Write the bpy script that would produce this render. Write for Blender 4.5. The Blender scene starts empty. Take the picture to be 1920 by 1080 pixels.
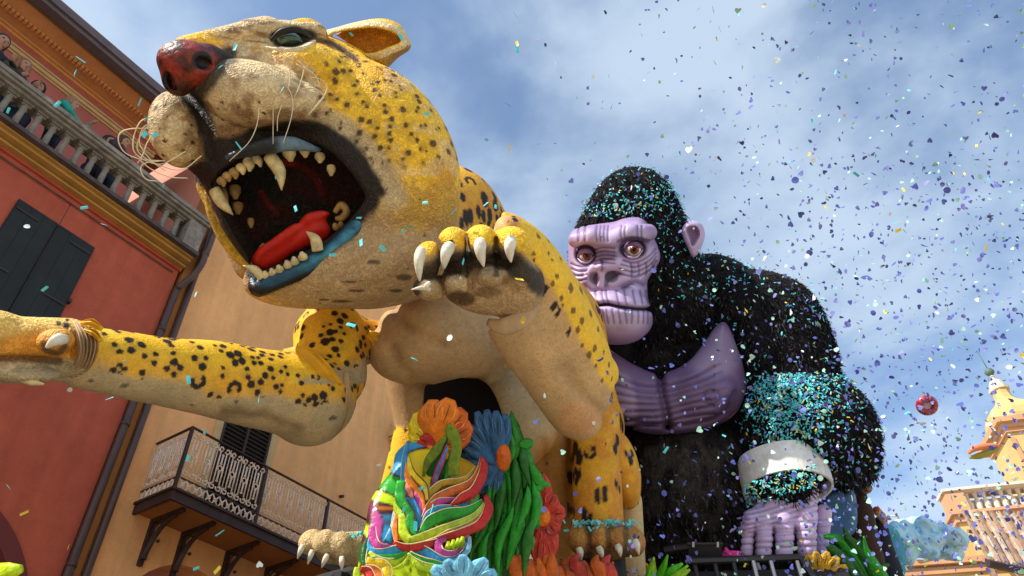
import bpy, math, random
import numpy as np
from mathutils import Matrix, Vector

SC = bpy.context.scene
COL = SC.collection
rng = np.random.default_rng(7)
random.seed(7)

# ------------------------------------------------------------------ camera
FPX = 1400.0                                   # focal length in photograph pixels (1920 wide)
_up = np.array([-40.0, 1540.0, -1400.0]); _up /= np.linalg.norm(_up)
_f = np.array([0, 0, -1.0]); _y = _f - _f.dot(_up) * _up; _y /= np.linalg.norm(_y)
RW = np.array([np.cross(_y, _up), _y, _up])    # world = RW @ camera axes
CPOS = np.array([0.0, 0.0, 1.6])
cam_d = bpy.data.cameras.new('camera'); cam = bpy.data.objects.new('camera', cam_d); COL.objects.link(cam)
cam_d.sensor_width = 36.0; cam_d.lens = FPX / 1920 * 36; cam_d.clip_start = 0.05; cam_d.clip_end = 900
M = Matrix([list(RW[0]) + [CPOS[0]], list(RW[1]) + [CPOS[1]], list(RW[2]) + [CPOS[2]], [0, 0, 0, 1]])
cam.matrix_world = M
SC.camera = cam

# ------------------------------------------------------------------ sky and sun
SUN = np.array([-0.61, -0.43, 0.665]); SUN /= np.linalg.norm(SUN)
w = bpy.data.worlds.new('World'); SC.world = w; w.use_nodes = True
nt = w.node_tree; nt.nodes.clear()
def N(t, nt_=None, **k):
    n = (nt_ or nt).nodes.new(t)
    for a, b in k.items(): setattr(n, a, b)
    return n
L = nt.links.new
out = N('ShaderNodeOutputWorld'); bg = N('ShaderNodeBackground'); sky = N('ShaderNodeTexSky')
sky.sky_type = 'NISHITA'; sky.sun_disc = False
sky.sun_elevation = math.asin(SUN[2]); sky.sun_rotation = math.atan2(SUN[0], SUN[1])
sky.air_density = 1.0; sky.dust_density = 0.4; sky.ozone_density = 1.3; sky.altitude = 50
tc = N('ShaderNodeTexCoord'); sep = N('ShaderNodeSeparateXYZ'); L(tc.outputs['Generated'], sep.inputs[0])
mz = N('ShaderNodeMath', operation='MAXIMUM'); L(sep.outputs['Z'], mz.inputs[0]); mz.inputs[1].default_value = 0.08
dv = N('ShaderNodeVectorMath', operation='DIVIDE'); L(tc.outputs['Generated'], dv.inputs[0])
cmb = N('ShaderNodeCombineXYZ'); 
for i in range(3): L(mz.outputs[0], cmb.inputs[i])
L(cmb.outputs[0], dv.inputs[1])
mp = N('ShaderNodeMapping'); L(dv.outputs[0], mp.inputs[0]); mp.inputs['Location'].default_value = (3.1, 1.3, 0); mp.inputs['Scale'].default_value = (1, 1, 0); mp.inputs['Rotation'].default_value = (0, 0, 0.5)
n1 = N('ShaderNodeTexNoise'); n1.inputs['Scale'].default_value = 1.5; n1.inputs['Detail'].default_value = 5; n1.inputs['Roughness'].default_value = 0.5; n1.inputs['Distortion'].default_value = 0.35
n2 = N('ShaderNodeTexNoise'); n2.inputs['Scale'].default_value = 5.0; n2.inputs['Detail'].default_value = 6; n2.inputs['Roughness'].default_value = 0.55; n2.inputs['Distortion'].default_value = 0.2
L(mp.outputs[0], n1.inputs[0]); L(mp.outputs[0], n2.inputs[0])
ad = N('ShaderNodeMath', operation='MULTIPLY_ADD'); L(n2.outputs['Fac'], ad.inputs[0]); ad.inputs[1].default_value = 0.45; L(n1.outputs['Fac'], ad.inputs[2])
mr = N('ShaderNodeMapRange'); mr.interpolation_type = 'SMOOTHSTEP'; L(ad.outputs[0], mr.inputs[0]); mr.inputs[1].default_value = 0.54; mr.inputs[2].default_value = 0.88; mr.inputs[3].default_value = 0.12; mr.inputs[4].default_value = 0.78
hs = N('ShaderNodeHueSaturation'); hs.inputs['Saturation'].default_value = 1.08; hs.inputs['Value'].default_value = 1.08; L(sky.outputs[0], hs.inputs['Color'])
mix = N('ShaderNodeMixRGB'); L(mr.outputs[0], mix.inputs[0]); L(hs.outputs[0], mix.inputs[1]); mix.inputs[2].default_value = (3.3, 4.0, 4.75, 1)
L(mix.outputs[0], bg.inputs[0]); bg.inputs[1].default_value = 0.14; L(bg.outputs[0], out.inputs[0])
sd = bpy.data.lights.new('sun', 'SUN'); sd.energy = 4.2; sd.angle = math.radians(0.5); sd.color = (1.0, 0.93, 0.82)
so = bpy.data.objects.new('sun', sd); COL.objects.link(so); so.rotation_euler = Vector(-SUN).to_track_quat('-Z', 'Y').to_euler(); so.location = (0, 0, 30)
vs = SC.view_settings; vs.view_transform = 'Standard'; vs.look = 'None'; vs.gamma = 1; vs.use_curve_mapping = False; vs.exposure = 0.6
SC.cycles.max_bounces = 6

# ------------------------------------------------------------------ coordinates
def C(px, py, z):                # camera axes (x right, y up, z away), metres
    return np.stack(np.broadcast_arrays((np.asarray(px, float) - 960) / FPX * z, (540 - np.asarray(py, float)) / FPX * z, np.asarray(z, float)), -1)
def c2w(p):
    p = np.asarray(p, float); return (p * np.array([1, 1, -1.0])) @ RW.T + CPOS
def w2c(p):
    q = (np.asarray(p, float) - CPOS) @ RW; return q * np.array([1, 1, -1.0])
def W(px, py, z): return c2w(C(px, py, z))
AZ = math.radians(32.5); FD = np.array([math.sin(AZ), math.cos(AZ), 0]); FN = np.array([math.cos(AZ), -math.sin(AZ), 0]); DW = 10.0
def FP(u, w_, h): return FD * u + FN * (w_ - DW) + np.array([0, 0, h])
def fac(px, py, w_):
    r = c2w(C(px, py, 1.0)) - CPOS; t = (w_ - DW - FN.dot(CPOS)) / FN.dot(r); p = CPOS + r * t; return p.dot(FD), p[2]

# ------------------------------------------------------------------ objects
def link(name, data, parent=None, label=None, cat=None, group=None, kind=None, loc=None):
    o = bpy.data.objects.new(name, data); COL.objects.link(o)
    if parent is not None: o.parent = parent
    if loc is not None: o.location = loc
    for k, v in (('label', label), ('category', cat), ('group', group), ('kind', kind)):
        if v: o[k] = v
    return o
def thing(name, label, cat, loc, group=None, kind=None):
    return link(name, None, None, label, cat, group, kind, Vector(loc))
def base_of(parent):
    if parent is None: return np.zeros(3)
    b = np.array(parent.location); 
    if parent.parent is not None: b = b + base_of(parent.parent)
    return b
def mesh_np(name, v, faces, mat=None, col=None, smooth=True):
    """v (N,3), faces: (M,4) or (M,3) int array, or list of tuples."""
    me = bpy.data.meshes.new(name)
    if isinstance(faces, np.ndarray):
        m, k = faces.shape
        me.vertices.add(len(v)); me.vertices.foreach_set('co', np.ascontiguousarray(v, np.float32).ravel())
        me.loops.add(m * k); me.loops.foreach_set('vertex_index', np.ascontiguousarray(faces, np.int32).ravel())
        me.polygons.add(m); me.polygons.foreach_set('loop_start', np.arange(0, m * k, k, dtype=np.int32))
        try: me.polygons.foreach_set('loop_total', np.full(m, k, np.int32))
        except Exception: pass
        me.update(calc_edges=True)
    else:
        me.from_pydata([tuple(p) for p in v], [], faces); me.update()
    if col is not None:
        a = me.color_attributes.new('Col', 'FLOAT_COLOR', 'POINT')
        c = np.ones((len(v), 4), np.float32); c[:, :3] = col; a.data.foreach_set('color', c.ravel())
    me.polygons.foreach_set('use_smooth', np.full(len(me.polygons), smooth, bool))
    if mat: me.materials.append(mat)
    return me
def obj_np(name, v, faces, mat, parent=None, col=None, smooth=True, **k):
    v = np.asarray(v, float)
    loc = None
    if parent is None:
        loc = np.array([v[:, 0].mean(), v[:, 1].mean(), v[:, 2].min()]); vv = v - loc
    else: vv = v - base_of(parent)
    return link(name, mesh_np(name, vv, faces, mat, col, smooth), parent, loc=Vector(loc) if loc is not None else None, **k)
class MB:
    """collects simple shapes in world coordinates"""
    def __init__(s): s.v = []; s.f = []; s.n = 0
    def add(s, v, f):
        s.v.append(np.asarray(v, float)); s.f += [tuple(i + s.n for i in q) for q in f]; s.n += len(v)
    def hexa(s, p):  # 8 corners: bottom 4 ccw, top 4 ccw
        s.add(p, [(3, 2, 1, 0), (4, 5, 6, 7), (0, 1, 5, 4), (1, 2, 6, 5), (2, 3, 7, 6), (3, 0, 4, 7)])
    def fbox(s, u0, u1, w0, w1, h0, h1):
        s.hexa([FP(u0, w0, h0), FP(u0, w1, h0), FP(u1, w1, h0), FP(u1, w0, h0), FP(u0, w0, h1), FP(u0, w1, h1), FP(u1, w1, h1), FP(u1, w0, h1)])
    def box(s, x0, x1, y0, y1, z0, z1):
        s.hexa([(x0, y0, z0), (x1, y0, z0), (x1, y1, z0), (x0, y1, z0), (x0, y0, z1), (x1, y0, z1), (x1, y1, z1), (x0, y1, z1)])
    def tube(s, pts, r, n=6, closed=False):
        pts = np.asarray(pts, float); m = len(pts); r = np.broadcast_to(np.asarray(r, float), (m,))
        t = np.gradient(pts, axis=0) if not closed else np.roll(pts, -1, 0) - np.roll(pts, 1, 0)
        t /= np.linalg.norm(t, axis=1)[:, None] + 1e-12
        ref = np.array([0.13, 0.21, 0.97]) if abs(t[:, 2]).mean() < 0.8 else np.array([0.97, 0.2, 0.1])
        a = np.cross(t, ref); a /= np.linalg.norm(a, axis=1)[:, None] + 1e-12; b = np.cross(t, a)
        ang = np.arange(n) / n * 2 * math.pi
        v = (pts[:, None] + r[:, None, None] * (np.cos(ang)[None, :, None] * a[:, None] + np.sin(ang)[None, :, None] * b[:, None])).reshape(-1, 3)
        f = []
        for i in range(m if closed else m - 1):
            j = (i + 1) % m
            for k in range(n): f.append((i * n + k, i * n + (k + 1) % n, j * n + (k + 1) % n, j * n + k))
        if not closed: f += [tuple(range(n))[::-1], tuple((m - 1) * n + k for k in range(n))]
        s.add(v, f)
    def lathe(s, base, prof, n=12, axis=None):
        """prof list of (r, h) upward from base"""
        v = []; 
        for r, h in prof:
            for k in range(n):
                a = k / n * 2 * math.pi; v.append((base[0] + r * math.cos(a), base[1] + r * math.sin(a), base[2] + h))
        f = []
        for i in range(len(prof) - 1):
            for k in range(n): f.append((i * n + k, i * n + (k + 1) % n, (i + 1) * n + (k + 1) % n, (i + 1) * n + k))
        f += [tuple(range(n))[::-1], tuple((len(prof) - 1) * n + k for k in range(n))]
        s.add(v, f)
    def build(s, name, mat, parent=None, smooth=False, **k):
        return obj_np(name, np.concatenate(s.v), s.f, mat, parent, smooth=smooth, **k)
def smooth_by_angle(o, deg=40):
    pass

# ------------------------------------------------------------------ materials
def mat(name, color=(0.5, 0.5, 0.5), rough=0.8, spec=0.3, vcol=False, bump=None, mottle=None, metallic=0.0, emit=None, voro=None, relief_shade=None):
    m = bpy.data.materials.new(name); m.use_nodes = True; t = m.node_tree; b = t.nodes['Principled BSDF']
    b.inputs['Roughness'].default_value = rough; b.inputs['Specular IOR Level'].default_value = spec; b.inputs['Metallic'].default_value = metallic
    if vcol:
        a = t.nodes.new('ShaderNodeVertexColor'); a.layer_name = 'Col'; src = a.outputs[0]
    else:
        a = t.nodes.new('ShaderNodeRGB'); a.outputs[0].default_value = (*color, 1); src = a.outputs[0]
    co = t.nodes.new('ShaderNodeTexCoord'); oc = co.outputs['Object']
    for mt in (mottle if isinstance(mottle, list) else [mottle] if mottle else []):
        sc, lo, hi = mt[:3]
        n = t.nodes.new('ShaderNodeTexNoise'); n.inputs['Scale'].default_value = sc; n.inputs['Detail'].default_value = 6; n.inputs['Roughness'].default_value = 0.6
        if len(mt) > 3:
            mpn = t.nodes.new('ShaderNodeMapping'); mpn.inputs['Scale'].default_value = mt[3]; t.links.new(oc, mpn.inputs[0]); t.links.new(mpn.outputs[0], n.inputs[0])
        else: t.links.new(oc, n.inputs[0])
        r = t.nodes.new('ShaderNodeMapRange'); r.inputs[1].default_value = 0.3; r.inputs[2].default_value = 0.7; r.inputs[3].default_value = lo; r.inputs[4].default_value = hi; t.links.new(n.outputs['Fac'], r.inputs[0])
        mu = t.nodes.new('ShaderNodeVectorMath'); mu.operation = 'SCALE'; t.links.new(src, mu.inputs[0]); t.links.new(r.outputs[0], mu.inputs['Scale']); src = mu.outputs[0]
    if relief_shade:  # relief shading put into the colour: ridges lighter, recesses darker
        n = t.nodes.new('ShaderNodeTexNoise'); n.inputs['Scale'].default_value = relief_shade[0]; n.inputs['Detail'].default_value = 1; n.inputs['Distortion'].default_value = 1.5; t.links.new(oc, n.inputs[0])
        s1 = t.nodes.new('ShaderNodeMath'); s1.operation = 'SUBTRACT'; s1.inputs[1].default_value = 0.5; t.links.new(n.outputs['Fac'], s1.inputs[0])
        s2 = t.nodes.new('ShaderNodeMath'); s2.operation = 'ABSOLUTE'; t.links.new(s1.outputs[0], s2.inputs[0])
        r = t.nodes.new('ShaderNodeMapRange'); r.inputs[1].default_value = 0.0; r.inputs[2].default_value = 0.13; r.inputs[3].default_value = relief_shade[2]; r.inputs[4].default_value = relief_shade[1]; t.links.new(s2.outputs[0], r.inputs[0])
        mu = t.nodes.new('ShaderNodeVectorMath'); mu.operation = 'SCALE'; t.links.new(src, mu.inputs[0]); t.links.new(r.outputs[0], mu.inputs['Scale']); src = mu.outputs[0]
    t.links.new(src, b.inputs['Base Color'])
    last = None
    for kind_, sc, st, di in (bump or []):
        if kind_ == 'n':
            n = t.nodes.new('ShaderNodeTexNoise'); n.inputs['Scale'].default_value = sc; n.inputs['Detail'].default_value = 4; o_ = n.outputs['Fac']
        elif kind_ == 'w':   # worm-like relief
            n = t.nodes.new('ShaderNodeTexNoise'); n.inputs['Scale'].default_value = sc; n.inputs['Detail'].default_value = 1; n.inputs['Distortion'].default_value = 1.5
            s1 = t.nodes.new('ShaderNodeMath'); s1.operation = 'SUBTRACT'; s1.inputs[1].default_value = 0.5; t.links.new(n.outputs['Fac'], s1.inputs[0])
            s2 = t.nodes.new('ShaderNodeMath'); s2.operation = 'ABSOLUTE'; t.links.new(s1.outputs[0], s2.inputs[0])
            s3 = t.nodes.new('ShaderNodeMapRange'); s3.inputs[1].default_value = 0.0; s3.inputs[2].default_value = 0.13; s3.inputs[3].default_value = 1; s3.inputs[4].default_value = 0; t.links.new(s2.outputs[0], s3.inputs[0]); o_ = s3.outputs[0]
        else:
            n = t.nodes.new('ShaderNodeTexVoronoi'); n.inputs['Scale'].default_value = sc; o_ = n.outputs['Distance']
        t.links.new(oc, n.inputs[0] if kind_ != 'v' else n.inputs['Vector'])
        bp = t.nodes.new('ShaderNodeBump'); bp.inputs['Strength'].default_value = st; bp.inputs['Distance'].default_value = di
        t.links.new(o_, bp.inputs['Height'])
        if last: t.links.new(last, bp.inputs['Normal'])
        last = bp.outputs[0]
    if last: t.links.new(last, b.inputs['Normal'])
    if emit: b.inputs['Emission Color'].default_value = (*emit, 1); b.inputs['Emission Strength'].default_value = 1
    return m

# ------------------------------------------------------------------ curves
def catmull(p, n=8, closed=False):
    p = np.asarray(p, float)
    if closed: q = np.concatenate([p[-1:], p, p[:2]])
    else: q = np.concatenate([2 * p[:1] - p[1:2], p, 2 * p[-1:] - p[-2:-1]])
    o = []
    for i in range(1, len(q) - 2):
        t = np.linspace(0, 1, n, endpoint=False)[:, None]
        a, b, c, d = q[i - 1], q[i], q[i + 1], q[i + 2]
        o.append(0.5 * (2 * b + (c - a) * t + (2 * a - 5 * b + 4 * c - d) * t ** 2 + (3 * b - a - 3 * c + d) * t ** 3))
    if not closed: o.append(p[-1:])
    return np.concatenate(o)
def lerp_arr(vals, n):
    vals = np.asarray(vals, float); return np.interp(np.linspace(0, 1, n), np.linspace(0, 1, len(vals)), vals)
def strip(pts, widths, thick=0.5, ns=10, crease=0.0, sub=6, tent=False):
    """swept body: pts (px,py,z), widths in px (list along it). returns world verts, faces."""
    P = catmull(pts, sub); m = len(P); wd = lerp_arr(widths, m) * P[:, 2] / FPX / 2
    c = C(P[:, 0], P[:, 1], P[:, 2]); t = np.gradient(c, axis=0); t /= np.linalg.norm(t, axis=1)[:, None] + 1e-9
    view = c / np.linalg.norm(c, axis=1)[:, None]
    s = np.cross(t, view); s /= np.linalg.norm(s, axis=1)[:, None] + 1e-9
    nn = np.cross(s, t); nn *= -np.sign((nn * view).sum(1))[:, None]     # towards the viewer
    ang = np.arange(ns) / ns * 2 * math.pi
    ca, sa = np.cos(ang), np.sin(ang)
    if tent: sa = np.sign(sa) * (1 - np.abs(ca)) * np.where(sa > 0, 1, 0.3)
    prof = sa * thick - crease * np.exp(-(ca / 0.25) ** 2) * (sa > 0)
    v = c[:, None] + wd[:, None, None] * (ca[None, :, None] * s[:, None] + prof[None, :, None] * nn[:, None])
    v = c2w(v.reshape(-1, 3))
    i = np.arange(m - 1)[:, None] * ns; k = np.arange(ns)[None]; k2 = (k + 1) % ns
    f = np.stack([i + k, i + k2, i + ns + k2, i + ns + k], -1).reshape(-1, 4)
    f = [tuple(q) for q in f.tolist()] + [tuple(range(ns))[::-1], tuple(range((m - 1) * ns, m * ns))]
    # orientation: make outward
    f0 = f[0]; a, b_, c_ = v[f0[0]], v[f0[1]], v[f0[2]]
    if np.dot(np.cross(b_ - a, c_ - a), a - c2w(c[0])) < 0: f = [q[::-1] for q in f]
    return v, f
def add_strip(name, pts, widths, m, parent, thick=0.5, ns=10, crease=0.0, sub=6, tent=False, **k):
    v, f = strip(pts, widths, thick, ns, crease, sub, tent)
    return obj_np(name, v, f, m, parent, **k)

# ------------------------------------------------------------------ sculpting by distance fields
class Q:                           # query points in camera axes
    def __init__(s, p):
        s.p = p; s.z = p[:, 2]; zz = np.maximum(p[:, 2], 0.1); s.px = 960 + p[:, 0] / zz * FPX; s.py = 540 - p[:, 1] / zz * FPX
def smin(a, b, k):
    h = np.clip(0.5 + 0.5 * (b - a) / k, 0, 1); return b * (1 - h) + a * h - k * h * (1 - h)
def smax(a, b, k): return -smin(-a, -b, k)
def ell(px, py, z, rx, ry, rz, rot=0.0, tilt=0.0):
    """ellipsoid; radii in px at its depth; rot degrees in the picture plane (ccw), tilt: turns depth axis about y"""
    c = C(px, py, z).astype(np.float32); s = z / FPX; r = np.array([rx, ry, rz], np.float32) * s; a = math.radians(rot); b = math.radians(tilt)
    Rm = np.array([[math.cos(a), math.sin(a), 0], [-math.sin(a), math.cos(a), 0], [0, 0, 1]]); Rt = np.array([[math.cos(b), 0, -math.sin(b)], [0, 1, 0], [math.sin(b), 0, math.cos(b)]])
    Rr = (Rm @ Rt).astype(np.float32)
    def f(q):
        d = (q.p - c) @ Rr.T; k0 = np.sqrt(((d / r) ** 2).sum(1)); k1 = np.sqrt(((d / r ** 2) ** 2).sum(1)) + 1e-9; return k0 * (k0 - 1) / k1
    return f
def cap(a, ra, b, rb):
    A = C(*a).astype(np.float32); B = C(*b).astype(np.float32); ra = ra * a[2] / FPX; rb = rb * b[2] / FPX; d = B - A; dd = float(d.dot(d))
    def f(q):
        t = np.clip(((q.p - A) @ d) / dd, 0, 1); return np.linalg.norm(q.p - A - t[:, None] * d, axis=1) - (ra + (rb - ra) * t)
    return f
def chain(pts, rs):
    fs = [cap(pts[i], rs[i], pts[i + 1], rs[i + 1]) for i in range(len(pts) - 1)]
    return lambda q: np.minimum.reduce([g(q) for g in fs])
def poly2(q, poly, sub=5, closed=True):
    P = catmull(poly, sub, True) if sub > 1 else np.asarray(poly, float)
    x = q.px.astype(np.float32); y = q.py.astype(np.float32); P = P.astype(np.float32)
    d = np.full(len(x), 1e9, np.float32); ins = np.zeros(len(x), bool); n = len(P)
    for i in range(n):
        ax, ay = P[i]; bx, by = P[(i + 1) % n]; ex, ey = bx - ax, by - ay; L2 = ex * ex + ey * ey + 1e-9
        t = np.clip(((x - ax) * ex + (y - ay) * ey) / L2, 0, 1); dx = x - ax - t * ex; dy = y - ay - t * ey; d = np.minimum(d, dx * dx + dy * dy)
        if ay != by: ins ^= ((ay > y) != (by > y)) & (x < ex * (y - ay) / (by - ay) + ax)
    d = np.sqrt(d); return np.where(ins, -d, d)
def line2(q, pts, sub=5):
    P = catmull(pts, sub).astype(np.float32) if sub > 1 else np.asarray(pts, np.float32)
    x = q.px.astype(np.float32); y = q.py.astype(np.float32); d = np.full(len(x), 1e9, np.float32)
    for i in range(len(P) - 1):
        ax, ay = P[i]; bx, by = P[i + 1]; ex, ey = bx - ax, by - ay; L2 = ex * ex + ey * ey + 1e-9
        t = np.clip(((x - ax) * ex + (y - ay) * ey) / L2, 0, 1); d = np.minimum(d, (x - ax - t * ex) ** 2 + (y - ay - t * ey) ** 2)
    return np.sqrt(d)
def pillow(poly, R, T, z0, gx=0.0, gy=0.0, sub=5):
    """rounded slab with outline poly (px), rim radius R px, half depth T px, centre depth z0 (+gx, gy per px)"""
    P = np.asarray(poly, float); cx, cy = P[:, 0].mean(), P[:, 1].mean()
    def f(q):
        zc = z0 + gx * (q.px - cx) + gy * (q.py - cy); s = zc / FPX; d = poly2(q, poly, sub) * s; Rm = R * s; Tm = T * s
        dz = (q.z - zc) * (R / T); return (np.sqrt(np.maximum(Rm + d, 0) ** 2 + dz ** 2) - Rm) * min(1.0, T / R)
    return f
def union(fs, k):
    def f(q):
        a = fs[0](q)
        for g in fs[1:]: a = smin(a, g(q), k)
        return a
    return f
_h = rng.random((64, 64, 64)).astype(np.float32)
def vnoise(p, scale):
    x = np.asarray(p, np.float32) * scale + 100.0; i = np.floor(x).astype(int); fr = x - i; fr = fr * fr * (3 - 2 * fr); o = 0
    for a in (0, 1):
        for b in (0, 1):
            for c in (0, 1):
                wgt = (fr[:, 0] if a else 1 - fr[:, 0]) * (fr[:, 1] if b else 1 - fr[:, 1]) * (fr[:, 2] if c else 1 - fr[:, 2])
                o = o + wgt * _h[(i[:, 0] + a) & 63, (i[:, 1] + b) & 63, (i[:, 2] + c) & 63]
    return o
def fbm(p, s, n=3): return sum(vnoise(np.asarray(p) + 7.3 * k, s * 2 ** k) / 2 ** k for k in range(n)) / sum(1 / 2 ** k for k in range(n))
def nets(f, lo, hi, h, slack=1.9):
    lo = np.asarray(lo, float); hi = np.asarray(hi, float); c = 4
    nc = np.ceil((hi - lo) / (h * c)).astype(int) + 1; n = (nc - 1) * c + 1
    g = [lo[i] + np.arange(nc[i]) * h * c for i in range(3)]
    Pc = np.stack(np.meshgrid(*g, indexing='ij'), -1).reshape(-1, 3).astype(np.float32); Vc = f(Q(Pc)).reshape(nc)
    am = np.minimum.reduce([np.abs(Vc[a:nc[0] - 1 + a, b:nc[1] - 1 + b, d:nc[2] - 1 + d]) for a in (0, 1) for b in (0, 1) for d in (0, 1)])
    ng = np.add.reduce([(Vc[a:nc[0] - 1 + a, b:nc[1] - 1 + b, d:nc[2] - 1 + d] < 0).astype(np.int8) for a in (0, 1) for b in (0, 1) for d in (0, 1)])
    act = (am < h * c * slack) | ((ng > 0) & (ng < 8))
    msk = np.zeros(n, bool)
    for (i, j, k) in np.argwhere(act): msk[i * c:i * c + c + 1, j * c:j * c + c + 1, k * c:k * c + c + 1] = True
    V = np.repeat(np.repeat(np.repeat(Vc, c, 0), c, 1), c, 2)[:n[0], :n[1], :n[2]].copy()
    ids = np.argwhere(msk); P = (lo + ids * h).astype(np.float32)
    out_ = np.empty(len(P), np.float32)
    for s in range(0, len(P), 400000): out_[s:s + 400000] = f(Q(P[s:s + 400000]))
    V[msk] = out_
    ins = V < 0
    cnt = np.zeros(n - 1, np.int8)
    for a in (0, 1):
        for b in (0, 1):
            for d in (0, 1): cnt += ins[a:n[0] - 1 + a, b:n[1] - 1 + b, d:n[2] - 1 + d]
    act2 = (cnt > 0) & (cnt < 8)
    # keep only where all fine values are real
    cell = np.argwhere(act2); ci = np.full(n - 1, -1, np.int32); ci[act2] = np.arange(len(cell))
    cor = {}
    for a in (0, 1):
        for b in (0, 1):
            for d in (0, 1): cor[(a, b, d)] = V[cell[:, 0] + a, cell[:, 1] + b, cell[:, 2] + d]
    acc = np.zeros((len(cell), 3)); ct = np.zeros(len(cell))
    for ax in range(3):
        for o1 in (0, 1):
            for o2 in (0, 1):
                k0 = [o1, o2]; k0.insert(ax, 0); k1 = list(k0); k1[ax] = 1; va, vb = cor[tuple(k0)], cor[tuple(k1)]
                x = (va < 0) != (vb < 0); t = np.where(x, va / np.where(x, va - vb, 1), 0); pt = np.tile(np.array(k0, float), (len(cell), 1)); pt[:, ax] += t; acc += pt * x[:, None]; ct += x
    vert = lo + (cell + acc / np.maximum(ct, 1)[:, None]) * h
    F = []
    for ax in range(3):
        a0 = [slice(None)] * 3; a1 = [slice(None)] * 3; a0[ax] = slice(0, -1); a1[ax] = slice(1, None)
        s0, s1 = ins[tuple(a0)], ins[tuple(a1)]; e = np.argwhere(s0 != s1); u_, v_ = [(1, 2), (2, 0), (0, 1)][ax]
        ok = (e[:, u_] > 0) & (e[:, v_] > 0) & (e[:, u_] < n[u_] - 1) & (e[:, v_] < n[v_] - 1); e = e[ok]; flip = s0[tuple(e.T)]
        def cc(du, dv_):
            q_ = e.copy(); q_[:, u_] -= du; q_[:, v_] -= dv_; return ci[tuple(q_.T)]
        quad = np.stack([cc(1, 1), cc(0, 1), cc(0, 0), cc(1, 0)], 1); quad[~flip] = quad[~flip][:, ::-1]; F.append(quad)
    F = np.concatenate(F); F = F[(F >= 0).all(1)]
    return vert, F[:, ::-1]          # camera axes are mirrored: turn the winding
def vnormals(v, F):
    a = np.cross(v[F[:, 2]] - v[F[:, 0]], v[F[:, 3]] - v[F[:, 1]]); nn = np.zeros_like(v)
    for k in range(4):
        for ax in range(3): nn[:, ax] += np.bincount(F[:, k], a[:, ax], len(v))
    return -nn / (np.linalg.norm(nn, axis=1)[:, None] + 1e-12)      # in camera axes, outward
def bounds(lst):
    """lst of (px,py,z,r px)"""
    a = np.array([C(x, y, z) for x, y, z, r in lst]); r = np.array([r * z / FPX for x, y, z, r in lst])[:, None]; return (a - r).min(0), (a + r).max(0)
def relax(v, F, it=1, lam=0.5):
    for _ in range(it):
        s = np.zeros_like(v); c_ = np.zeros(len(v))
        for a, b in ((0, 1), (1, 2), (2, 3), (3, 0)):
            for x, y in ((a, b), (b, a)):
                c_ += np.bincount(F[:, x], minlength=len(v))
                for ax in range(3): s[:, ax] += np.bincount(F[:, x], v[F[:, y], ax], len(v))
        v = v + lam * (s / np.maximum(c_, 1)[:, None] - v)
    return v
def sculpt(name, f, lo, hi, h, paint, m, parent, it=1, slack=1.9, ret=False, **k):
    v, F = nets(f, lo, hi, h, slack); v = relax(v, F, it); nn = vnormals(v, F); q = Q(v.astype(np.float32)); q.n = nn
    col = paint(q) if callable(paint) else np.tile(np.array(paint), (len(v), 1))
    o = obj_np(name, c2w(v), F, m, parent, col=col, **k)
    return (o, v, F, nn, q) if ret else o
def sm(x, a, b): t = np.clip((x - a) / (b - a), 0, 1); return t * t * (3 - 2 * t)
def mixc(c, new, t):
    t = np.asarray(t)[:, None]; return c * (1 - t) + np.asarray(new) * t
# ================================================================== ground and buildings
m_red = mat('plaster_red', (0.52, 0.115, 0.065), rough=0.9, spec=0.15, bump=[('n', 3, 0.12, 0.02), ('n', 40, 0.15, 0.005)], mottle=[(0.7, 0.82, 1.1), (5, 0.92, 1.05), (2.2, 0.88, 1.05, (2, 2, 0.18)), (25, .95, 1.04)])
m_orange = mat('plaster_orange', (0.93, 0.47, 0.19), rough=0.9, spec=0.15, bump=[('n', 3, 0.12, 0.02), ('n', 40, 0.15, 0.005)], mottle=[(0.7, 0.88, 1.1), (5, 0.93, 1.05), (2.0, 0.86, 1.05, (2, 2, 0.18)), (25, .95, 1.04)])
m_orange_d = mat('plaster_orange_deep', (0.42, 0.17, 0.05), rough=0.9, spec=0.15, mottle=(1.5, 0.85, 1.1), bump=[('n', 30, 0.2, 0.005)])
m_pink = mat('plaster_mauve_pink', (0.46, 0.14, 0.12), rough=0.9, spec=0.15, mottle=(1.0, 0.88, 1.1), bump=[('n', 30, 0.2, 0.005)])
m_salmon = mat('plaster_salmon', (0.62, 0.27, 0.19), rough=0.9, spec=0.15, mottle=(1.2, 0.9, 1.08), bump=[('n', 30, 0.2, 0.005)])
m_gold = mat('moulding_ochre', (0.50, 0.28, 0.07), rough=0.8, mottle=(2, 0.8, 1.1), bump=[('n', 25, 0.3, 0.008)])
m_creamp = mat('moulding_cream', (0.62, 0.42, 0.20), rough=0.8, mottle=(2, 0.85, 1.1), bump=[('n', 25, 0.3, 0.008)])
m_eave = mat('eave_grey', (0.13, 0.10, 0.11), rough=0.7, mottle=(3, 0.8, 1.15))
m_frieze = mat('frieze_orange', (0.75, 0.36, 0.14), rough=0.85, mottle=(2, 0.85, 1.1))
m_stone = mat('balustrade_stone', (0.30, 0.26, 0.215), rough=0.9, bump=[('n', 18, 0.6, 0.02), ('n', 60, 0.4, 0.006)], mottle=[(7, 0.55, 1.15), (1.5, 0.8, 1.1)])
m_stone_d = mat('ledge_dark', (0.10, 0.08, 0.075), rough=0.95, mottle=(6, 0.6, 1.2), bump=[('n', 20, 0.5, 0.01)])
m_shut = mat('shutter_dark_green', (0.020, 0.024, 0.024), rough=0.7, mottle=(3, 0.8, 1.2))
m_pipe = mat('downpipe_brown', (0.08, 0.040, 0.030), rough=0.45, spec=0.5, mottle=(2, 0.7, 1.2))
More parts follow.
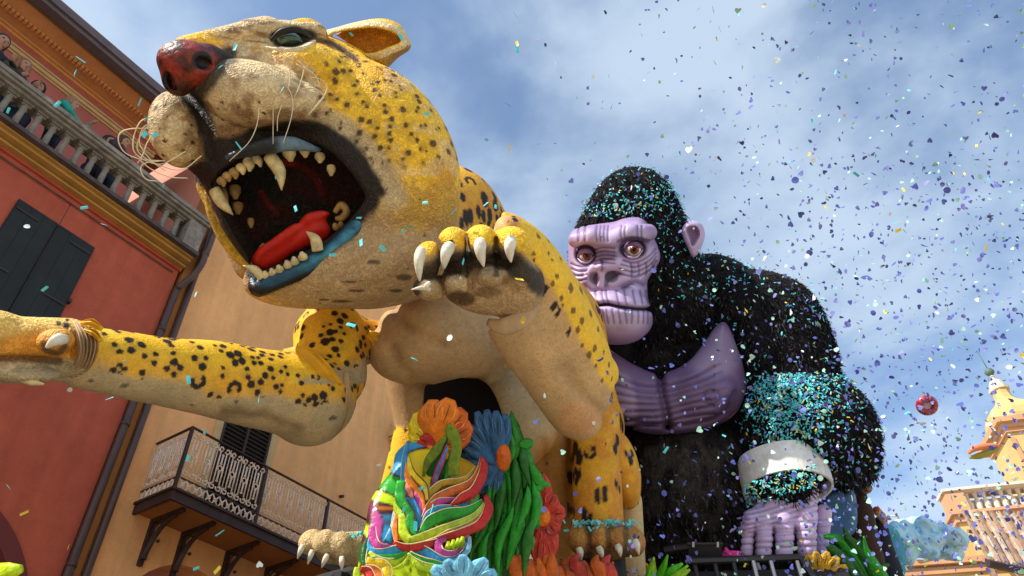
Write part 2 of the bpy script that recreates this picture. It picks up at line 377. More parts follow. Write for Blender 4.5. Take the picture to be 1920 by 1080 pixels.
m_iron = mat('iron_brown', (0.045, 0.022, 0.018), rough=0.55, spec=0.4, mottle=(6, 0.7, 1.2))
m_scroll = mat('railing_pale_rust', (0.86, 0.68, 0.52), rough=0.6, mottle=(12, 0.7, 1.15))
m_dark = mat('dark_interior', (0.02, 0.015, 0.012), rough=0.8)
m_asph = mat('square_paving', (0.42, 0.36, 0.27), rough=0.95, mottle=(3, 0.8, 1.2), bump=[('n', 60, 0.4, 0.01)])

mb = MB(); mb.add([(-350, -350, 0), (350, -350, 0), (350, 350, 0), (-350, 350, 0)], [(0, 1, 2, 3)]); mb.build('ground', m_asph, kind='structure')
mb = MB(); mb.fbox(-14, 26, 0.0, 2.2, 0.004, 0.13); mb.build('pavement', mat('pavement_stone', (0.25, 0.23, 0.2), rough=0.9, mottle=(2, 0.8, 1.1)), kind='structure')

# ---- red house with the balustraded terrace
red = thing('red_house', 'red plastered house with a stone balustrade terrace and dark green shutters', 'house', FP(-2, 0, 0))
def arch_wall(name, m, parent, u0, u1, h0, h1, wb, wf, ac, ar, hs, n=20):
    """wall u0..u1, h0..h1 with an arched opening centre ac, radius ar, springing hs"""
    mb = MB(); pts = [(u0, h0), (ac - ar, h0)] + [(ac - ar * math.cos(t), hs + ar * math.sin(t)) for t in np.linspace(0, math.pi, n)] + [(ac + ar, h0), (u1, h0), (u1, h1), (u0, h1)]
    k = len(pts); v = [FP(u, wf, h) for u, h in pts] + [FP(u, wb, h) for u, h in pts]
    arc = list(range(1, n + 3)); f = []
    mid = 1 + (n + 2) // 2
    # front as strips: left of the arch, above, right
    top_l, top_r = k - 1, k - 2
    vv = list(v); 
    def quadstrip(off):
        fs = []; 
        ids = arc
        # project arc points to the top edge
        return fs
    # build by vertical slices
    us = [ac - ar * math.cos(t) for t in np.linspace(0, math.pi, n)]; hs_ = [hs + ar * math.sin(t) for t in np.linspace(0, math.pi, n)]
    for i in range(n - 1):
        p = [(us[i], hs_[i]), (us[i + 1], hs_[i + 1]), (us[i + 1], h1), (us[i], h1)]
        mb.hexa([FP(p[0][0], wf, p[0][1]), FP(p[0][0], wb, p[0][1]), FP(p[1][0], wb, p[1][1]), FP(p[1][0], wf, p[1][1]), FP(p[3][0], wf, h1), FP(p[3][0], wb, h1), FP(p[2][0], wb, h1), FP(p[2][0], wf, h1)])
    mb.fbox(u0, ac - ar, wb, wf, h0, h1); mb.fbox(ac + ar, u1, wb, wf, h0, h1)
    return mb.build(name, m, parent)
HT = 10.95                                  # terrace level
arch_wall('wall', m_red, red, -12, 4.80, 0, HT - 0.20, -0.5, 0.0, 3.0, 1.62, 4.45, 26)
# arch ring and inner reveal
mb = MB(); ts = np.linspace(0, math.pi, 30)
for a, b in zip(ts[:-1], ts[1:]):
    p = []
    for r in (1.40, 1.615):
        for t in (a, b): p.append((3.0 - r * math.cos(t), 4.45 + r * math.sin(t)))
    q_ = [p[0], p[2], p[3], p[1]]; mb.hexa([FP(u, 0.0 + 0.05, h) for u, h in q_] + [FP(u, -0.25, h) for u, h in q_])
mb.fbox(1.385, 1.60, -0.25, 0.05, 0, 4.45); mb.fbox(4.40, 4.615, -0.25, 0.05, 0, 4.45); mb.build('arch_surround', mat('arch_dark_red', (0.16, 0.035, 0.03), rough=0.8), red)
mb = MB(); mb.fbox(1.2, 4.8, -0.62, -0.52, 0, 6.6); mb.build('arch_back_wall', mat('arch_beige', (0.45, 0.32, 0.16), rough=0.9, mottle=(1, 0.8, 1.1)), red)
# mouldings below the terrace
for w1, h0, h1, m_ in ((0.05, HT - 0.20, HT - 0.15, m_red), (0.14, HT - 0.15, HT - 0.11, m_gold), (0.11, HT - 0.11, HT - 0.08, m_gold), (0.24, HT - 0.08, HT - 0.03, m_gold), (0.30, HT - 0.03, HT, m_gold)):
    mb = MB(); mb.fbox(-12, 4.82, -0.3, w1, h0, h1 - 0.002); mb.build('moulding', m_, red)
mb = MB(); mb.fbox(-12, 4.84, -0.3, 0.40, HT, HT + 0.07); mb.build('ledge', m_stone_d, red)
mb = MB(); mb.tube([FP(-3, 0.03, HT - 0.30), FP(1.5, 0.03, HT - 0.32), FP(4.7, 0.03, HT - 0.30)], 0.012, 5); mb.build('cable', m_stone_d, red)
mb = MB(); mb.fbox(-12, 4.80, -2.2, -0.3, HT - 0.3, HT + 0.02); mb.build('terrace_floor', m_stone_d, red)
# shutters: two leaves with boards
for ua, ub in ((2.14, 2.755), (2.765, 3.38)):
    mb = MB(); mb.fbox(ua, ub, 0.015, 0.05, 8.02, 10.14)
    sh = mb.build('shutter', m_shut, red)
    for k in range(3):
        a = ua + 0.015 + k * (ub - ua - 0.03) / 3; mb = MB(); mb.fbox(a + 0.002, a + (ub - ua - 0.03) / 3 - 0.002, 0.05, 0.057, 8.04, 10.12); mb.build('board', m_shut, sh)
    mb = MB()
    for hh in (8.9, 9.95): mb.fbox(ua + 0.02 if ua < 2.5 else ua + 0.25, ub - 0.02 if ua > 2.5 else ub - 0.25, 0.062, 0.072, hh, hh + 0.03)
    mb.fbox(3.37, 3.42, 0.0, 0.08, 9.0, 9.06) if ua > 2.5 else mb.fbox(2.10, 2.15, 0, 0.08, 9.0, 9.06); mb.build('hinge', m_iron, sh)
mb = MB(); mb.tube([FP(2.76, 0.09, 8.1), FP(2.76, 0.09, 10.5), FP(2.76, 0.06, 10.62)], 0.006, 4); mb.build('cable', m_iron, red)
# balustrade
bal = MB(); bal.fbox(-12, 4.86, 0.0, 0.40, HT + 0.74, HT + 0.80); bal.fbox(-12, 4.86, -0.03, 0.43, HT + 0.80, HT + 0.88); bal.fbox(-12, 4.84, 0.06, 0.34, HT + 0.69, HT + 0.74)
rail = bal.build('balustrade_rail', m_stone, red)
def baluster_mesh():
    prof = [(0.082, 0.0), (0.082, 0.055), (0.062, 0.07), (0.066, 0.09), (0.05, 0.11), (0.052, 0.16), (0.05, 0.30), (0.045, 0.42), (0.042, 0.48), (0.056, 0.50), (0.044, 0.52), (0.05, 0.55), (0.078, 0.60), (0.085, 0.62)]
    mb = MB(); mb.lathe((0, 0, 0), prof, 12); 
    c, s = math.cos(-AZ), math.sin(-AZ)
    def bx(r, z0_, z1_):
        p = [(-r, -r), (r, -r), (r, r), (-r, r)]; p = [(x * c - y * s, x * s + y * c) for x, y in p]; mb.hexa([(x, y, z0_) for x, y in p] + [(x, y, z1_) for x, y in p])
    bx(0.088, -0.001, 0.04); bx(0.09, 0.585, 0.625)
    for a in range(4):   # leaf volutes of the capital
        x, y = 0.075 * math.cos(a * 1.571 + 0.785 - AZ), 0.075 * math.sin(a * 1.571 + 0.785 - AZ)
        mb.lathe((x, y, 0.545), [(0.0, 0), (0.022, 0.01), (0.024, 0.03), (0.0, 0.045)], 6)
    return mesh_np('baluster', np.concatenate(mb.v), mb.f, m_stone, smooth=False)
bmesh_ = baluster_mesh(); bmesh_.polygons.foreach_set('use_smooth', np.array([len(p.vertices) == 4 and False for p in bmesh_.polygons]))
for k in range(22):
    p = FP(4.36 - 0.238 * k, 0.19, HT + 0.066); link('baluster', bmesh_, red, loc=Vector(p - np.array(red.location)))
mb = MB(); mb.fbox(4.50, 4.82, 0.04, 0.36, HT + 0.066, HT + 0.70); mb.build('pier', m_stone, red)
# set back upper storey
mb = MB(); mb.fbox(-12, 4.15, -6, -1.9, HT - 0.3, 15.1); mb.build('upper_wall', m_pink, red)
for w1, h0, h1 in ((-1.86, 14.66, 14.70), (-1.82, 14.70, 14.78), (-1.86, 14.78, 14.81), (-1.82, 14.81, 14.86)):
    mb = MB(); mb.fbox(-12, 4.15 + 0.1 * (h0 > 14.68), -1.95, w1, h0, h1 - 0.002); mb.build('moulding', m_creamp, red)
mb = MB(); mb.fbox(-12, 4.40, -2.0, -1.84, 15.06, 15.11); mb.fbox(-12, 4.44, -2.0, -1.78, 15.11, 15.158); mb.build('moulding', m_frieze, red)
mb = MB(); mb.hexa([FP(-12, -2.0, 15.16), FP(4.5, -2.0, 15.16), FP(4.5, -1.15, 15.22), FP(-12, -1.15, 15.22), FP(-12, -2.0, 15.36), FP(4.5, -2.0, 15.36), FP(4.5, -1.15, 15.36), FP(-12, -1.15, 15.36)]); mb.build('frieze', m_frieze, red)
dm_ = None
for k in range(110):
    if dm_ is None:
        mb = MB(); c, s = math.cos(-AZ), math.sin(-AZ); p = [(-.03, -.05), (.03, -.05), (.03, .05), (-.03, .05)]; p = [(y * s * -1 * 0 + x * math.sin(AZ) + y * math.cos(AZ), x * math.cos(AZ) - y * math.sin(AZ)) for x, y in p]
        mb.hexa([(x, y, 0) for x, y in p] + [(x, y, 0.06) for x, y in p]); dm_ = mesh_np('dentil', np.concatenate(mb.v), mb.f, m_frieze, smooth=False)
    link('dentil', dm_, red, loc=Vector(FP(4.36 - 0.085 * k, -1.50, 15.13) - np.array(red.location)))
mb = MB(); mb.fbox(-12, 4.75, -1.25, -0.92, 15.30, 15.38); mb.build('soffit', m_eave, red)
mb = MB(); 
mb.fbox(-12, 4.85, -1.0, -0.80, 15.12, 15.22); mb.fbox(-12, 4.85, -0.92, -0.74, 15.22, 15.40); gut = mb.build('gutter', m_eave, red)
mb = MB(); mb.hexa([FP(-12, -0.8, 15.41), FP(4.8, -0.8, 15.41), FP(4.8, -8, 16.2), FP(-12, -8, 16.2), FP(-12, -0.8, 15.5), FP(4.8, -0.8, 15.5), FP(4.8, -8, 16.4), FP(-12, -8, 16.4)]); mb.build('roof', mat('roof_tile', (0.28, 0.11, 0.06), rough=0.9, mottle=(6, 0.6, 1.2)), red)
# downpipes
mb = MB(); mb.tube(catmull([FP(4.83, 0.10, 0.2), FP(4.83, 0.10, 8), FP(4.83, 0.10, 10.1), FP(4.84, 0.14, 10.35), FP(4.94, 0.26, 10.62), FP(4.97, 0.36, 10.9), FP(4.96, 0.36, 11.15)], 6), 0.058, 10)
for hh in (5.5, 7.6, 9.4): mb.tube([FP(4.83, 0.10, hh), FP(4.83, 0.10, hh + 0.06)], 0.07, 10)
mb.build('downpipe', m_pipe, red, smooth=True)
mb = MB(); mb.tube(catmull([FP(4.97, 0.36, 11.1), FP(4.99, 0.36, 11.4), FP(5.0, 0.3, 12.9)], 4), 0.052, 10); mb.tube([FP(4.97, 0.36, 11.1), FP(4.97, 0.36, 11.17)], 0.066, 10); mb.build('downpipe', m_pipe, red, smooth=True)

# ---- orange house
org_ = thing('orange_house', 'tall orange plastered house with a long wrought iron balcony', 'house', FP(12, 0, 0))
arch_wall('wall', m_orange, org_, 5.16, 15.0, 0, 17.0, -0.4, 0.0, 6.66, 1.02, 5.08, 20)
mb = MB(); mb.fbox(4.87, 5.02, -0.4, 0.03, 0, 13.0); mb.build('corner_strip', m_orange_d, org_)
mb = MB(); mb.fbox(5.085, 5.158, -0.4, 0.05, 0, 13.9); mb.build('corner_moulding', m_orange, org_)
mb = MB(); mb.fbox(5.4, 7.9, -0.7, -0.45, 0, 6.5); mb.build('arch_back_wall', mat('arch_brown', (0.14, 0.07, 0.04), rough=0.9), org_)
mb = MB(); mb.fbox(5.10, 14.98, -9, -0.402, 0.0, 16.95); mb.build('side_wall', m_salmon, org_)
mb = MB()
mb.hexa([FP(5.02, -0.5, 12.3), FP(5.02, -9, 12.3), FP(5.1, -9, 12.3), FP(5.1, -0.5, 12.3), FP(4.88, -0.5, 12.55), FP(4.88, -9, 12.55), FP(5.1, -9, 12.55), FP(5.1, -0.5, 12.55)]); mb.build('side_cornice', m_stone, org_)
mb = MB(); mb.tube([FP(4.9, -0.3, 12.05), FP(4.9, -5, 12.35)], 0.08, 10); mb.build('side_pipe', mat('pipe_red_brown', (0.28, 0.10, 0.07), rough=0.6), org_, smooth=True)
mb = MB(); mb.fbox(5.0, 15.2, -9.2, 0.35, 17.0, 17.2); mb.build('roof', m_eave, org_)
mb = MB(); mb.tube([FP(5.053, 0.12, 0.2), FP(5.053, 0.12, 12.95)], 0.052, 10); mb.build('downpipe', m_pipe, org_, smooth=True)
# balcony door
mb = MB(); mb.fbox(6.32, 6.46, -0.02, 0.045, 6.7, 9.1); mb.fbox(7.46, 7.60, -0.02, 0.045, 6.7, 9.1); mb.fbox(6.32, 7.60, -0.02, 0.045, 9.102, 9.25); mb.build('door_frame', m_creamp, org_)
dr = MB(); dr.fbox(6.462, 7.458, 0.002, 0.012, 6.7, 9.1); dr = dr.build('balcony_door', m_dark, org_)
lm = None
for a0_, a1_ in ((6.50, 6.94), (6.98, 7.42)):
    for k in range(30):
        h = 6.75 + k * 0.078; mb = MB(); mb.hexa([FP(a0_, 0.014, h), FP(a0_, 0.05, h - 0.02), FP(a1_, 0.05, h - 0.02), FP(a1_, 0.014, h), FP(a0_, 0.014, h + 0.012), FP(a0_, 0.05, h - 0.008), FP(a1_, 0.05, h - 0.008), FP(a1_, 0.014, h + 0.012)]); mb.build('slat', mat('door_slat', (0.05, 0.03, 0.022), rough=0.6) if lm is None else lm, dr)
        lm = bpy.data.materials['door_slat']
mb = MB(); mb.fbox(6.462, 6.50, 0.013, 0.06, 6.7, 9.1); mb.fbox(6.94, 6.98, 0.013, 0.06, 6.7, 9.1); mb.fbox(7.42, 7.458, 0.013, 0.06, 6.7, 9.1); mb.build('stile', lm, dr)
# window jamb with capital further along
mb = MB(); mb.fbox(10.62, 10.84, 0, 0.10, 8.2, 10.1); mb.fbox(10.58, 10.88, 0, 0.15, 10.1, 10.16); mb.fbox(10.54, 10.92, 0, 0.19, 10.16, 10.24); mb.fbox(10.50, 12.4, 0, 0.24, 10.24, 10.32); mb.fbox(10.58, 12.3, 0, 0.17, 10.322, 10.6); mb.build('window_surround', m_creamp, org_)
mb = MB(); mb.fbox(10.842, 12.1, 0.003, 0.03, 8.2, 10.1); mb.build('window_shutter', m_shut, org_)
mb = MB(); mb.tube([FP(9.35, 0.0, 8.35), FP(9.35, 0.09, 8.33)], 0.03, 8); mb.build('wall_hook', m_iron, org_)
# balcony
bw = 0.85; hb = 6.62; bu0, bu1 = 5.44, 10.3
mb = MB(); mb.fbox(bu0 + 0.05, bu1, 0.0, bw - 0.05, hb - 0.10, hb - 0.02); mb.build('balcony_slab', m_orange_d, org_)
mb = MB(); mb.fbox(bu0, bu0 + 0.045, 0.0, bw, hb - 0.14, hb + 0.02); mb.fbox(bu0 + 0.047, bu1, bw - 0.045, bw, hb - 0.14, hb + 0.02); mb.fbox(bu0 - 0.03, bu0, 0.0, bw + 0.03, hb + 0.0, hb + 0.035); mb.fbox(bu0, bu1, bw + 0.002, bw + 0.03, hb + 0.0, hb + 0.035)
bc = mb.build('balcony_rim', m_iron, org_)
RT = 7.62                                    # rail height
mb = MB(); mb.fbox(bu0 + 0.0, bu0 + 0.04, 0.0, bw, RT, RT + 0.02); mb.fbox(bu0 + 0.042, bu1, bw - 0.04, bw, RT, RT + 0.02)
mb.fbox(bu0 + 0.01, bu0 + 0.03, 0.0, bw, hb + 0.20, hb + 0.22); mb.fbox(bu0 + 0.032, bu1, bw - 0.03, bw - 0.01, hb + 0.20, hb + 0.22)
rl_ = mb.build('balcony_rail', m_iron, org_)
for u in (bu0 + 0.02, 6.92, 8.32, 9.7):
    mb = MB(); mb.fbox(u - 0.022, u + 0.022, bw - 0.043, bw + 0.003, hb + 0.036, RT - 0.001); mb.build('post', m_iron, rl_)
def scroll_mesh(du, horiz=True):
    """one repeat of the cast panel, in (s, h) then turned; width du"""
    mb = MB(); r = 0.0115
    A = FD if horiz else FN
    def P(s, h): return A * s + np.array([0, 0, h])
    H0, H1 = 0.25, 0.97; x1, x2 = du * 0.26, du * 0.74
    def sp(cx, cy, r0, a0, a1, n=12, sh=0.35):
        return [P(cx + r0 * (1 - sh * t) * math.cos(a0 + (a1 - a0) * t), cy + r0 * (1 - sh * t) * math.sin(a0 + (a1 - a0) * t)) for t in np.linspace(0, 1, n)]
    for x in (x1, x2): mb.tube([P(x, H0 + 0.1), P(x, H1 - 0.1)], r, 5)
    mb.tube(sp(du / 2, (H0 + H1) / 2, du * 0.17, 0, 6.28, 13, 0), r, 5)
    mb.tube([P(du / 2, H0 + 0.14), P(du / 2, (H0 + H1) / 2 - du * 0.17)], r * 1.2, 5); mb.tube([P(du / 2, (H0 + H1) / 2 + du * 0.17), P(du / 2, H1 - 0.14)], r * 1.2, 5)
    for hh in ((H0 + H1) / 2 - 0.07, (H0 + H1) / 2 + 0.07, H0 + 0.15, H1 - 0.15): 
        mb.tube([P(du / 2 - 0.022, hh), P(du / 2, hh + 0.02), P(du / 2 + 0.022, hh)], r, 5)
    for cx in (du * 0.25, du * 0.75):
        mb.tube(sp(cx, H1 - 0.05, du * 0.22, -2.6, 3.4, 14, 0.7), r, 5); mb.tube(sp(cx, H0 + 0.055, du * 0.22, -3.4, 2.6, 14, 0.7), r, 5)
    mb.tube(sp(0, H1 - 0.1, du * 0.2, 0.2, 2.9, 8, 0.2), r, 5); mb.tube(sp(0, H0 + 0.11, du * 0.2, -2.9, -0.2, 8, 0.2), r, 5); mb.tube([P(0, H0), P(0, H1)], r * 0.6, 4)
    for x in (0, du / 2):      # lattice strip below
        mb.tube([P(x, 0.04), P(x + du * 0.25, 0.12), P(x, 0.2)], r, 5); mb.tube([P(x + du / 2, 0.04), P(x + du * 0.25, 0.12), P(x + du / 2, 0.2)], r, 5)
        mb.tube(sp(x + du * 0.25, 0.12, 0.028, 0, 6.28, 8, 0), r, 5)
    return mesh_np('scroll_panel', np.concatenate(mb.v), mb.f, m_scroll, smooth=True)
du = 0.235; sm_ = scroll_mesh(du); u = bu0 + 0.06; base = np.array(org_.location)
while u < bu1 - 0.1:
    if min(abs(u + du / 2 - x) for x in (6.92, 8.32)) > 0.02: link('scroll_panel', sm_, rl_, loc=Vector(FP(u, bw - 0.02, hb + 0.0) - base))
    u += du
sm2 = scroll_mesh(0.2, False)
for k in range(4): link('scroll_panel', sm2, rl_, loc=Vector(FP(bu0 + 0.02, 0.02 + 0.2 * k, hb + 0.0) - base))
# brackets under the balcony
for u in (5.78, 6.32, 7.16, 7.98, 9.0, 10.0):
    mb = MB(); mb.fbox(u - 0.035, u + 0.035, 0.0, 0.06, hb - 0.78, hb - 0.101); mb.fbox(u - 0.033, u + 0.033, 0.06, 0.70, hb - 0.16, hb - 0.101)
    ar = [FP(u, 0.08 + 0.50 * (1 - math.cos(t)), hb - 0.70 + 0.52 * math.sin(t)) for t in np.linspace(0, 1.57, 10)]; mb.tube(ar, np.linspace(0.045, 0.03, 10), 6)
    mb.tube([FP(u, 0.20 + 0.09 * math.cos(t), hb - 0.29 + 0.09 * math.sin(t)) for t in np.linspace(0, 6.28, 13)], 0.016, 5)
    mb.lathe(FP(u, 0.30, hb - 0.52), [(0.0, 0), (0.03, 0.02), (0.03, 0.04), (0, 0.06)], 7); mb.build('bracket', m_iron, org_)

# ---- distant church tower and town house at the end of the street
m_tower = mat('tower_plaster', (0.64, 0.44, 0.18), rough=0.9, mottle=(0.5, 0.85, 1.1), bump=[('n', 6, 0.2, 0.05)])
m_tower_s = mat('tower_salmon', (0.58, 0.32, 0.17), rough=0.9, mottle=(0.5, 0.85, 1.1))
m_tower_w = mat('tower_white', (0.70, 0.63, 0.52), rough=0.9, mottle=(1, 0.85, 1.1))
TZ = 42.0
def frame(px, py, z, az):
    o = W(px, py, z); a = np.array([math.sin(az), math.cos(az), 0]); b = np.array([-a[1], a[0], 0]); 
    if b.dot(CPOS - o) < 0: b = -b      # b towards the viewer
    return o, a, b
AZ2 = math.radians(100)                      # street front running left to right
o_, A2, B2 = frame(1867, 782, TZ, AZ2)
def TP(s, t, h): return o_ + A2 * s + B2 * t + np.array([0, 0, h])
def onplane(px, py, t=0.0):
    r = c2w(C(px, py, 1.0)) - CPOS; k = (B2.dot(o_) + t - B2.dot(CPOS)) / B2.dot(r); p = CPOS + r * k; return (p - o_).dot(A2), p[2] - o_[2]
def tbox(mb, s0, s1, t0, t1, h0, h1): mb.hexa([TP(s0, t0, h0), TP(s1, t0, h0), TP(s1, t1, h0), TP(s0, t1, h0), TP(s0, t0, h1), TP(s1, t0, h1), TP(s1, t1, h1), TP(s0, t1, h1)])
tow = thing('bell_tower', 'pale yellow baroque bell tower with curved top and ball finial', 'tower', TP(1.8, -2, -o_[2]))
WT = 3.6
mb = MB(); tbox(mb, 0.35, WT - 0.35, -3.2, -0.3, -o_[2], -7.0); tbox(mb, 0.1, WT - 0.1, -3.4, -0.1, -7, -6.7)
tbox(mb, 0.35, 1.0, -3.2, -0.3, -6.7, -1.2); tbox(mb, WT - 1.15, WT - 0.35, -3.2, -0.3, -6.7, -1.2); tbox(mb, 0.35, WT - 0.35, -3.2, -0.3, -1.2, -0.9); mb.build('shaft', m_tower, tow)
mb = MB(); 
for s0, s1 in ((0.28, 0.5), (1.0, 1.2), (WT - 1.2, WT - 1.0), (WT - 0.5, WT - 0.28)): tbox(mb, s0, s1, -0.3, -0.2, -6.7, -1.2)
tbox(mb, 0.3, 1.22, -0.3, -0.15, -2.6, -2.35); tbox(mb, WT - 1.22, WT - .3, -0.3, -0.15, -2.6, -2.35); mb.build('pilaster', m_tower_s, tow)
mb = MB(); ts = np.linspace(0, math.pi, 13); cx = WT / 2; R_ = 0.66
for a, b in zip(ts[:-1], ts[1:]):
    us = [cx - R_ * math.cos(a), cx - R_ * math.cos(b)]; hs_ = [-2.5 + R_ * math.sin(a), -2.5 + R_ * math.sin(b)]
    mb.hexa([TP(us[0], -0.8, hs_[0]), TP(us[1], -0.8, hs_[1]), TP(us[1], -0.28, hs_[1]), TP(us[0], -0.28, hs_[0]), TP(us[0], -0.8, -1.2), TP(us[1], -0.8, -1.2), TP(us[1], -0.28, -1.2), TP(us[0], -0.28, -1.2)])
mb.build('arch', m_tower, tow)
mb = MB(); tbox(mb, 0.2, WT - 0.2, -3.3, -0.15, -0.9, -0.65); tbox(mb, 0.05, WT - 0.05, -3.5, 0.0, -0.65, -0.4); tbox(mb, -0.15, WT + 0.15, -3.7, 0.2, -0.4, -0.1); mb.build('cornice', m_tower_s, tow)
prof = [(1.5, -0.1), (1.55, 0.3), (1.5, 0.7), (1.32, 1.05), (1.0, 1.35), (0.7, 1.6), (0.48, 1.95), (0.42, 2.3), (0.44, 2.6)]
mb = MB(); c0 = TP(WT / 2, -1.7, 0)
for n_, (pr, sc) in enumerate(((prof, 1.0),)):
    v = []; 
    for r, h in pr:
        for k in range(8):
            a = k * math.pi / 4 + math.pi / 8 - AZ2; v.append(c0 + np.array([r * 1.08 * math.cos(a), r * 1.08 * math.sin(a), h]))
    f = [(i * 8 + k, i * 8 + (k + 1) % 8, (i + 1) * 8 + (k + 1) % 8, (i + 1) * 8 + k) for i in range(len(pr) - 1) for k in range(8)]; mb.add(v, f)
mb.build('dome', m_tower, tow)
mb = MB(); mb.lathe(c0, [(0.55, 2.6), (0.58, 2.75), (0.42, 2.8), (0.40, 3.1), (0.3, 3.3), (0.1, 3.45), (0.08, 3.6), (0.16, 3.65), (0.06, 3.75)], 12); mb.build('lantern', m_tower_w, tow)
mb = MB(); mb.lathe(c0, [(0.0, 3.75), (0.2, 3.83), (0.29, 4.0), (0.2, 4.2), (0.0, 4.3)], 12); mb.tube([c0 + [0, 0, 4.2], c0 + [-0.05, 0, 5.6]], 0.03, 5); mb.build('ball_finial', mat('copper_green', (0.10, 0.16, 0.13), rough=0.5), tow, smooth=True)
mb = MB(); ps = onplane(1872, 868, 0.1); mb.lathe(TP(ps[0], 0.0, -6.7), [(0.3, 0), (0.32, 0.25), (0.15, 0.4), (0.3, 0.7), (0.33, 0.95), (0.15, 1.25), (0.22, 1.4), (0.1, 1.6)], 10); mb.build('urn', m_tower_w, tow)
mb = MB(); tbox(mb, -0.75, 0.34, -3.0, -0.4, -o_[2], -7.3); mb.build('buttress', m_tower_s, tow); mb = MB(); tbox(mb, -0.85, 0.36, -3.05, -0.3, -7.3, -7.1); mb.build('string_course', m_tower_w, tow)

hou = thing('town_hall', 'yellow and salmon town building with white balustrade at the end of the street', 'building', TP(-2, -2, -o_[2]))
sL, hT = onplane(1768, 918, 1.0); sR, _ = onplane(1885, 905, 1.0); _, hB = onplane(1800, 965, 1.0)
mb = MB(); tbox(mb, sL + 0.15, 12, -6, 0.8, -o_[2], hB); mb.build('wall', m_tower, hou)
mb = MB(); tbox(mb, sL, sL + 0.9, 0.0, 1.0, hB + 0.15, hT - 0.14); mb.build('end_pier', m_tower_s, hou)
mb = MB(); tbox(mb, sL - 0.1, 12, -0.1, 1.1, hT - 0.14, hT); mb.build('coping', m_tower_w, hou)
mb = MB(); tbox(mb, sL - 0.15, 12, -0.3, 1.15, hB, hB + 0.15); tbox(mb, sL, 12, -0.3, 0.95, hB - 0.35, hB); mb.build('cornice', m_tower_s, hou)
bm_ = None
k = 0; s = sL + 1.15
while s < 5:
    mb = MB(); mb.lathe(TP(s, 0.5, hB + 0.15), [(0.14, 0), (0.1, 0.1), (0.17, (hT - hB) * .35), (0.08, (hT - hB) * .6), (0.14, hT - hB - 0.3)], 8); mb.build('baluster', m_tower_w, hou); s += 0.42
mb = MB(); tbox(mb, sL + 0.7, 2.9, 0.8, 0.87, hB - 6, hB - 0.35); mb.build('wall_panel', m_tower_s, hou)
for k in range(3):
    mb = MB(); s = sL + 1.1 + 1.9 * k; tbox(mb, s, s + 0.9, 0.875, 0.93, hB - 3.4, hB - 1.2); wf_ = mb.build('window_frame', m_tower_w, hou); mb = MB(); tbox(mb, s + 0.1, s + 0.8, 0.932, 0.94, hB - 3.3, hB - 1.3); mb.build('pane', mat('pane_dark', (0.03, 0.035, 0.04), rough=0.15, spec=0.6) if k == 0 else bpy.data.materials['pane_dark'], wf_)

mb = MB(); tbox(mb, sL + 0.9, 12, -0.35, -0.25, hB + 0.15, hT - 0.14); mb.build('parapet_back', m_tower_w, hou)
# lower building at the very corner: long slatted pergola roof running towards the viewer
per = thing('slatted_pergola', 'weathered brown timber pergola roof of long slats below the bell tower', 'pergola', W(1860, 1075, 26))
m_wood = mat('weathered_wood', (0.30, 0.19, 0.13), rough=0.85, mottle=(2, 0.6, 1.3)); m_wood2 = mat('weathered_wood_pale', (0.5, 0.38, 0.28), rough=0.85, mottle=(2, 0.6, 1.3))
for k in range(16):
    x0 = 1806 + 13 * k; x1 = x0 + 52 + 1.5 * k; y0 = 958 + 0.35 * k; y1 = 1052 + 2.2 * k
    mb = MB(); mb.tube([W(x0, y0, 33), W(x1, y1, 25)], 0.085, 4); mb.build('slat', m_wood2 if k % 2 else m_wood, per)
for y_, z_ in ((962, 32.6), (992, 30), (1022, 27.6), (1046, 25.6)):
    mb = MB(); sh = (y_ - 958) * 0.55; mb.tube([W(1796 + sh, y_ + 4, z_ + .2), W(1990 + sh, y_ + 24, z_ + .2)], 0.10, 4); mb.build('beam', m_wood, per)
mb = MB(); mb.tube([W(1852, 1056, 24.8), W(2010, 1090, 24.8)], 0.14, 5); mb.build('gutter', m_iron, per)
for x_ in (1856, 1930):
    mb = MB(); p = W(x_, 1062, 25.2); mb.tube([p, p * [1, 1, 0]], 0.12, 5); mb.build('post', m_wood, per)
yw = thing('yellow_house', 'low yellow and orange house with a tiled edge behind the blue foam', 'house', W(1760, 1080, 30))
o3, A3, B3 = frame(1672, 1062, 30, math.radians(97))
def YP(s, t, h): return o3 + A3 * s + B3 * t + np.array([0, 0, h])
def ybox(mb, s0, s1, t0, t1, h0, h1): mb.hexa([YP(s0, t0, h0), YP(s1, t0, h0), YP(s1, t1, h0), YP(s0, t1, h0), YP(s0, t0, h1), YP(s1, t0, h1), YP(s1, t1, h1), YP(s0, t1, h1)])
mb = MB(); ybox(mb, 0, 5.3, -4, 0, -o3[2], 0); ybox(mb, 2.6, 3.6, -4, -0.5, 0.002, 0.9); mb.build('wall', m_tower, yw)
mb = MB(); ybox(mb, -0.1, 5.4, 0, 0.25, -0.12, 0.1); ybox(mb, -0.1, 5.4, 0.0, 0.1, -0.45, -0.2); mb.build('cornice', m_tower_s, yw)
ant = thing('roof_terrace_frame', 'thin metal roof terrace frame against the sky behind the monkeys', 'frame', W(1672, 985, 30))
mb = MB(); mb.tube([W(1650, 970, 30), W(1686, 967, 30)], 0.035, 5); mb.tube([W(1684, 967, 30), W(1686, 985, 30)], 0.035, 5); mb.tube([W(1662, 970, 30), W(1664, 986, 30)], 0.035, 5); mb.build('frame_bar', m_tower_w, ant)
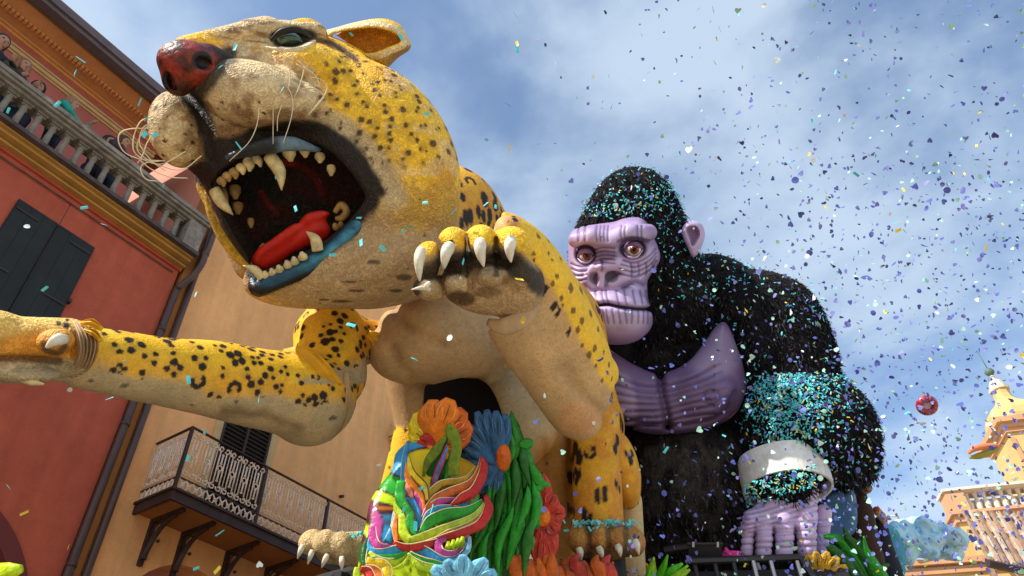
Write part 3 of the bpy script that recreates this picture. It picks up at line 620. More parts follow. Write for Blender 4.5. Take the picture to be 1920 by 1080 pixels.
# ================================================================== the jaguar figure
YEL = np.array([0.92, 0.54, 0.025]); ORG = np.array([0.72, 0.30, 0.03]); CRM = np.array([0.66, 0.50, 0.27]); TAN = np.array([0.53, 0.34, 0.16]); BLK = np.array([0.018, 0.012, 0.008]); BRN = np.array([0.20, 0.09, 0.03])
m_jag = mat('jaguar_papier_mache', rough=0.62, spec=0.35, vcol=True, bump=[('w', 17, 0.6, 0.016), ('n', 45, 0.25, 0.008)], mottle=[(5, 0.85, 1.12), (14, 0.9, 1.08)], relief_shade=(17, 0.82, 1.25))
m_jag2 = mat('jaguar_smooth_hide', rough=0.62, spec=0.3, vcol=True, bump=[('w', 22, 0.3, 0.012), ('n', 40, 0.2, 0.008)], mottle=[(3, 0.88, 1.1), (20, 0.9, 1.08)], relief_shade=(24, 0.92, 1.10))
m_cloth = mat('jaguar_yellow_cloth', (0.85, 0.45, 0.02), rough=0.5, spec=0.3, bump=[('n', 5, 0.35, 0.03)], mottle=(6, 0.75, 1.1))
m_cloth_t = mat('jaguar_tan_cloth', (0.48, 0.31, 0.16), rough=0.6, spec=0.3, bump=[('n', 6, 0.4, 0.03)], mottle=(6, 0.8, 1.1))
m_tooth = mat('tooth_ivory', (0.66, 0.52, 0.25), rough=0.45, bump=[('n', 25, 0.5, 0.01)], mottle=(14, 0.6, 1.2))
m_tooth_br = mat('tooth_brown', (0.42, 0.25, 0.08), rough=0.5, bump=[('n', 25, 0.5, 0.01)], mottle=(14, 0.5, 1.2))
m_claw = mat('claw_ivory', (0.76, 0.70, 0.56), rough=0.45, bump=[('n', 18, 0.6, 0.015)], mottle=(12, 0.75, 1.1))
m_tongue = mat('tongue_red', (0.62, 0.022, 0.012), rough=0.35, bump=[('n', 18, 0.3, 0.01)], mottle=(8, 0.75, 1.1))
m_lipblue = mat('lip_blue', rough=0.4, vcol=True, bump=[('n', 22, 0.7, 0.02)], mottle=(10, 0.6, 1.25))
m_nose = mat('nose_red', rough=0.42, spec=0.4, vcol=True, bump=[('n', 20, 0.7, 0.02), ('v', 16, 0.3, 0.014)], mottle=[(9, 0.5, 1.25), (30, .75, 1.15)])
m_glass_eye = mat('eye_green', (0.035, 0.085, 0.05), rough=0.08, spec=0.8, mottle=(9, 0.5, 1.3))
m_whisk = mat('whisker_cord', (0.72, 0.62, 0.42), rough=0.6)

def poisson(pts, r, nmax, seed=0):
    g = np.random.default_rng(seed); idx = g.permutation(len(pts))[:6000]; sel = []
    P = pts[idx]
    for p in P:
        if len(sel) == 0 or np.min(((np.array(sel) - p) ** 2).sum(1)) > r * r: sel.append(p)
        if len(sel) >= nmax: break
    return np.array(sel)
def spots(q, mask, gap, size, nmax=300, seed=0, ros=True, stretch=None, jit=0.35, blobs=(2, 4)):
    """painted spots: returns mask 0..1 of black, and dark centre halo."""
    v = q.p.astype(float); g = np.random.default_rng(seed + 99); cand = v[mask]
    if len(cand) < 10: return np.zeros(len(v)), np.zeros(len(v))
    S = poisson(cand, gap, nmax, seed); best = np.full(len(v), 9.0); halo = np.full(len(v), 9.0)
    st = np.eye(3) if stretch is None else stretch
    wob = 0.82 + 0.36 * vnoise(v, 14 / max(size * 12, 0.5))
    for c in S:
        near = ((v - c) ** 2).sum(1) < (3.2 * size) ** 2; vv = v[near]
        if not len(vv): continue
        cring = ros and blobs[1] >= 3 and g.random() < .13
        k = g.integers(blobs[0], blobs[1] + 1) if ros else 1; b = np.full(len(vv), 9.0); a0 = g.random() * 6.28; sc = size * (0.65 + 0.6 * g.random())
        nrm = q.n[near].mean(0); t1 = np.cross(nrm, [0.3, 0.9, 0.1]); t1 /= np.linalg.norm(t1) + 1e-9; t2 = np.cross(nrm, t1)
        for j in range(k):
            a = a0 + j * 6.28 / max(k, 3) * 1.05; off = (math.cos(a) * t1 + math.sin(a) * t2) * (sc * 1.05 if k > 1 else 0); rr = sc * (0.5 + 0.3 * g.random()) if k > 1 else sc * (0.45 + 0.55 * g.random())
            d = (vv - c - off) @ st; b = np.minimum(b, np.linalg.norm(d, axis=1) / rr)
        if cring:
            dx, dy = (vv - c) @ t1, (vv - c) @ t2; rad = np.sqrt(dx ** 2 + dy ** 2); an = (np.arctan2(dy, dx) - a0) % 6.2832; b = np.abs(rad - sc * 0.9) / (sc * .40) + np.where(an < 1.6, 2.0, 0)
        best[near] = np.minimum(best[near], b); halo[near] = np.minimum(halo[near], np.linalg.norm(vv - c, axis=1) / (sc * 1.9))
    return 1 - sm(best * wob, 0.85, 1.0), 1 - sm(halo, 0.3, 1.0)

jag = thing('jaguar_figure', 'giant leaping jaguar float figure with open jaws, yellow spotted coat and raised paw', 'float figure', W(850, 1040, 8.6))

# ---- head
z0 = 7.0
headpoly = [(352, 92), (392, 62), (440, 50), (520, 37), (570, 44), (606, 62), (664, 86), (712, 120), (752, 158), (800, 215), (835, 280), (856, 370), (860, 460), (840, 520), (790, 558), (738, 574), (680, 580), (600, 572), (530, 562), (482, 552), (462, 535), (466, 512), (472, 500), (452, 480), (424, 440), (400, 398), (386, 360), (372, 335), (340, 300), (318, 230), (330, 150)]
mouthpoly = [(392, 338), (404, 312), (428, 290), (462, 268), (510, 250), (560, 245), (612, 262), (655, 300), (690, 345), (702, 368), (690, 392), (668, 416), (640, 446), (604, 470), (560, 492), (520, 508), (490, 520), (474, 512), (468, 492), (444, 458), (420, 412), (403, 372)]
cavpoly = [(400, 345), (418, 320), (450, 298), (500, 276), (560, 264), (610, 278), (648, 312), (676, 350), (684, 372), (664, 402), (636, 430), (600, 456), (556, 480), (516, 498), (488, 508), (474, 500), (468, 482), (446, 450), (424, 408), (408, 372)]
p_head = pillow(headpoly, 95, 100, 7.08, gx=0.0012, gy=-0.0003)
p_throat = ell(590, 385, 7.5, 175, 130, 80, -35)
p_back = cap((412, 340, 7.5), 42, (478, 490, 7.42), 40)
p_fcheek = cap((392, 350, 7.05), 22, (462, 500, 7.0), 20)
p_cheek = ell(700, 300, 6.95, 150, 200, 105, 30)
p_jaw = ell(650, 500, 6.85, 190, 72, 80, 10)
p_near = ell(474, 178, 6.42, 108, 62, 72, -12)
p_near2 = ell(566, 196, 6.62, 100, 46, 62, -30)
p_far = ell(334, 243, 6.55, 50, 72, 58, 8)
p_bridge = cap((350, 92, 6.5), 24, (500, 66, 6.85), 34)
p_brow = cap((470, 62, 6.75), 20, (590, 66, 6.95), 24)
p_chk2 = ell(590, 128, 6.75, 80, 46, 62, -25)
p_noseb = ell(380, 150, 6.45, 45, 48, 50)
EYE = (543, 75, 6.52)
def f_head(q):
    a = smin(p_head(q), p_cheek(q), 0.18); a = smin(a, p_jaw(q), 0.12); a = smin(a, p_throat(q), 0.06); a = smin(a, p_fcheek(q), 0.03); a = smin(a, p_back(q), 0.04)
    for g_, k in ((p_chk2, 0.10), (p_bridge, 0.07), (p_brow, 0.07)): a = smin(a, g_(q), k)
    dc = poly2(q, cavpoly) * (6.7 / FPX)
    a = smax(a, -np.maximum(dc, q.z - 7.30 - 0.0006 * (q.px - 560)), 0.05)
    b = smin(p_near(q), p_near2(q), 0.10); b = smin(b, p_far(q), 0.03); b = smin(b, p_noseb(q), 0.05)
    a = smin(a, b, 0.05)
    # philtrum groove between the muzzle cushions
    gd = line2(q, [(345, 165), (372, 200), (388, 245), (396, 290)])
    a = a + 0.05 * np.exp(-(gd / 13) ** 2)
    # eye socket
    ed = np.sqrt(((q.px - 545) / 34) ** 2 + ((q.py - 73) / 17) ** 2)
    a = a + 0.10 * np.exp(-ed ** 2 * 1.2) * (q.z < 7.2)
    # mouth-corner folds and jaw creases
    for ln, am, wd in (([(560, 215), (620, 225), (680, 275), (730, 350)], 0.02, 16), ([(745, 430), (700, 480), (640, 520)], 0.015, 14), ([(800, 470), (740, 520), (660, 550)], 0.012, 12), ([(565, 150), (585, 190), (590, 215)], 0.02, 8), ([(430, 75), (480, 85), (520, 88)], 0.012, 7), ([(380, 66), (440, 72), (490, 70)], 0.015, 6)):
        a = a + am * np.exp(-(line2(q, ln) / wd) ** 2)
    return a
def paint_head(q):
    v = q.p; n = len(v); px, py = q.px, q.py; nz = fbm(v, 3.0); nf = fbm(v, 11.0, 2)
    col = np.tile(YEL, (n, 1)); col = mixc(col, ORG, sm(nz, 0.45, 0.75) * 0.75)
    # underside of jaw and neck: tan-cream coat, with shading painted in as darker tan lower down
    t = sm(py + 0.35 * (px - 650) * -1 + (nf - .5) * 60, 255, 420) * sm(px, 560, 700); t = np.maximum(t, sm(py + (nf - .5) * 50, 395, 455))
    col = mixc(col, CRM * 0.92, t)
    col = mixc(col, TAN * 0.92, sm(py + (nf - .5) * 70, 330, 450) * 0.95); col = mixc(col, YEL * 0.7, 0.6 * (1 - sm(np.abs(py - 385 + (nf - .5) * 60), 10, 60)) * sm(px, 690, 780))
    col = mixc(col, CRM * 1.1, 0.5 * sm(fbm(v, 5), 0.5, 0.7) * (px > 720) * (py < 330))
    # cream muzzle
    mz = np.maximum(1 - sm(((px - 450) / 165) ** 2 + ((py - 200) / 120) ** 2 + (nf - .5) * 0.5, 0.75, 1.1), (px < 400) * (py > 150) * (py < 330) * 1.0)
    col = mixc(col, CRM * 1.05, mz)
    col = mixc(col, CRM * 0.9, (1 - sm(line2(q, [(560, 215), (640, 240), (700, 300), (740, 370)]), 14, 34)))
    col = mixc(col, BRN, 0.75 * mz * sm(py + (nf - .5) * 60, 190, 250) * (px > 370)); col = mixc(col, BRN * 1.3, 0.6 * mz * sm(nf, 0.5, 0.7)); col = mixc(col, BRN, 0.7 * (px < 392) * sm(px + (nf - .5) * 40, 330, 392) * (py > 190) * mz)
    # brow: cream with brown streaks
    br = (1 - sm(((px - 500) / 120) ** 2 + ((py - 58) / 32) ** 2 + (nf - .5) * 0.8, 0.6, 1.1)); col = mixc(col, CRM, br * 0.9); col = mixc(col, BRN, br * sm(vnoise(v * np.array([1, 4, 1]), 9), 0.55, 0.75) * 0.8)
    # black mouth lining
    dm = poly2(q, mouthpoly)
    col = mixc(col, BLK, 1 - sm(dm + (nf - .5) * 12, 6, 20))
    dc = poly2(q, cavpoly); col = mixc(col, BLK * 0.7, dc < 0)
    red = (1 - sm(line2(q, [(530, 305), (565, 312), (592, 335), (604, 362)]), 3, 8)) + (1 - sm(line2(q, [(490, 360), (503, 382), (520, 400)]), 2, 6))
    col = mixc(col, np.array([0.32, 0.01, 0.008]), np.clip(red, 0, 1) * (dc < 0))
    col = mixc(col, np.array([0.05, 0.004, 0.003]), ((dc < -4) & (nz > 0.56)) * 0.6)
    # black above the lip, between cushions and around the nose
    lipb = 1 - sm(poly2(q, [(352, 318), (392, 300), (404, 262), (430, 262), (470, 250), (530, 232), (590, 232), (650, 262), (700, 325), (718, 362), (690, 350), (640, 300), (560, 270), (480, 290), (420, 320), (392, 345), (366, 338)]) + (nf - .5) * 10, 0, 12)
    col = mixc(col, BLK, lipb)
    col = mixc(col, BLK, 1 - sm(line2(q, [(345, 165), (368, 195), (386, 240), (398, 290)]) + (nf - .5) * 12, 9, 24))
    col = mixc(col, BLK, 0.9 * (1 - sm(line2(q, [(430, 105), (400, 140), (370, 180)]) + (nf - .5) * 14, 8, 22)))
    # eye surround
    ed = np.sqrt(((px - 550) / 44) ** 2 + ((py - 71) / 22) ** 2); col = mixc(col, BLK, (1 - sm(ed + (nf - .5) * 0.3, 0.85, 1.15)) * (q.z < 7.1))
    col = mixc(col, CRM * 1.3, 1 - sm(line2(q, [(492, 86), (525, 93), (560, 92), (592, 76)]), 2.5, 5.5))
    col = mixc(col, BRN * 0.5, 1 - sm(line2(q, [(592, 74), (628, 84), (668, 112)]), 2, 9))
    # spots
    ylw = sm(px + py * 0.25, 600, 660) * (1 - sm(py + 0.1 * (px - 700), 290, 345)) * (poly2(q, mouthpoly) > 28)
    s1, h1 = spots(q, ylw > 0.5, 0.115, 0.036, 290, 3, ros=True, blobs=(1, 2)); col = mixc(col, BRN * 0.8, h1 * 0.35 * ylw); col = mixc(col, BRN * 0.35, s1 * ylw * 0.92)
    s2, _ = spots(q, mz > 0.5, 0.075, 0.022, 320, 5, ros=False); col = mixc(col, BLK * 1.5, s2 * (mz > 0.3) * 0.9 * np.where((py > 190) | (px < 385), 1, .25))
    s3, _ = spots(q, (py > 330) & (px > 500), 0.16, 0.014, 120, 9, ros=False); col = mixc(col, BRN * 0.5, s3 * (py > 300) * 0.8)
    for cx, cy, rx, ry in ((640, 565, 20, 3), (668, 545, 16, 3), (655, 528, 14, 3), (758, 520, 15, 6), (742, 545, 14, 4), (700, 492, 14, 5), (608, 562, 12, 2)):
        col = mixc(col, BLK * 2, 0.8 * (1 - sm(((px - cx) / rx) ** 2 + ((py - cy) / ry) ** 2 + (nf - .5), 0.5, 1.3)) * (v[:, 2] < 7.2))
    return col
lo, hi = np.array(C(270, 20, 6.0)), np.array(C(900, 600, 8.2))
lo, hi = np.array([-3.75, -0.45, 5.85]), np.array([-0.35, 2.75, 8.3])
sculpt('head', f_head, lo, hi, 0.0165, paint_head, m_jag, jag, it=1)

# ---- nose with nostrils
def f_nose(q):
    a = smin(ell(352, 118, 6.2, 56, 42, 42, -8)(q), ell(334, 150, 6.22, 28, 30, 30)(q), 0.06); a = smin(a, cap((390, 108, 6.28), 26, (418, 118, 6.4), 22)(q), 0.04)
    a = smax(a, -ell(378, 113, 6.0, 19, 17, 40, -15)(q), 0.02); a = smax(a, -ell(313, 152, 6.05, 9, 18, 34, 15)(q), 0.02); return a
def paint_nose(q):
    nz = fbm(q.p, 7); col = np.tile([0.30, 0.035, 0.02], (len(q.p), 1)); col = mixc(col, [0.05, 0.01, 0.008], sm(nz, 0.42, 0.62) * 0.85); col = mixc(col, BLK, sm(q.py + (nz - .5) * 40 - (q.px - 340) * .3, 128, 165) * .8)
    col = mixc(col, BLK * 0.5, 1 - sm(((q.px - 378) / 20) ** 2 + ((q.py - 113) / 18) ** 2, 0.8, 1.15)); col = mixc(col, BLK * 0.5, 1 - sm(((q.px - 313) / 10) ** 2 + ((q.py - 152) / 19) ** 2, 0.8, 1.2)); col = mixc(col, BLK, sm(q.px, 395, 420)); return col
sculpt('nose', f_nose, *bounds([(360, 120, 6.3, 95)]), 0.012, paint_nose, m_nose, jag)

# ---- ear
earo = [(596, 64), (635, 50), (682, 38), (722, 35), (751, 47), (767, 73), (769, 92), (747, 108), (722, 130), (700, 122), (672, 108), (640, 84)]
eari = [(622, 66), (666, 55), (707, 53), (742, 64), (751, 78), (729, 88), (700, 99), (676, 98), (650, 82)]
def f_ear(q):
    a = pillow(earo, 34, 40, 7.35, gx=0.001)(q); a = smax(a, -np.maximum(poly2(q, eari) * (7.3 / FPX), q.z - 7.42), 0.03); return a
def paint_ear(q):
    col = np.tile(YEL * 0.95, (len(q.p), 1)); d = poly2(q, eari); col = mixc(col, CRM * 1.15, 1 - sm(np.abs(d - 9), 3, 9)); col = mixc(col, ORG * 0.9, d < -1); col = mixc(col, BRN, 0.8 * sm(q.px + q.py * 0.5, 742, 795) * (d > 14) * (q.py > 85)); return col
sculpt('ear', f_ear, *bounds([(600, 150, 7.35, 20), (775, 20, 7.35, 20), (690, 80, 7.35, 60)]), 0.014, paint_ear, m_jag, jag)
# far ear behind the skull (seen only from the side)
sculpt('ear', ell(560, 70, 8.0, 50, 34, 20, 20), *bounds([(560, 70, 8.0, 60)]), 0.03, lambda q: np.tile(YEL * 0.8, (len(q.p), 1)), m_jag, jag)
# ---- eye
e = sculpt('eye', ell(543, 75, 6.66, 23, 14, 22, -5), *bounds([(543, 75, 6.66, 30)]), 0.01, (0.04, 0.1, 0.06), m_glass_eye, jag)
add_strip('eyelid', [(508, 76, 6.55), (528, 60, 6.52), (556, 56, 6.54), (585, 68, 6.66)], [6, 13, 12, 4], mat('eyelid_black', (0.015, 0.012, 0.01), rough=0.5), jag, 0.6)
add_strip('eyelid', [(498, 88, 6.6), (525, 93, 6.55), (560, 92, 6.58), (592, 76, 6.7)], [3, 8, 8, 3], mat('eyelid_cream', (0.68, 0.58, 0.4), rough=0.6), jag, 0.6)

# ---- lips
lowlip = [(704, 366, 6.72), (690, 396, 6.66), (664, 432, 6.6), (626, 470, 6.56), (572, 502, 6.5), (522, 524, 6.46), (484, 540, 6.46), (474, 522, 6.5)]
v, f = strip(lowlip, [12, 26, 34, 37, 36, 36, 34, 14], 0.85, 14)
cq = w2c(v); nzz = fbm(cq, 6); upz = fbm(cq, 2.2); col = np.tile([0.012, 0.06, 0.11], (len(v), 1)); col = mixc(col, [0.01, 0.014, 0.02], sm(nzz, 0.45, 0.6) * 0.85); pxy = Q(cq.astype(np.float32))
col = mixc(col, [0.015, 0.012, 0.012], sm(line2(pxy, [(700, 350), (650, 412), (605, 455), (560, 480), (500, 505)]) , 30, 40)); col = mixc(col, [0.06, 0.32, 0.44], sm(upz, 0.45, 0.6) * 0.85 * sm(nzz, 0.3, 0.5) * np.exp(-(line2(pxy, [(700, 372), (676, 412), (645, 448), (600, 482), (550, 505), (500, 522)]) / 9) ** 2))  # bright blue highlight streak painted along the dark lip
obj_np('lip', v, f, m_lipblue, jag, col=col)
v, f = strip([(424, 296, 6.42), (470, 282, 6.36), (510, 272, 6.33), (552, 270, 6.36), (600, 282, 6.5)], [10, 24, 32, 26, 8], 0.7, 12)
cq = w2c(v); col = np.tile([0.02, 0.025, 0.03], (len(v), 1)); col = mixc(col, [0.16, 0.24, 0.32], sm(fbm(cq, 5), 0.42, 0.6) * 0.8); obj_np('lip', v, f, m_lipblue, jag, col=col)
# ---- far cheek band beyond the open jaws
add_strip('far_cheek', [(388, 348, 6.95), (398, 392, 6.93), (420, 440, 6.92), (448, 478, 6.9), (474, 508, 6.88)], [10, 24, 28, 26, 12], mat('far_cheek_yellow', (0.80, 0.47, 0.04), rough=0.6, bump=[('w', 22, 0.7, 0.015)], mottle=[(3, 0.5, 1.15), (9, 0.6, 1.2, (3, 3, 0.6))]), jag, 0.8, 12, crease=0.2)
# ---- tongue
tong = [(470, 491), (484, 466), (508, 449), (547, 421), (560, 417), (575, 400), (603, 394), (619, 400), (612, 412), (621, 432), (610, 449), (575, 463), (547, 477), (519, 498), (487, 507)]
def f_tong(q):
    a = pillow(tong, 30, 15, 6.84, gx=0.0004, gy=0.002)(q); return a + 0.02 * np.exp(-(line2(q, [(490, 488), (540, 455), (590, 418)]) / 9) ** 2) 
sculpt('tongue', f_tong, *bounds([(460, 510, 6.8, 40), (630, 390, 6.9, 40)]), 0.013, (0.6, 0.02, 0.01), m_tongue, jag)
# ---- teeth: base -> tip, base width px, depth
def tooth(bx, by, tx, ty, wd, z, m=m_tooth, parent=jag, bend=0.12, name='tooth', blunt=0.12, th=0.9):
    mx, my = (bx + tx) / 2 + (ty - by) * bend, (by + ty) / 2 - (tx - bx) * bend
    return add_strip(name, [(bx, by, z), (mx, my, z - 0.02), (tx, ty, z - 0.02)], [wd * 0.95, wd, wd * 0.9, wd * max(0.55, blunt), wd * blunt * 0.6], m, parent, th, 10, sub=5)
tooth(505, 292, 528, 357, 26, 6.42); tooth(402, 356, 437, 403, 24, 6.62, bend=-0.05)
for bx, by, tx, ty, wd in ((413, 337, 420, 350, 17), (423, 328, 430, 341, 17), (436, 320, 442, 336, 18), (449, 311, 456, 328, 18), (464, 300, 468, 322, 20), (478, 296, 489, 313, 17)): tooth(bx, by, tx, ty, wd, 6.5, m_tooth_br if bx < 440 else m_tooth, blunt=0.4)
for bx, by, tx, ty, wd in ((541, 281, 546, 303, 26), (571, 277, 573, 296, 20), (600, 290, 600, 306, 20), (621, 312, 621, 330, 17)): tooth(bx, by, tx, ty, wd, 6.62, m_tooth, blunt=0.5, bend=0)
for bx, by, tx, ty, wd in ((416, 354, 426, 380, 16), (440, 350, 442, 374, 22), (446, 382, 446, 402, 20), (470, 411, 471, 428, 13), (490, 470, 494, 456, 13)): tooth(bx, by, tx, ty, wd, 6.95, m_tooth_br, blunt=0.6, bend=0)
tooth(596, 470, 574, 434, 22, 6.45, bend=-0.16); tooth(492, 522, 455, 498, 17, 6.42, bend=-0.14)
for bx, by, tx, ty, wd in ((569, 485, 565, 472, 18), (554, 494, 550, 481, 16), (541, 500, 536, 488, 17), (526, 508, 521, 497, 17), (513, 515, 508, 503, 16), (500, 520, 496, 508, 15)): tooth(bx, by, tx, ty, wd, 6.43, m_tooth, blunt=0.55, bend=0)
add_strip('tooth', [(628, 398, 6.8), (640, 384, 6.78), (650, 396, 6.78), (642, 408, 6.78), (630, 410, 6.8)], [10, 14, 15, 14, 9], m_tooth_br, jag, 1.0); tooth(632, 428, 628, 418, 14, 6.78, m_tooth_br, blunt=0.7); tooth(640, 424, 640, 415, 12, 6.78, m_tooth_br, blunt=0.7)
# ---- whiskers
for pts in ([(487, 125), (510, 135), (512, 170), (512, 270)], [(460, 142), (478, 175), (485, 215), (470, 262), (430, 302)], [(532, 116), (543, 130), (541, 165), (522, 215), (520, 246)], [(517, 160), (538, 163), (549, 190), (545, 225), (531, 268)], [(562, 115), (570, 128), (562, 160), (551, 184)], [(585, 145), (603, 150), (612, 172), (578, 215)], [(567, 166), (590, 166), (607, 180), (600, 192), (577, 217)], [(555, 120), (590, 140), (601, 165)]):
    add_strip('whisker', [(x, y, 6.12 + 0.0009 * (x - 440)) for x, y in pts], [2.2, 2.2, 1.6], m_whisk, jag, 1.0, 5, sub=5)
for pts in ([(284, 218), (262, 230), (250, 262), (256, 290), (300, 308), (348, 284)], [(286, 230), (268, 240), (262, 270), (285, 302), (310, 320)], [(290, 240), (238, 243), (222, 258), (232, 284), (262, 298), (310, 302)], [(288, 226), (266, 250), (258, 282), (290, 306), (340, 318), (378, 292)], [(300, 302), (272, 306), (264, 318), (274, 336), (296, 340)], [(262, 300), (285, 318), (320, 332), (352, 334)], [(288, 250), (276, 268), (268, 290), (258, 306)]):
    add_strip('whisker', [(x, y, 6.15) for x, y in pts], [2.4, 2.4, 1.8], m_whisk, jag, 1.0, 5, sub=6)

# ---- torso, neck, thighs, hind legs
def f_body(q):
    neck = cap((785, 440, 7.95), 100, (832, 420, 8.5), 112)(q)
    chest = ell(835, 640, 8.0, 130, 92, 105, -8)(q)
    back = cap((850, 480, 8.9), 120, (985, 640, 10.4), 150)(q)
    a = smin(neck, chest, 0.22); a = smin(a, back, 0.25)
    a = smin(a, ell(760, 655, 7.95, 70, 62, 75)(q), 0.12); a = smin(a, ell(890, 655, 7.9, 80, 66, 80)(q), 0.12)
    th = ell(965, 778, 8.55, 80, 98, 95, 20)(q); a = smin(a, th, 0.14)
    ll = chain([(765, 690, 8.7), (780, 800, 8.6), (765, 870, 8.5), (738, 960, 8.4), (712, 1024, 8.3)], [46, 38, 40, 36, 36])(q); a = smin(a, ll, 0.12)
    rl = chain([(1010, 760, 8.9), (1035, 900, 9.1), (1050, 1050, 9.1)], [62, 58, 55])(q); a = smin(a, rl, 0.14)
    hl = chain([(1112, 790, 8.7), (1118, 880, 8.55), (1120, 990, 8.4)], [50, 46, 50])(q); a = smin(a, hl, 0.05)
    a = smin(a, ell(1165, 880, 9.0, 34, 76, 50, 12)(q), 0.03); a = smin(a, cap((1178, 940, 9.3), 26, (1185, 1070, 9.3), 26)(q), 0.02)
    back2 = cap((985, 640, 10.2), 140, (1060, 800, 10.2), 110)(q); a = smin(a, back2, 0.2)
    # folds
    for ln, am, wd in (([(735, 568), (755, 600), (800, 634), (835, 645)], 0.05, 9), ([(740, 650), (760, 690), (795, 722), (850, 722)], 0.04, 9), ([(945, 680), (920, 705), (880, 722)], 0.035, 7), ([(700, 600), (725, 640), (740, 690)], 0.03, 8), ([(1018, 830), (1022, 900), (1030, 960)], 0.03, 6), ([(1068, 820), (1066, 900), (1075, 970)], 0.03, 6)):
        a = a + am * np.exp(-(line2(q, ln) / wd) ** 2)
    # arched opening under the belly
    dk = poly2(q, [(795, 735), (812, 722), (868, 708), (905, 712), (930, 745), (945, 800), (950, 900), (950, 1100), (800, 1100), (794, 900)]) * (8 / FPX); a = smax(a, -np.maximum(dk, q.z - 9.6), 0.03)
    return a
def paint_body(q):
    v = q.p; px, py = q.px, q.py; nf = fbm(v, 6, 2); n = len(v); col = np.tile(TAN * 1.05, (n, 1)); col = mixc(col, TAN * 0.8, sm(nf, 0.45, 0.75) * 0.3)
    th = (1 - sm(((px - 960) / 80) ** 2 + ((py - 770) / 80) ** 2 + (nf - .5), 0.6, 1.4)); col = mixc(col, CRM * 0.75, th)
    neck = sm(px, 835, 862) * (py < 430) * (q.z > 7.6); leg = (px > 1064) & (py > 740); leg2 = (py > 800) & (px < 800); bk = (q.z > 9.0) & (py < 760) & (px > 850)
    y = np.clip(neck + leg + leg2 + bk, 0, 1.0); col = mixc(col, ORG * 0.92, y); col = mixc(col, YEL * 0.9, y * sm(nf, 0.4, 0.65) * np.where(leg2, 1, 0.5)); col = mixc(col, YEL, leg2 * (px < 768))
    inner = leg2 * sm(px + (py - 900) * 0.45, 752, 768); col = mixc(col, YEL * 0.35 + CRM * 0.85, inner * 0.9)
    cr = (px > 1168) & (py > 895) & (q.z > 9.0); col = mixc(col, CRM * 1.0, cr * 0.9)
    brn = sm(px, 990, 1020) * sm(py, 800, 850) * (px < 1072); col = mixc(col, ORG * 0.55, brn * 0.8)
    for ln in ([(735, 568), (755, 600), (800, 634), (835, 645)], [(740, 650), (760, 690), (795, 722), (850, 722), (920, 708)]): col = mixc(col, BRN * 0.8, 0.35 * (1 - sm(line2(q, ln), 2, 14)) * sm(nf, 0.35, 0.6))
    st = np.diag([1.0, 0.55, 0.8]); m_ = y > 0.6
    s1, h1 = spots(q, m_ & (px > 1000), 0.2, 0.062, 120, 11, stretch=st); col = mixc(col, BRN, h1 * (y > .4) * 0.3 * (px > 900)); col = mixc(col, BLK * 1.3, s1 * (y > 0.4) * (px > 1000))
    s2, _ = spots(q, m_ & (px < 1000) & (px > 830), 0.15, 0.06, 200, 12, stretch=np.diag([1.2, .5, .8]), blobs=(1, 3)); col = mixc(col, BLK * 1.3, s2 * (y > 0.4) * (px > 830) * (px < 1000))
    s3, _ = spots(q, m_ & (px < 830), 0.16, 0.05, 90, 13, ros=False); col = mixc(col, BLK * 1.6, s3 * (y > 0.4) * (px < 830) * (1 - inner * 0.9))
    s4, _ = spots(q, y < 0.4, 0.11, 0.007, 700, 14, ros=False); col = mixc(col, BRN * 0.5, s4 * (y < 0.4) * 0.25)
    return col
sculpt('body', f_body, [-2.2, -4.2, 7.0], [2.4, 2.3, 11.6], 0.028, paint_body, m_jag2, jag, it=2, slack=2.3)
sculpt('cloth_patch', pillow([(940, 402), (958, 400), (978, 408), (1000, 430), (990, 470), (945, 460)], 14, 16, 7.6), *bounds([(935, 475, 7.6, 20), (1005, 395, 7.6, 20)]), 0.02, (.8, .4, .02), m_cloth, jag)
# black sheet added behind the hollow under the belly to darken it
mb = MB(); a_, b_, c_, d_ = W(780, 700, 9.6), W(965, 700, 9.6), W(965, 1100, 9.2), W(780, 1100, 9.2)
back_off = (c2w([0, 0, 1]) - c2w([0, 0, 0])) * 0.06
mb.hexa([d_, c_, c_ + back_off, d_ + back_off, a_, b_, b_ + back_off, a_ + back_off]); mb.build('dark_backing', mat('backing_black', (0.012, 0.01, 0.01), rough=0.95), jag)

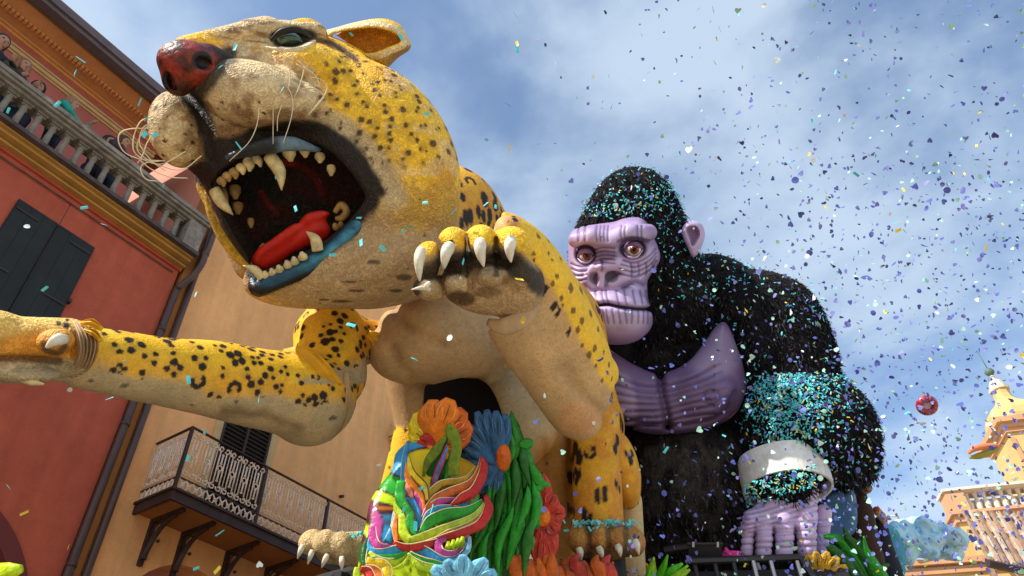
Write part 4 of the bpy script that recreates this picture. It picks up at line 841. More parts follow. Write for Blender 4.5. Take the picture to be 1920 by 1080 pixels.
# ---- left foreleg (reaching out) with its paw
def f_arm(q):
    a = chain([(120, 662, 5.55), (300, 692, 6.05), (420, 712, 6.5), (585, 748, 7.15)], [57, 62, 72, 82])(q)
    up = chain([(590, 752, 7.2), (618, 700, 7.5), (622, 640, 7.75)], [64, 70, 66])(q); up = smin(up, cap((622, 640, 7.8), 60, (712, 640, 8.0), 38)(q), 0.12)
    up = smin(up, cap((612, 620, 7.8), 48, (620, 600, 7.8), 46)(q), 0.1)
    a = smin(a, up, 0.05); a = smin(a, ell(575, 775, 7.15, 60, 56, 62, 20)(q), 0.08)
    a = a + 0.02 * np.exp(-(line2(q, [(150, 600), (160, 650), (140, 700), (110, 722)]) / 8) ** 2) + .05 * (fbm(q.p, 2.2, 2) - .5)
    return a
def paint_arm(q):
    v = q.p; px, py = q.px, q.py; nf = fbm(v, 6, 2); n = len(v); mid = np.interp(px, [100, 300, 420, 600], [655, 690, 712, 735]); up_ = np.clip((mid + 6 - py) / 30 + (nf - .5), 0, 1)
    isup = (px > 540) & (py < 720); col = np.tile(CRM * 0.72, (n, 1)); col = mixc(col, CRM * 0.5 + TAN * 0.4, sm(nf, .5, .7)); wy = np.where(isup, 1 - sm(py + (px - 600) * 0.5 + (nf - .5) * 30, 690, 720), sm(mid + 22 - py + (nf - .5) * 34, -12, 22))
    col = mixc(col, YEL, wy); col = mixc(col, ORG, wy * sm(py - mid, -40, 5) * 0.55 * (~isup)); col = mixc(col, ORG, wy * isup * sm(px + (py - 600) * 0.4, 670, 705) * 0.8)
    s1, h1 = spots(q, (wy > 0.25) & ((px > 555) | (px < 545)), 0.15, 0.050, 210, 21, blobs=(2, 4)); ok = (wy > 0.12)
    col = mixc(col, BRN * 1.2, h1 * ok * 0.25); col = mixc(col, BLK * 1.5, s1 * ok)
    s2, _ = spots(q, ~ok & (py < mid + 70), 0.2, 0.03, 30, 22, ros=False, stretch=np.diag([.6, 1.2, 1])); col = mixc(col, BLK * 2, s2 * 0.7 * (py < mid + 60))
    col = mixc(col, BRN * 0.5, 0.6 * (1 - sm(line2(q, [(420, 770), (500, 780), (560, 800)]) + (nf - .5) * 20, 0, 20)))
    s4, _ = spots(q, wy < 0.4, 0.06, 0.006, 900, 24, ros=False); col = mixc(col, BRN * 0.5, s4 * (wy < 0.4) * 0.3)
    return col
sculpt('foreleg', f_arm, [-3.9, -2.0, 5.0], [-0.9, -0.05, 8.4], 0.016, paint_arm, m_jag2, jag, it=1)
def f_lpaw(q):
    a = chain([(-90, 660, 4.9), (20, 655, 5.15), (122, 652, 5.4)], [66, 62, 56])(q); a = smin(a, ell(105, 640, 5.1, 28, 24, 40)(q), 0.04)
    a = smin(a, ell(40, 700, 5.1, 70, 18, 44, -4)(q), 0.03); a = a + 0.03 * np.exp(-(line2(q, [(-20, 672), (60, 672), (110, 676), (128, 690)]) / 6) ** 2)
    a = smin(a, ell(-20, 610, 5.05, 46, 30, 50)(q), 0.05); a = smin(a, ell(-60, 630, 4.85, 46, 34, 50)(q), 0.05); return a
def paint_lpaw(q):
    v = q.p; nf = fbm(v, 7, 2); col = np.tile(ORG * 0.95, (len(v), 1)); col = mixc(col, YEL * 0.6 + CRM * 0.45, sm(632 - q.py + (nf - .5) * 40 - 0.1 * q.px, -14, 18)); col = mixc(col, CRM * 0.7, sm(q.py + (nf - .5) * 10, 668, 682)); col = mixc(col, BRN * 0.4, 0.8 * (1 - sm(line2(q, [(-20, 672), (60, 672), (110, 678)]), 3, 12)))
    col = mixc(col, BLK * 2, 0.8 * (1 - sm(line2(q, [(82, 645), (86, 655), (108, 662), (122, 650)]), 3, 9)))
    for cx, cy, rx, ry in ((110, 606, 5, 4), (124, 610, 7, 6), (126, 600, 4, 3), (75, 592, 14, 3)): col = mixc(col, BLK * 2, 1 - sm(((q.px - cx) / rx) ** 2 + ((q.py - cy) / ry) ** 2, .7, 1.3))
    return col
sculpt('paw', f_lpaw, [-3.9, -0.85, 4.4], [-2.9, 0.0, 5.75], 0.014, paint_lpaw, m_jag, jag)
lp = [o for o in jag.children if o.name.startswith('paw')][-1]
add_strip('claw', [(122, 636, 5.0), (105, 638, 4.92), (86, 652, 4.9)], [18, 24, 18, 5], m_claw, lp, 0.9)
add_strip('claw', [(30, 706, 5.0), (60, 716, 5.0), (82, 720, 5.0)], [16, 14, 4], m_tooth, lp, 0.9)
add_strip('claw', [(-100, 690, 4.8), (-125, 705, 4.8), (-135, 730, 4.8)], [18, 22, 5], m_claw, lp, 0.9)
# cloth sleeves: gathered bands at wrist and elbow
_sl = []
for k in range(4): _sl.append(([(140 + 8 * k, 602 + 2 * k, 5.33), (150 + 9 * k, 630 + 4 * k, 5.22 + .02 * k), (152 + 6 * k, 664 + 4 * k, 5.22 + .03 * k), (134 + 8 * k, 708 - 3 * k, 5.38 + .04 * k)], [5, 11, 12, 6], m_cloth_t))
_sl += [([(152, 606, 5.3), (172, 606, 5.25), (192, 618, 5.27)], [8, 18, 8], m_cloth), ([(158, 618, 5.26), (176, 624, 5.24), (190, 640, 5.28)], [6, 14, 6], m_cloth)]
for k in range(7):
    t_ = k / 6; _sl.append(([(532 + 26 * t_, 656 - 6 * t_, 6.93 + .05 * t_), (560 + 22 * t_, 672 - 12 * t_, 6.84), (590 + 22 * t_, 704 - 14 * t_, 6.82), (600 + 40 * t_, 742 - 22 * t_, 6.92)], [5, 15, 17, 6], m_cloth))
for k in range(5):
    t_ = k / 4; _sl.append(([(606 + 44 * t_, 742 - 44 * t_, 6.96 + .05 * t_), (606 + 42 * t_, 772 - 18 * t_, 6.93 + .05 * t_), (600 + 34 * t_, 806 - 8 * t_, 6.98 + .05 * t_), (590 + 26 * t_, 834 - 10 * t_, 7.1)], [8, 20, 20, 9], m_cloth_t))
_sl.append(([(690, 625, 7.7), (712, 640, 7.7), (726, 668, 7.75)], [14, 30, 16], m_cloth))
for k, (pts, wd, m_) in enumerate(_sl):
    v, f = strip(pts, wd, 0.55, 22, 0, 8); cc_ = w2c(v); vw = cc_ / np.linalg.norm(cc_, axis=1)[:, None]; ring = np.tile(np.arange(22), len(v) // 22)
    cc_ = cc_ - vw * (0.02 * np.sin(ring * 1.7 + k) * np.hanning(len(v) // 22 + 2)[1:-1].repeat(22))[:, None] * 1.6
    obj_np('cloth_sleeve', c2w(cc_), f, m_, jag)

# ---- raised right foreleg and paw
rfp = [(935, 600), (915, 622), (950, 680), (1000, 750), (1034, 796), (1056, 815), (1092, 819), (1122, 800), (1146, 755), (1153, 700), (1140, 645), (1110, 575), (1062, 492), (1012, 432), (962, 404), (928, 420), (925, 500)]
def f_rarm(q):
    a = pillow(rfp, 64, 78, 6.85, gx=0.0022, gy=0.0022)(q)
    a = smin(a, ell(1088, 790, 7.45, 40, 34, 50)(q), 0.05); a = a + 0.03 * np.exp(-(line2(q, [(1060, 690), (1090, 740), (1135, 780)]) / 12) ** 2) + 0.02 * np.exp(-(line2(q, [(930, 605), (985, 590), (1010, 560)]) / 6) ** 2)
    a = smin(a, cap((1120, 700, 8.0), 40, (1060, 640, 9.0), 60)(q), 0.15); return a
yl = [(1000, 400), (965, 440), (1010, 500), (1050, 560), (1090, 640), (1120, 690), (1152, 730), (1200, 700), (1150, 560), (1060, 420)]
def paint_rarm(q):
    v = q.p; px, py = q.px, q.py; nf = fbm(v, 6, 2); col = np.tile(TAN * 1.15, (len(v), 1)); col = mixc(col, ORG * 0.65 + TAN * 0.3, sm(px - (py - 440) * 0.62 + (nf - .5) * 60, 930, 1010)); d = poly2(q, yl) + (nf - .5) * 10
    col = mixc(col, YEL, 1 - sm(d, -6, 8)); lm = d > 6; st = np.diag([1.0, 1.0, 1.0]); Rz = np.array([[math.cos(1.05), math.sin(1.05), 0], [-math.sin(1.05), math.cos(1.05), 0], [0, 0, 1]]); st = Rz.T @ np.diag([0.5, 1.15, 0.9]) @ Rz
    zone = (px - (py - 440) * 0.62 > 960) & lm; s1, h1 = spots(q, zone, 0.17, 0.055, 90, 31, stretch=st, blobs=(1, 3)); col = mixc(col, BLK * 1.4, s1 * (px - (py - 440) * 0.62 > 945) * lm)
    s2, _ = spots(q, ~lm, 0.17, 0.045, 90, 32, blobs=(1, 2)); col = mixc(col, BRN * 0.5, s2 * ~lm * 0.85)
    col = mixc(col, BRN * 0.6, 0.25 * (1 - sm(line2(q, [(1050, 690), (1090, 740), (1135, 780)]) + (nf - .5) * 20, 0, 26))); col = mixc(col, TAN * np.array([1.25, 1.0, 0.95]), (1 - sm(((px - 1085) / 42) ** 2 + ((py - 785) / 36) ** 2, .6, 1.1)) * .8)
    s4, _ = spots(q, lm, 0.06, 0.006, 900, 34, ros=False); col = mixc(col, BRN * 0.5, s4 * lm * 0.25); return col
sculpt('foreleg', f_rarm, [-0.4, -1.95, 5.3], [1.75, 1.0, 9.7], 0.018, paint_rarm, m_jag2, jag, it=1)
def f_rpaw(q):
    a = ell(915, 525, 6.15, 96, 66, 62, -8)(q); a = smin(a, ell(968, 540, 6.25, 52, 62, 60, -20)(q), 0.06)
    for c_ in ((806, 486, 5.95, 30, 34, 44), (850, 458, 5.9, 30, 33, 46), (902, 454, 5.9, 32, 33, 46), (958, 458, 5.95, 38, 34, 46)): a = smin(a, ell(*c_)(q), 0.035)
    for c_ in ((808, 540, 5.95, 34, 24, 34), (856, 532, 5.9, 30, 24, 34), (922, 515, 5.88, 34, 24, 30), (975, 510, 5.98, 30, 34, 34)): a = smin(a, ell(*c_)(q), 0.025)
    for ln, am, wd in (([(826, 455), (828, 500), (832, 545)], .035, 6), ([(876, 445), (880, 490), (882, 540)], .035, 6), ([(930, 450), (934, 490), (945, 530)], .035, 6), ([(830, 505), (880, 508), (960, 495)], .03, 8), ([(860, 560), (920, 553), (965, 545)], .03, 8)): a = a + am * np.exp(-(line2(q, ln) / wd) ** 2)
    return a
def paint_rpaw(q):
    px, py = q.px, q.py; nf = fbm(q.p, 9, 2); col = np.tile(TAN * 0.9, (len(px), 1)); top = np.interp(px, [780, 800, 850, 900, 960, 1010], [505, 478, 462, 458, 460, 500]); col = mixc(col, BLK * 2, (1 - sm(np.abs(py - top - 32) + (nf - .5) * 26, 14, 34)) * 0.95)
    col = mixc(col, YEL, sm(top - py + (nf - .5) * 14, -6, 6)); col = mixc(col, BRN * 0.4, 0.6 * (1 - sm(((px - 915) / 24) ** 2 + ((py - 548) / 10) ** 2 + (nf - .5), .5, 1.6))); col = mixc(col, BRN * 0.3, 0.8 * (1 - sm(((px - 862) / 26) ** 2 + ((py - 560) / 14) ** 2 + (nf - .5), .5, 1.5)))
    for cx, cy, rx, ry in ((806, 538, 24, 14), (858, 528, 20, 14), (924, 512, 26, 14)): col = mixc(col, CRM * 0.8, 0.6 * (1 - sm(((px - cx) / rx) ** 2 + ((py - cy) / ry) ** 2, .6, 1.2)))
    for gx_ in (827, 876, 930): col = mixc(col, BLK * 2, 0.8 * (1 - sm(np.abs(px - gx_) + (nf - .5) * 8, 2, 9)) * (py > top - 16) * (py < 520))
    return col
rp = sculpt('paw', f_rpaw, *bounds([(780, 610, 6.1, 30), (1025, 425, 6.1, 30), (900, 520, 6.1, 90)]), 0.013, paint_rpaw, m_jag, jag)
for b, t, wd in (((790, 466), (787, 527), 22), ((845, 458), (833, 504), 25), ((900, 450), (907, 500), 25), ((959, 447), (958, 492), 24)):
    add_strip('claw', [(b[0], b[1], 5.62), ((b[0] + t[0]) / 2 - 3, (b[1] + t[1]) / 2 - 4, 5.56), (t[0], t[1], 5.58)], [wd * .75, wd, wd * .85, wd * .6, 3], m_claw, rp, 0.9)
add_strip('claw', [(806, 542, 5.78), (790, 540, 5.74), (771, 543, 5.74)], [10, 9, 2], m_claw, rp, 0.9); add_strip('claw', [(806, 530, 5.72), (800, 536, 5.7), (803, 545, 5.72)], [8, 10, 4], m_claw, rp, 0.9)
add_strip('cloth_sleeve', [(915, 604, 6.15), (945, 612, 6.05), (980, 596, 6.1), (1008, 566, 6.25)], [14, 34, 36, 20], m_cloth_t, jag, 0.5, 16)

# ---- hind paws
def toes(cs, body, k=0.03):
    def f(q):
        a = body(q)
        for c_ in cs: a = smin(a, ell(*c_)(q), k)
        return a
    return f
def paint_hpaw(cs, base, dark):
    def f(q):
        nf = fbm(q.p, 8, 2); col = np.tile(base, (len(q.px), 1)); xs = [c[0] for c in cs]
        for a, b in zip(xs[:-1], xs[1:]): col = mixc(col, BLK * 2.5, dark * (1 - sm(np.abs(q.px - (a + b) / 2) + (nf - .5) * 8, 2, 10)))
        col = mixc(col, BLK * 2.5, dark * sm(q.py + (nf - .5) * 14, cs[0][1] + 10, cs[0][1] + 34)); return col
    return f
cs1 = [(584, 1016, 7.7, 24, 22, 30, 20), (610, 1018, 7.6, 22, 24, 30, 10), (638, 1024, 7.6, 24, 26, 30)]
hp = sculpt('paw', toes(cs1, chain([(620, 1028, 7.75), (700, 1030, 8.1)], [28, 34])), *bounds([(560, 1070, 7.8, 40), (720, 990, 8.1, 60), (580, 1010, 7.5, 40)]), 0.015, paint_hpaw(cs1, CRM * 0.75 + YEL * 0.12, 0.25), m_jag, jag)
for b, t in (((568, 1022), (558, 1048)), ((586, 1032), (577, 1058)), ((614, 1040), (603, 1065)), ((641, 1044), (641, 1070))): add_strip('claw', [(b[0], b[1], 7.42), ((b[0] + t[0]) / 2, (b[1] + t[1]) / 2 - 1, 7.38), (t[0], t[1], 7.4)], [9, 11, 8, 2], m_claw, hp, .9)
cs2 = [(1088, 1008, 8.1, 24, 28, 32), (1123, 1002, 8.05, 24, 28, 34), (1159, 1005, 8.1, 24, 28, 34), (1188, 1016, 8.2, 22, 26, 32)]
hp = sculpt('paw', toes(cs2, ell(1132, 1010, 8.3, 72, 38, 50)), *bounds([(1050, 1070, 8.3, 10), (1220, 960, 8.3, 20), (1130, 1010, 8.1, 60)]), 0.016, paint_hpaw(cs2, ORG * 0.55 + TAN * 0.25, 0.75), m_jag, jag)
for b, t in (((1085, 1028), (1090, 1051)), ((1122, 1026), (1130, 1048)), ((1157, 1022), (1164, 1044)), ((1190, 1012), (1198, 1041))): add_strip('claw', [(b[0], b[1], 7.86), ((b[0] + t[0]) / 2 + 1, (b[1] + t[1]) / 2 - 1, 7.82), (t[0], t[1], 7.84)], [12, 14, 9, 2], m_claw, hp, .9)
# ================================================================== carnival mask, flowers, leaves on the float
def glossy(name, c, **k): return mat(name, c, rough=0.42, spec=0.35, bump=[('n', 7, 0.7, 0.05), ('n', 26, 0.5, 0.014)], mottle=[(4, 0.62, 1.2), (14, 0.75, 1.15), (9, .75, 1.15, (4, 4, .5))], **k)
PC = dict(yellow=(0.85, 0.60, 0.01), lime=(0.52, 0.70, 0.01), green=(0.02, 0.33, 0.02), dgreen=(0.012, 0.12, 0.012), olive=(0.16, 0.24, 0.01), orange=(0.85, 0.22, 0.01), dorange=(0.62, 0.12, 0.01), red=(0.55, 0.02, 0.012), magenta=(0.55, 0.06, 0.30), blue=(0.04, 0.33, 0.62), dblue=(0.02, 0.10, 0.24), lblue=(0.20, 0.55, 0.80), gold=(0.55, 0.30, 0.01), pink=(0.8, 0.25, 0.15), coral=(0.60, 0.05, 0.03))
PM = {k: glossy('paint_' + k, v) for k, v in PC.items()}
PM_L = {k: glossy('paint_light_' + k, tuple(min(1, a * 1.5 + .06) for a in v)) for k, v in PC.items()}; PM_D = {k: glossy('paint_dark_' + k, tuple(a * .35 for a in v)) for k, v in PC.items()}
m_outline = mat('paint_brown_outline', (0.10, 0.03, 0.015), rough=0.5)
m_line = mat('paint_cream_line', (0.75, 0.62, 0.35), rough=0.5)
def Z4(x, y): return (660 + x / 3.086, 730 + y / 3.086)
def Z3(x, y): return (540 + x / 2.843, 700 + y / 2.843)
msk = thing('carnival_mask', 'rainbow striped carnival mask with flaming yellow, blue and green crests', 'mask', W(800, 1120, 7.0))
base = [(684, 990), (694, 940), (716, 905), (735, 880), (742, 850), (765, 830), (800, 826), (850, 850), (885, 868), (906, 890), (898, 940), (886, 985), (872, 1040), (862, 1120), (800, 1170), (720, 1170), (676, 1110), (672, 1040)]
def zm(px, py): return 6.45 + 0.0012 * (px - 800) - 0.0030 * (py - 800)
bands = [
 ('gold', [(430, 650), (455, 600), (520, 545), (610, 530), (670, 505), (715, 445)], [22, 34, 30, 20, 5], 0), ('dorange', [(432, 690), (490, 628), (590, 585), (680, 548), (730, 480), (742, 400)], [24, 38, 42, 40, 26, 6], -.03), ('red', [(575, 668), (640, 622), (700, 590), (745, 520), (765, 440), (744, 390)], [12, 40, 44, 46, 36, 10], -.06),
 ('magenta', [(408, 745), (445, 690), (510, 650), (600, 632)], [12, 34, 38, 12], -.02), ('yellow', [(435, 640), (420, 560), (380, 520), (340, 470), (328, 385)], [14, 26, 30, 30, 8], -.03), ('orange', [(420, 715), (402, 620), (360, 560), (322, 500), (318, 420)], [12, 30, 32, 30, 8], -.01),
 ('magenta', [(402, 745), (388, 660), (358, 560)], [12, 32, 10], 0), ('pink', [(350, 630), (330, 570), (314, 500)], [14, 36, 14], 0.02), ('blue', [(396, 800), (372, 715), (338, 635)], [12, 40, 34], -.01),
 ('blue', [(400, 800), (440, 730), (500, 695), (580, 690), (650, 690)], [12, 34, 40, 34, 8], -.03), ('green', [(396, 830), (450, 765), (550, 722), (670, 705), (755, 640)], [16, 52, 58, 48, 12], -.05), ('lime', [(325, 875), (420, 852), (530, 810), (640, 770), (720, 725), (765, 655)], [26, 42, 42, 38, 30, 8], -.06),
 ('gold', [(470, 866), (560, 830), (660, 795), (740, 740), (768, 670)], [10, 30, 34, 28, 8], -.07), ('red', [(440, 880), (560, 850), (670, 815), (745, 775), (790, 690), (772, 612)], [16, 36, 42, 46, 46, 18], -.09), ('orange', [(380, 900), (470, 880), (580, 850), (680, 838)], [14, 32, 34, 10], -.08),
 ('green', [(374, 845), (342, 795), (335, 720), (292, 665), (275, 600), (285, 532)], [14, 46, 44, 50, 44, 42], -.05), ('lime', [(340, 880), (300, 830), (292, 740), (258, 690), (252, 650)], [44, 46, 36, 30, 10], -.03), ('orange', [(258, 885), (247, 800), (255, 735), (248, 690)], [22, 26, 18, 8], -.0),
 ('blue', [(205, 885), (240, 800), (250, 720), (262, 660)], [40, 30, 22, 8], 0.04), ('blue', [(298, 640), (300, 540), (306, 400), (322, 300)], [18, 30, 26, 10], 0.05), ('red', [(240, 885), (320, 918), (420, 900), (500, 880), (560, 856)], [18, 40, 36, 30, 10], -.09),
 ('blue', [(105, 850), (110, 930), (180, 948), (260, 925), (322, 940), (400, 925), (490, 985), (560, 1000), (640, 960), (676, 880)], [16, 34, 44, 40, 30, 44, 56, 52, 34, 12], -.06), ('magenta', [(118, 795), (124, 865), (158, 908), (212, 902)], [34, 40, 36, 10], -.09), ('magenta', [(545, 868), (500, 885), (512, 938), (575, 950), (640, 915)], [20, 36, 38, 26, 8], -.10),
 ('green', [(150, 962), (240, 972), (322, 942)], [10, 30, 8], -.10), ('green', [(335, 940), (395, 985), (470, 1002), (545, 1012)], [10, 34, 30, 8], -.10), ('lime', [(100, 940), (150, 985), (240, 1000), (320, 955)], [14, 34, 38, 10], -.08), ('lime', [(318, 950), (380, 1010), (470, 1035), (560, 1030)], [14, 40, 40, 12], -.08),
 ('yellow', [(85, 990), (160, 1010), (200, 1040), (195, 1120)], [26, 50, 56, 50], -.07), ('dgreen', [(92, 860), (72, 930), (68, 1000), (90, 1030)], [16, 26, 22, 10], -.05), ('lime', [(110, 800), (88, 880), (84, 950)], [12, 22, 14], -.04), ('lime', [(330, 960), (290, 1020), (240, 1040)], [6, 22, 6], -.11),
 ('lblue', [(680, 850), (668, 930), (600, 985), (540, 1005)], [12, 26, 18, 6], -.11), ('orange', [(75, 1025), (120, 1040), (150, 1070), (150, 1130)], [16, 40, 46, 40], -.10), ('red', [(50, 1040), (90, 1050), (110, 1090), (110, 1130)], [24, 44, 44, 30], -.13), ('lime', [(30, 1030), (28, 1075), (40, 1130)], [24, 36, 30], -.06)]
bq = [(c_, [Z4(*a) for a in p]) for c_, p, wd, dz in bands]
def paint_face(q):
    best = np.full(len(q.px), 1e9); second = best.copy(); col = np.zeros((len(q.px), 3))
    for c_, p in bq:
        d = line2(q, p, 4); n_ = d < best; second = np.minimum(np.where(n_, best, second), np.where(n_, second, d)); col[n_] = PC[c_]; best = np.minimum(best, d)
    col = mixc(col, [0.06, 0.02, 0.01], 1 - sm(second - best, 0.6, 3.0)); return col
def f_face(q):
    a = pillow(base, 34, 26, 0, 0, 0)
    return a
_pc = np.mean(base, 0)
sculpt('face', pillow(base, 36, 24, zm(*_pc) + 0.19, gx=0.0012, gy=-0.0030), *bounds([(660, 1180, 5.3, 40), (920, 790, 6.9, 70), (700, 1100, 5.8, 60)]), 0.02, paint_face, mat('mask_base', rough=0.3, vcol=True, bump=[('n', 12, 0.4, 0.02)]), msk, slack=2.4)
for c_, p, wd, dz in bands:
    pts = [(*Z4(x, y), zm(*Z4(x, y)) + dz * 0.9) for x, y in p]; add_strip('painted_band', pts, [a / 3.086 * 1.3 for a in wd], PM[c_], msk, 0.40, 14, crease=0.16, sub=7)
    if len(p) > 3:
        P_ = catmull(pts, 4); T_ = np.gradient(P_[:, :2], axis=0); T_ /= np.linalg.norm(T_, axis=1)[:, None] + 1e-9; wv = lerp_arr(wd, len(P_)) / 3.086 * 1.3 / 2
        for sg, mm, off in ((1, m_outline, .96), (-1, m_line, .90)):
            R_ = P_.copy(); R_[:, 0] += -T_[:, 1] * wv * off * sg; R_[:, 1] += T_[:, 0] * wv * off * sg; R_[:, 2] -= wv * .12 * R_[:, 2] / FPX; add_strip('outline', R_[::2], [1.0, 2.0, 2.2, 1.6, .8], mm, msk, .8, 6, sub=2)
for k, (x, y) in enumerate(((556, 912), (584, 902), (612, 893), (636, 884))): add_strip('eye_rib', [(*Z4(x - 8, y + 34), zm(850, 1020) - .1), (*Z4(x, y), zm(850, 1020) - .13), (*Z4(x + 4, y - 30), zm(850, 1020) - .1)], [7, 11, 7], PM['lime'], msk, 0.6, 8)
# ---- leaf crest between the flowers
crest = thing('leaf_crest', 'pointed green leaf bundle with pink and blue ribs above the mask', 'leaf ornament', W(*Z4(500, 560), 7.0))
for c_, p, wd, dz in (('dgreen', [(455, 560), (470, 460), (505, 380), (553, 275)], [20, 60, 60, 6], .03), ('dgreen', [(500, 560), (545, 470), (585, 380)], [16, 60, 16], .02), ('olive', [(412, 505), (440, 420), (490, 350), (552, 258)], [8, 34, 40, 8], -.02), ('olive', [(585, 500), (590, 410), (605, 330), (575, 235), (585, 215)], [44, 46, 40, 50, 30], -.05), ('green', [(540, 530), (565, 450), (572, 350)], [12, 34, 8], -.03), ('magenta', [(462, 560), (490, 470), (520, 400), (548, 320)], [5, 16, 12, 4], -.05), ('blue', [(478, 545), (505, 460), (535, 390), (555, 330)], [5, 16, 14, 4], -.06), ('magenta', [(490, 530), (520, 440), (548, 370)], [4, 10, 4], -.07)):
    add_strip('leaf', [(*Z4(x, y), 6.24 + dz) for x, y in p], [a / 3.086 * 1.5 for a in wd], PM[c_], crest, 0.35, 12, crease=0.25)
# ---- flowers
def flower(label, cx, cy, z, petals, heart=None, group='painted flowers on the float'):
    t = thing('float_flower', label, 'flower', W(cx, cy, z + .1), group)
    for c_, pts, wd, dz in petals:
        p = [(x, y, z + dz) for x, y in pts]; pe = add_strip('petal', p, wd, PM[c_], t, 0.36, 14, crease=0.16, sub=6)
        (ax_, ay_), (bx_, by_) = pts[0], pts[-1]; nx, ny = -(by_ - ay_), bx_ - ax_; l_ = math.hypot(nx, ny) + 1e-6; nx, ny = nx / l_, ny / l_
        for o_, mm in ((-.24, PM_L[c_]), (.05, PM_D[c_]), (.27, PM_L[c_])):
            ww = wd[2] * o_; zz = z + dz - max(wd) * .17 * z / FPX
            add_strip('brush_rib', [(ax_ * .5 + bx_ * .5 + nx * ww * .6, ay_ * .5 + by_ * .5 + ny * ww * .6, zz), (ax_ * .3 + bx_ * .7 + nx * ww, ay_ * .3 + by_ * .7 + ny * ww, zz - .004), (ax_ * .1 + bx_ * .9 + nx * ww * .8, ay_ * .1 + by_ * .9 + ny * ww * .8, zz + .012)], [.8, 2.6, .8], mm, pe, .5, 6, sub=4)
    if heart:
        hx, hy, rx, ry, c_ = heart; sculpt('flower_heart', ell(hx, hy, z - .03, rx, ry, min(rx, ry) * .7), *bounds([(hx, hy, z, max(rx, ry) + 6)]), 0.02, PC[c_], mat('flower_heart_' + c_, PC[c_], rough=.5, bump=[('v', 22, 0.6, .02)], mottle=(10, .7, 1.2)), t)
    return t
def rp_(c, tips, col, w_, dz=0.0, belly=1.0):
    o = []
    for i, (x, y) in enumerate(tips):
        mx, my = c[0] * .45 + x * .55, c[1] * .45 + y * .55; o.append((col if isinstance(col, str) else col[i], [c, (mx, my), (x, y)], [w_ * .45, w_ * .8, w_ * 1.02, w_ * .85, w_ * .3], dz - 0.012 * (i % 3)))
    return o
c = Z4(470, 330)
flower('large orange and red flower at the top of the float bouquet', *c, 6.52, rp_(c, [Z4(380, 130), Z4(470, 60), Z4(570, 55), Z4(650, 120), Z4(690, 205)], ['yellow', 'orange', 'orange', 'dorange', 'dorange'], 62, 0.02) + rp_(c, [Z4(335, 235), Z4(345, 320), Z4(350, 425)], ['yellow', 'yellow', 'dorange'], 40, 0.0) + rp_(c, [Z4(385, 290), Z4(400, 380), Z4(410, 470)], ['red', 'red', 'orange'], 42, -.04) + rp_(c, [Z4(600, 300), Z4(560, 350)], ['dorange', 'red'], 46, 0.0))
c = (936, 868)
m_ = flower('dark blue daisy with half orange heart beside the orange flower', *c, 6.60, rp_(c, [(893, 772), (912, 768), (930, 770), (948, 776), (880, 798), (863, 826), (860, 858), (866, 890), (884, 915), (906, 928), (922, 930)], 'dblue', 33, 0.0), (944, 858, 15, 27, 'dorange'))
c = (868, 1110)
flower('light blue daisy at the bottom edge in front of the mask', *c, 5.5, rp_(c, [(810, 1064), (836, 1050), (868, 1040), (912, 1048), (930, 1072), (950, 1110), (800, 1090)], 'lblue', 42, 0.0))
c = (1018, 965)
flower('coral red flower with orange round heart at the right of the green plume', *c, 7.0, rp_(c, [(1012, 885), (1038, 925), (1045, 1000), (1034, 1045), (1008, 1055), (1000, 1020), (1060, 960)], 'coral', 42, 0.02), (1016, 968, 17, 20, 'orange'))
# ---- big green plume
pl = thing('green_plume', 'large wavy dark green leaf plume right of the rainbow mask', 'leaf ornament', W(950, 1100, 7.05))
Lg = [Z3(*p) for p in [(1185, 205), (1175, 330), (1130, 460), (1060, 540), (1050, 680), (1010, 830), (960, 960), (980, 1120)]]; Rg = [Z3(*p) for p in [(1190, 200), (1210, 300), (1260, 390), (1290, 470), (1320, 580), (1330, 700), (1300, 860), (1260, 1120)]]
Lc, Rc = catmull(Lg, 10), catmull(Rg, 10); n_ = min(len(Lc), len(Rc)); g = np.random.default_rng(4)
plm = glossy('paint_midgreen', (0.018, 0.2, 0.015)); pld = glossy('paint_deepgreen', (0.014, 0.15, 0.014))
for k in range(64):
    t = (k * 0.618) % 1.0; s0 = int(n_ * (k % 8) / 8 * .86 + g.uniform(0, 3)); s1 = min(n_ - 1, s0 + int(n_ * g.uniform(.26, .42))); base_ = Lc[:n_] * (1 - t) + Rc[:n_] * t; ph = g.uniform(0, 6); yy = np.linspace(0, 14, n_)
    base_[:, 0] += (np.sin(yy + ph) * 5 + (np.linspace(0, 1, n_) - s0 / n_) * -14) * np.linspace(.15, 1, n_); seg = base_[s0:s1 + 1]; seg = seg[::max(1, len(seg) // 6)]
    if len(seg) < 4: continue
    wid = g.uniform(13, 22); z_ = 6.60 + 0.05 * (k % 5) - 0.0020 * (seg[:, 1] - 900) * 0.6
    add_strip('leaf', [(x, y, zz) for (x, y), zz in zip(seg, z_)], [2, wid * .8, wid * 1.2, wid * 1.1, wid * .7, 3], (PM['green'], plm, pld)[k % 3], pl, 0.8, 8, crease=0, sub=6, tent=True)
for p in ([(1230, 380), (1290, 375), (1310, 378)], [(1290, 480), (1340, 575), (1400, 598)], [(1280, 620), (1330, 610), (1370, 590)], [(1290, 700), (1320, 690), (1345, 660)], [(1280, 790), (1320, 800), (1325, 830)], [(1060, 560), (1075, 530), (1065, 515)], [(1110, 600), (1130, 560), (1200, 420), (1180, 300)], [(1270, 860), (1290, 900), (1285, 960)], [(1150, 900), (1120, 1000), (1130, 1120)], [(1190, 880), (1200, 980), (1170, 1120)]):
    add_strip('leaf', [(*Z3(x, y), 6.66) for x, y in p], [10, 22, 16, 3], PM['green'], pl, 0.6, 8, tent=True)
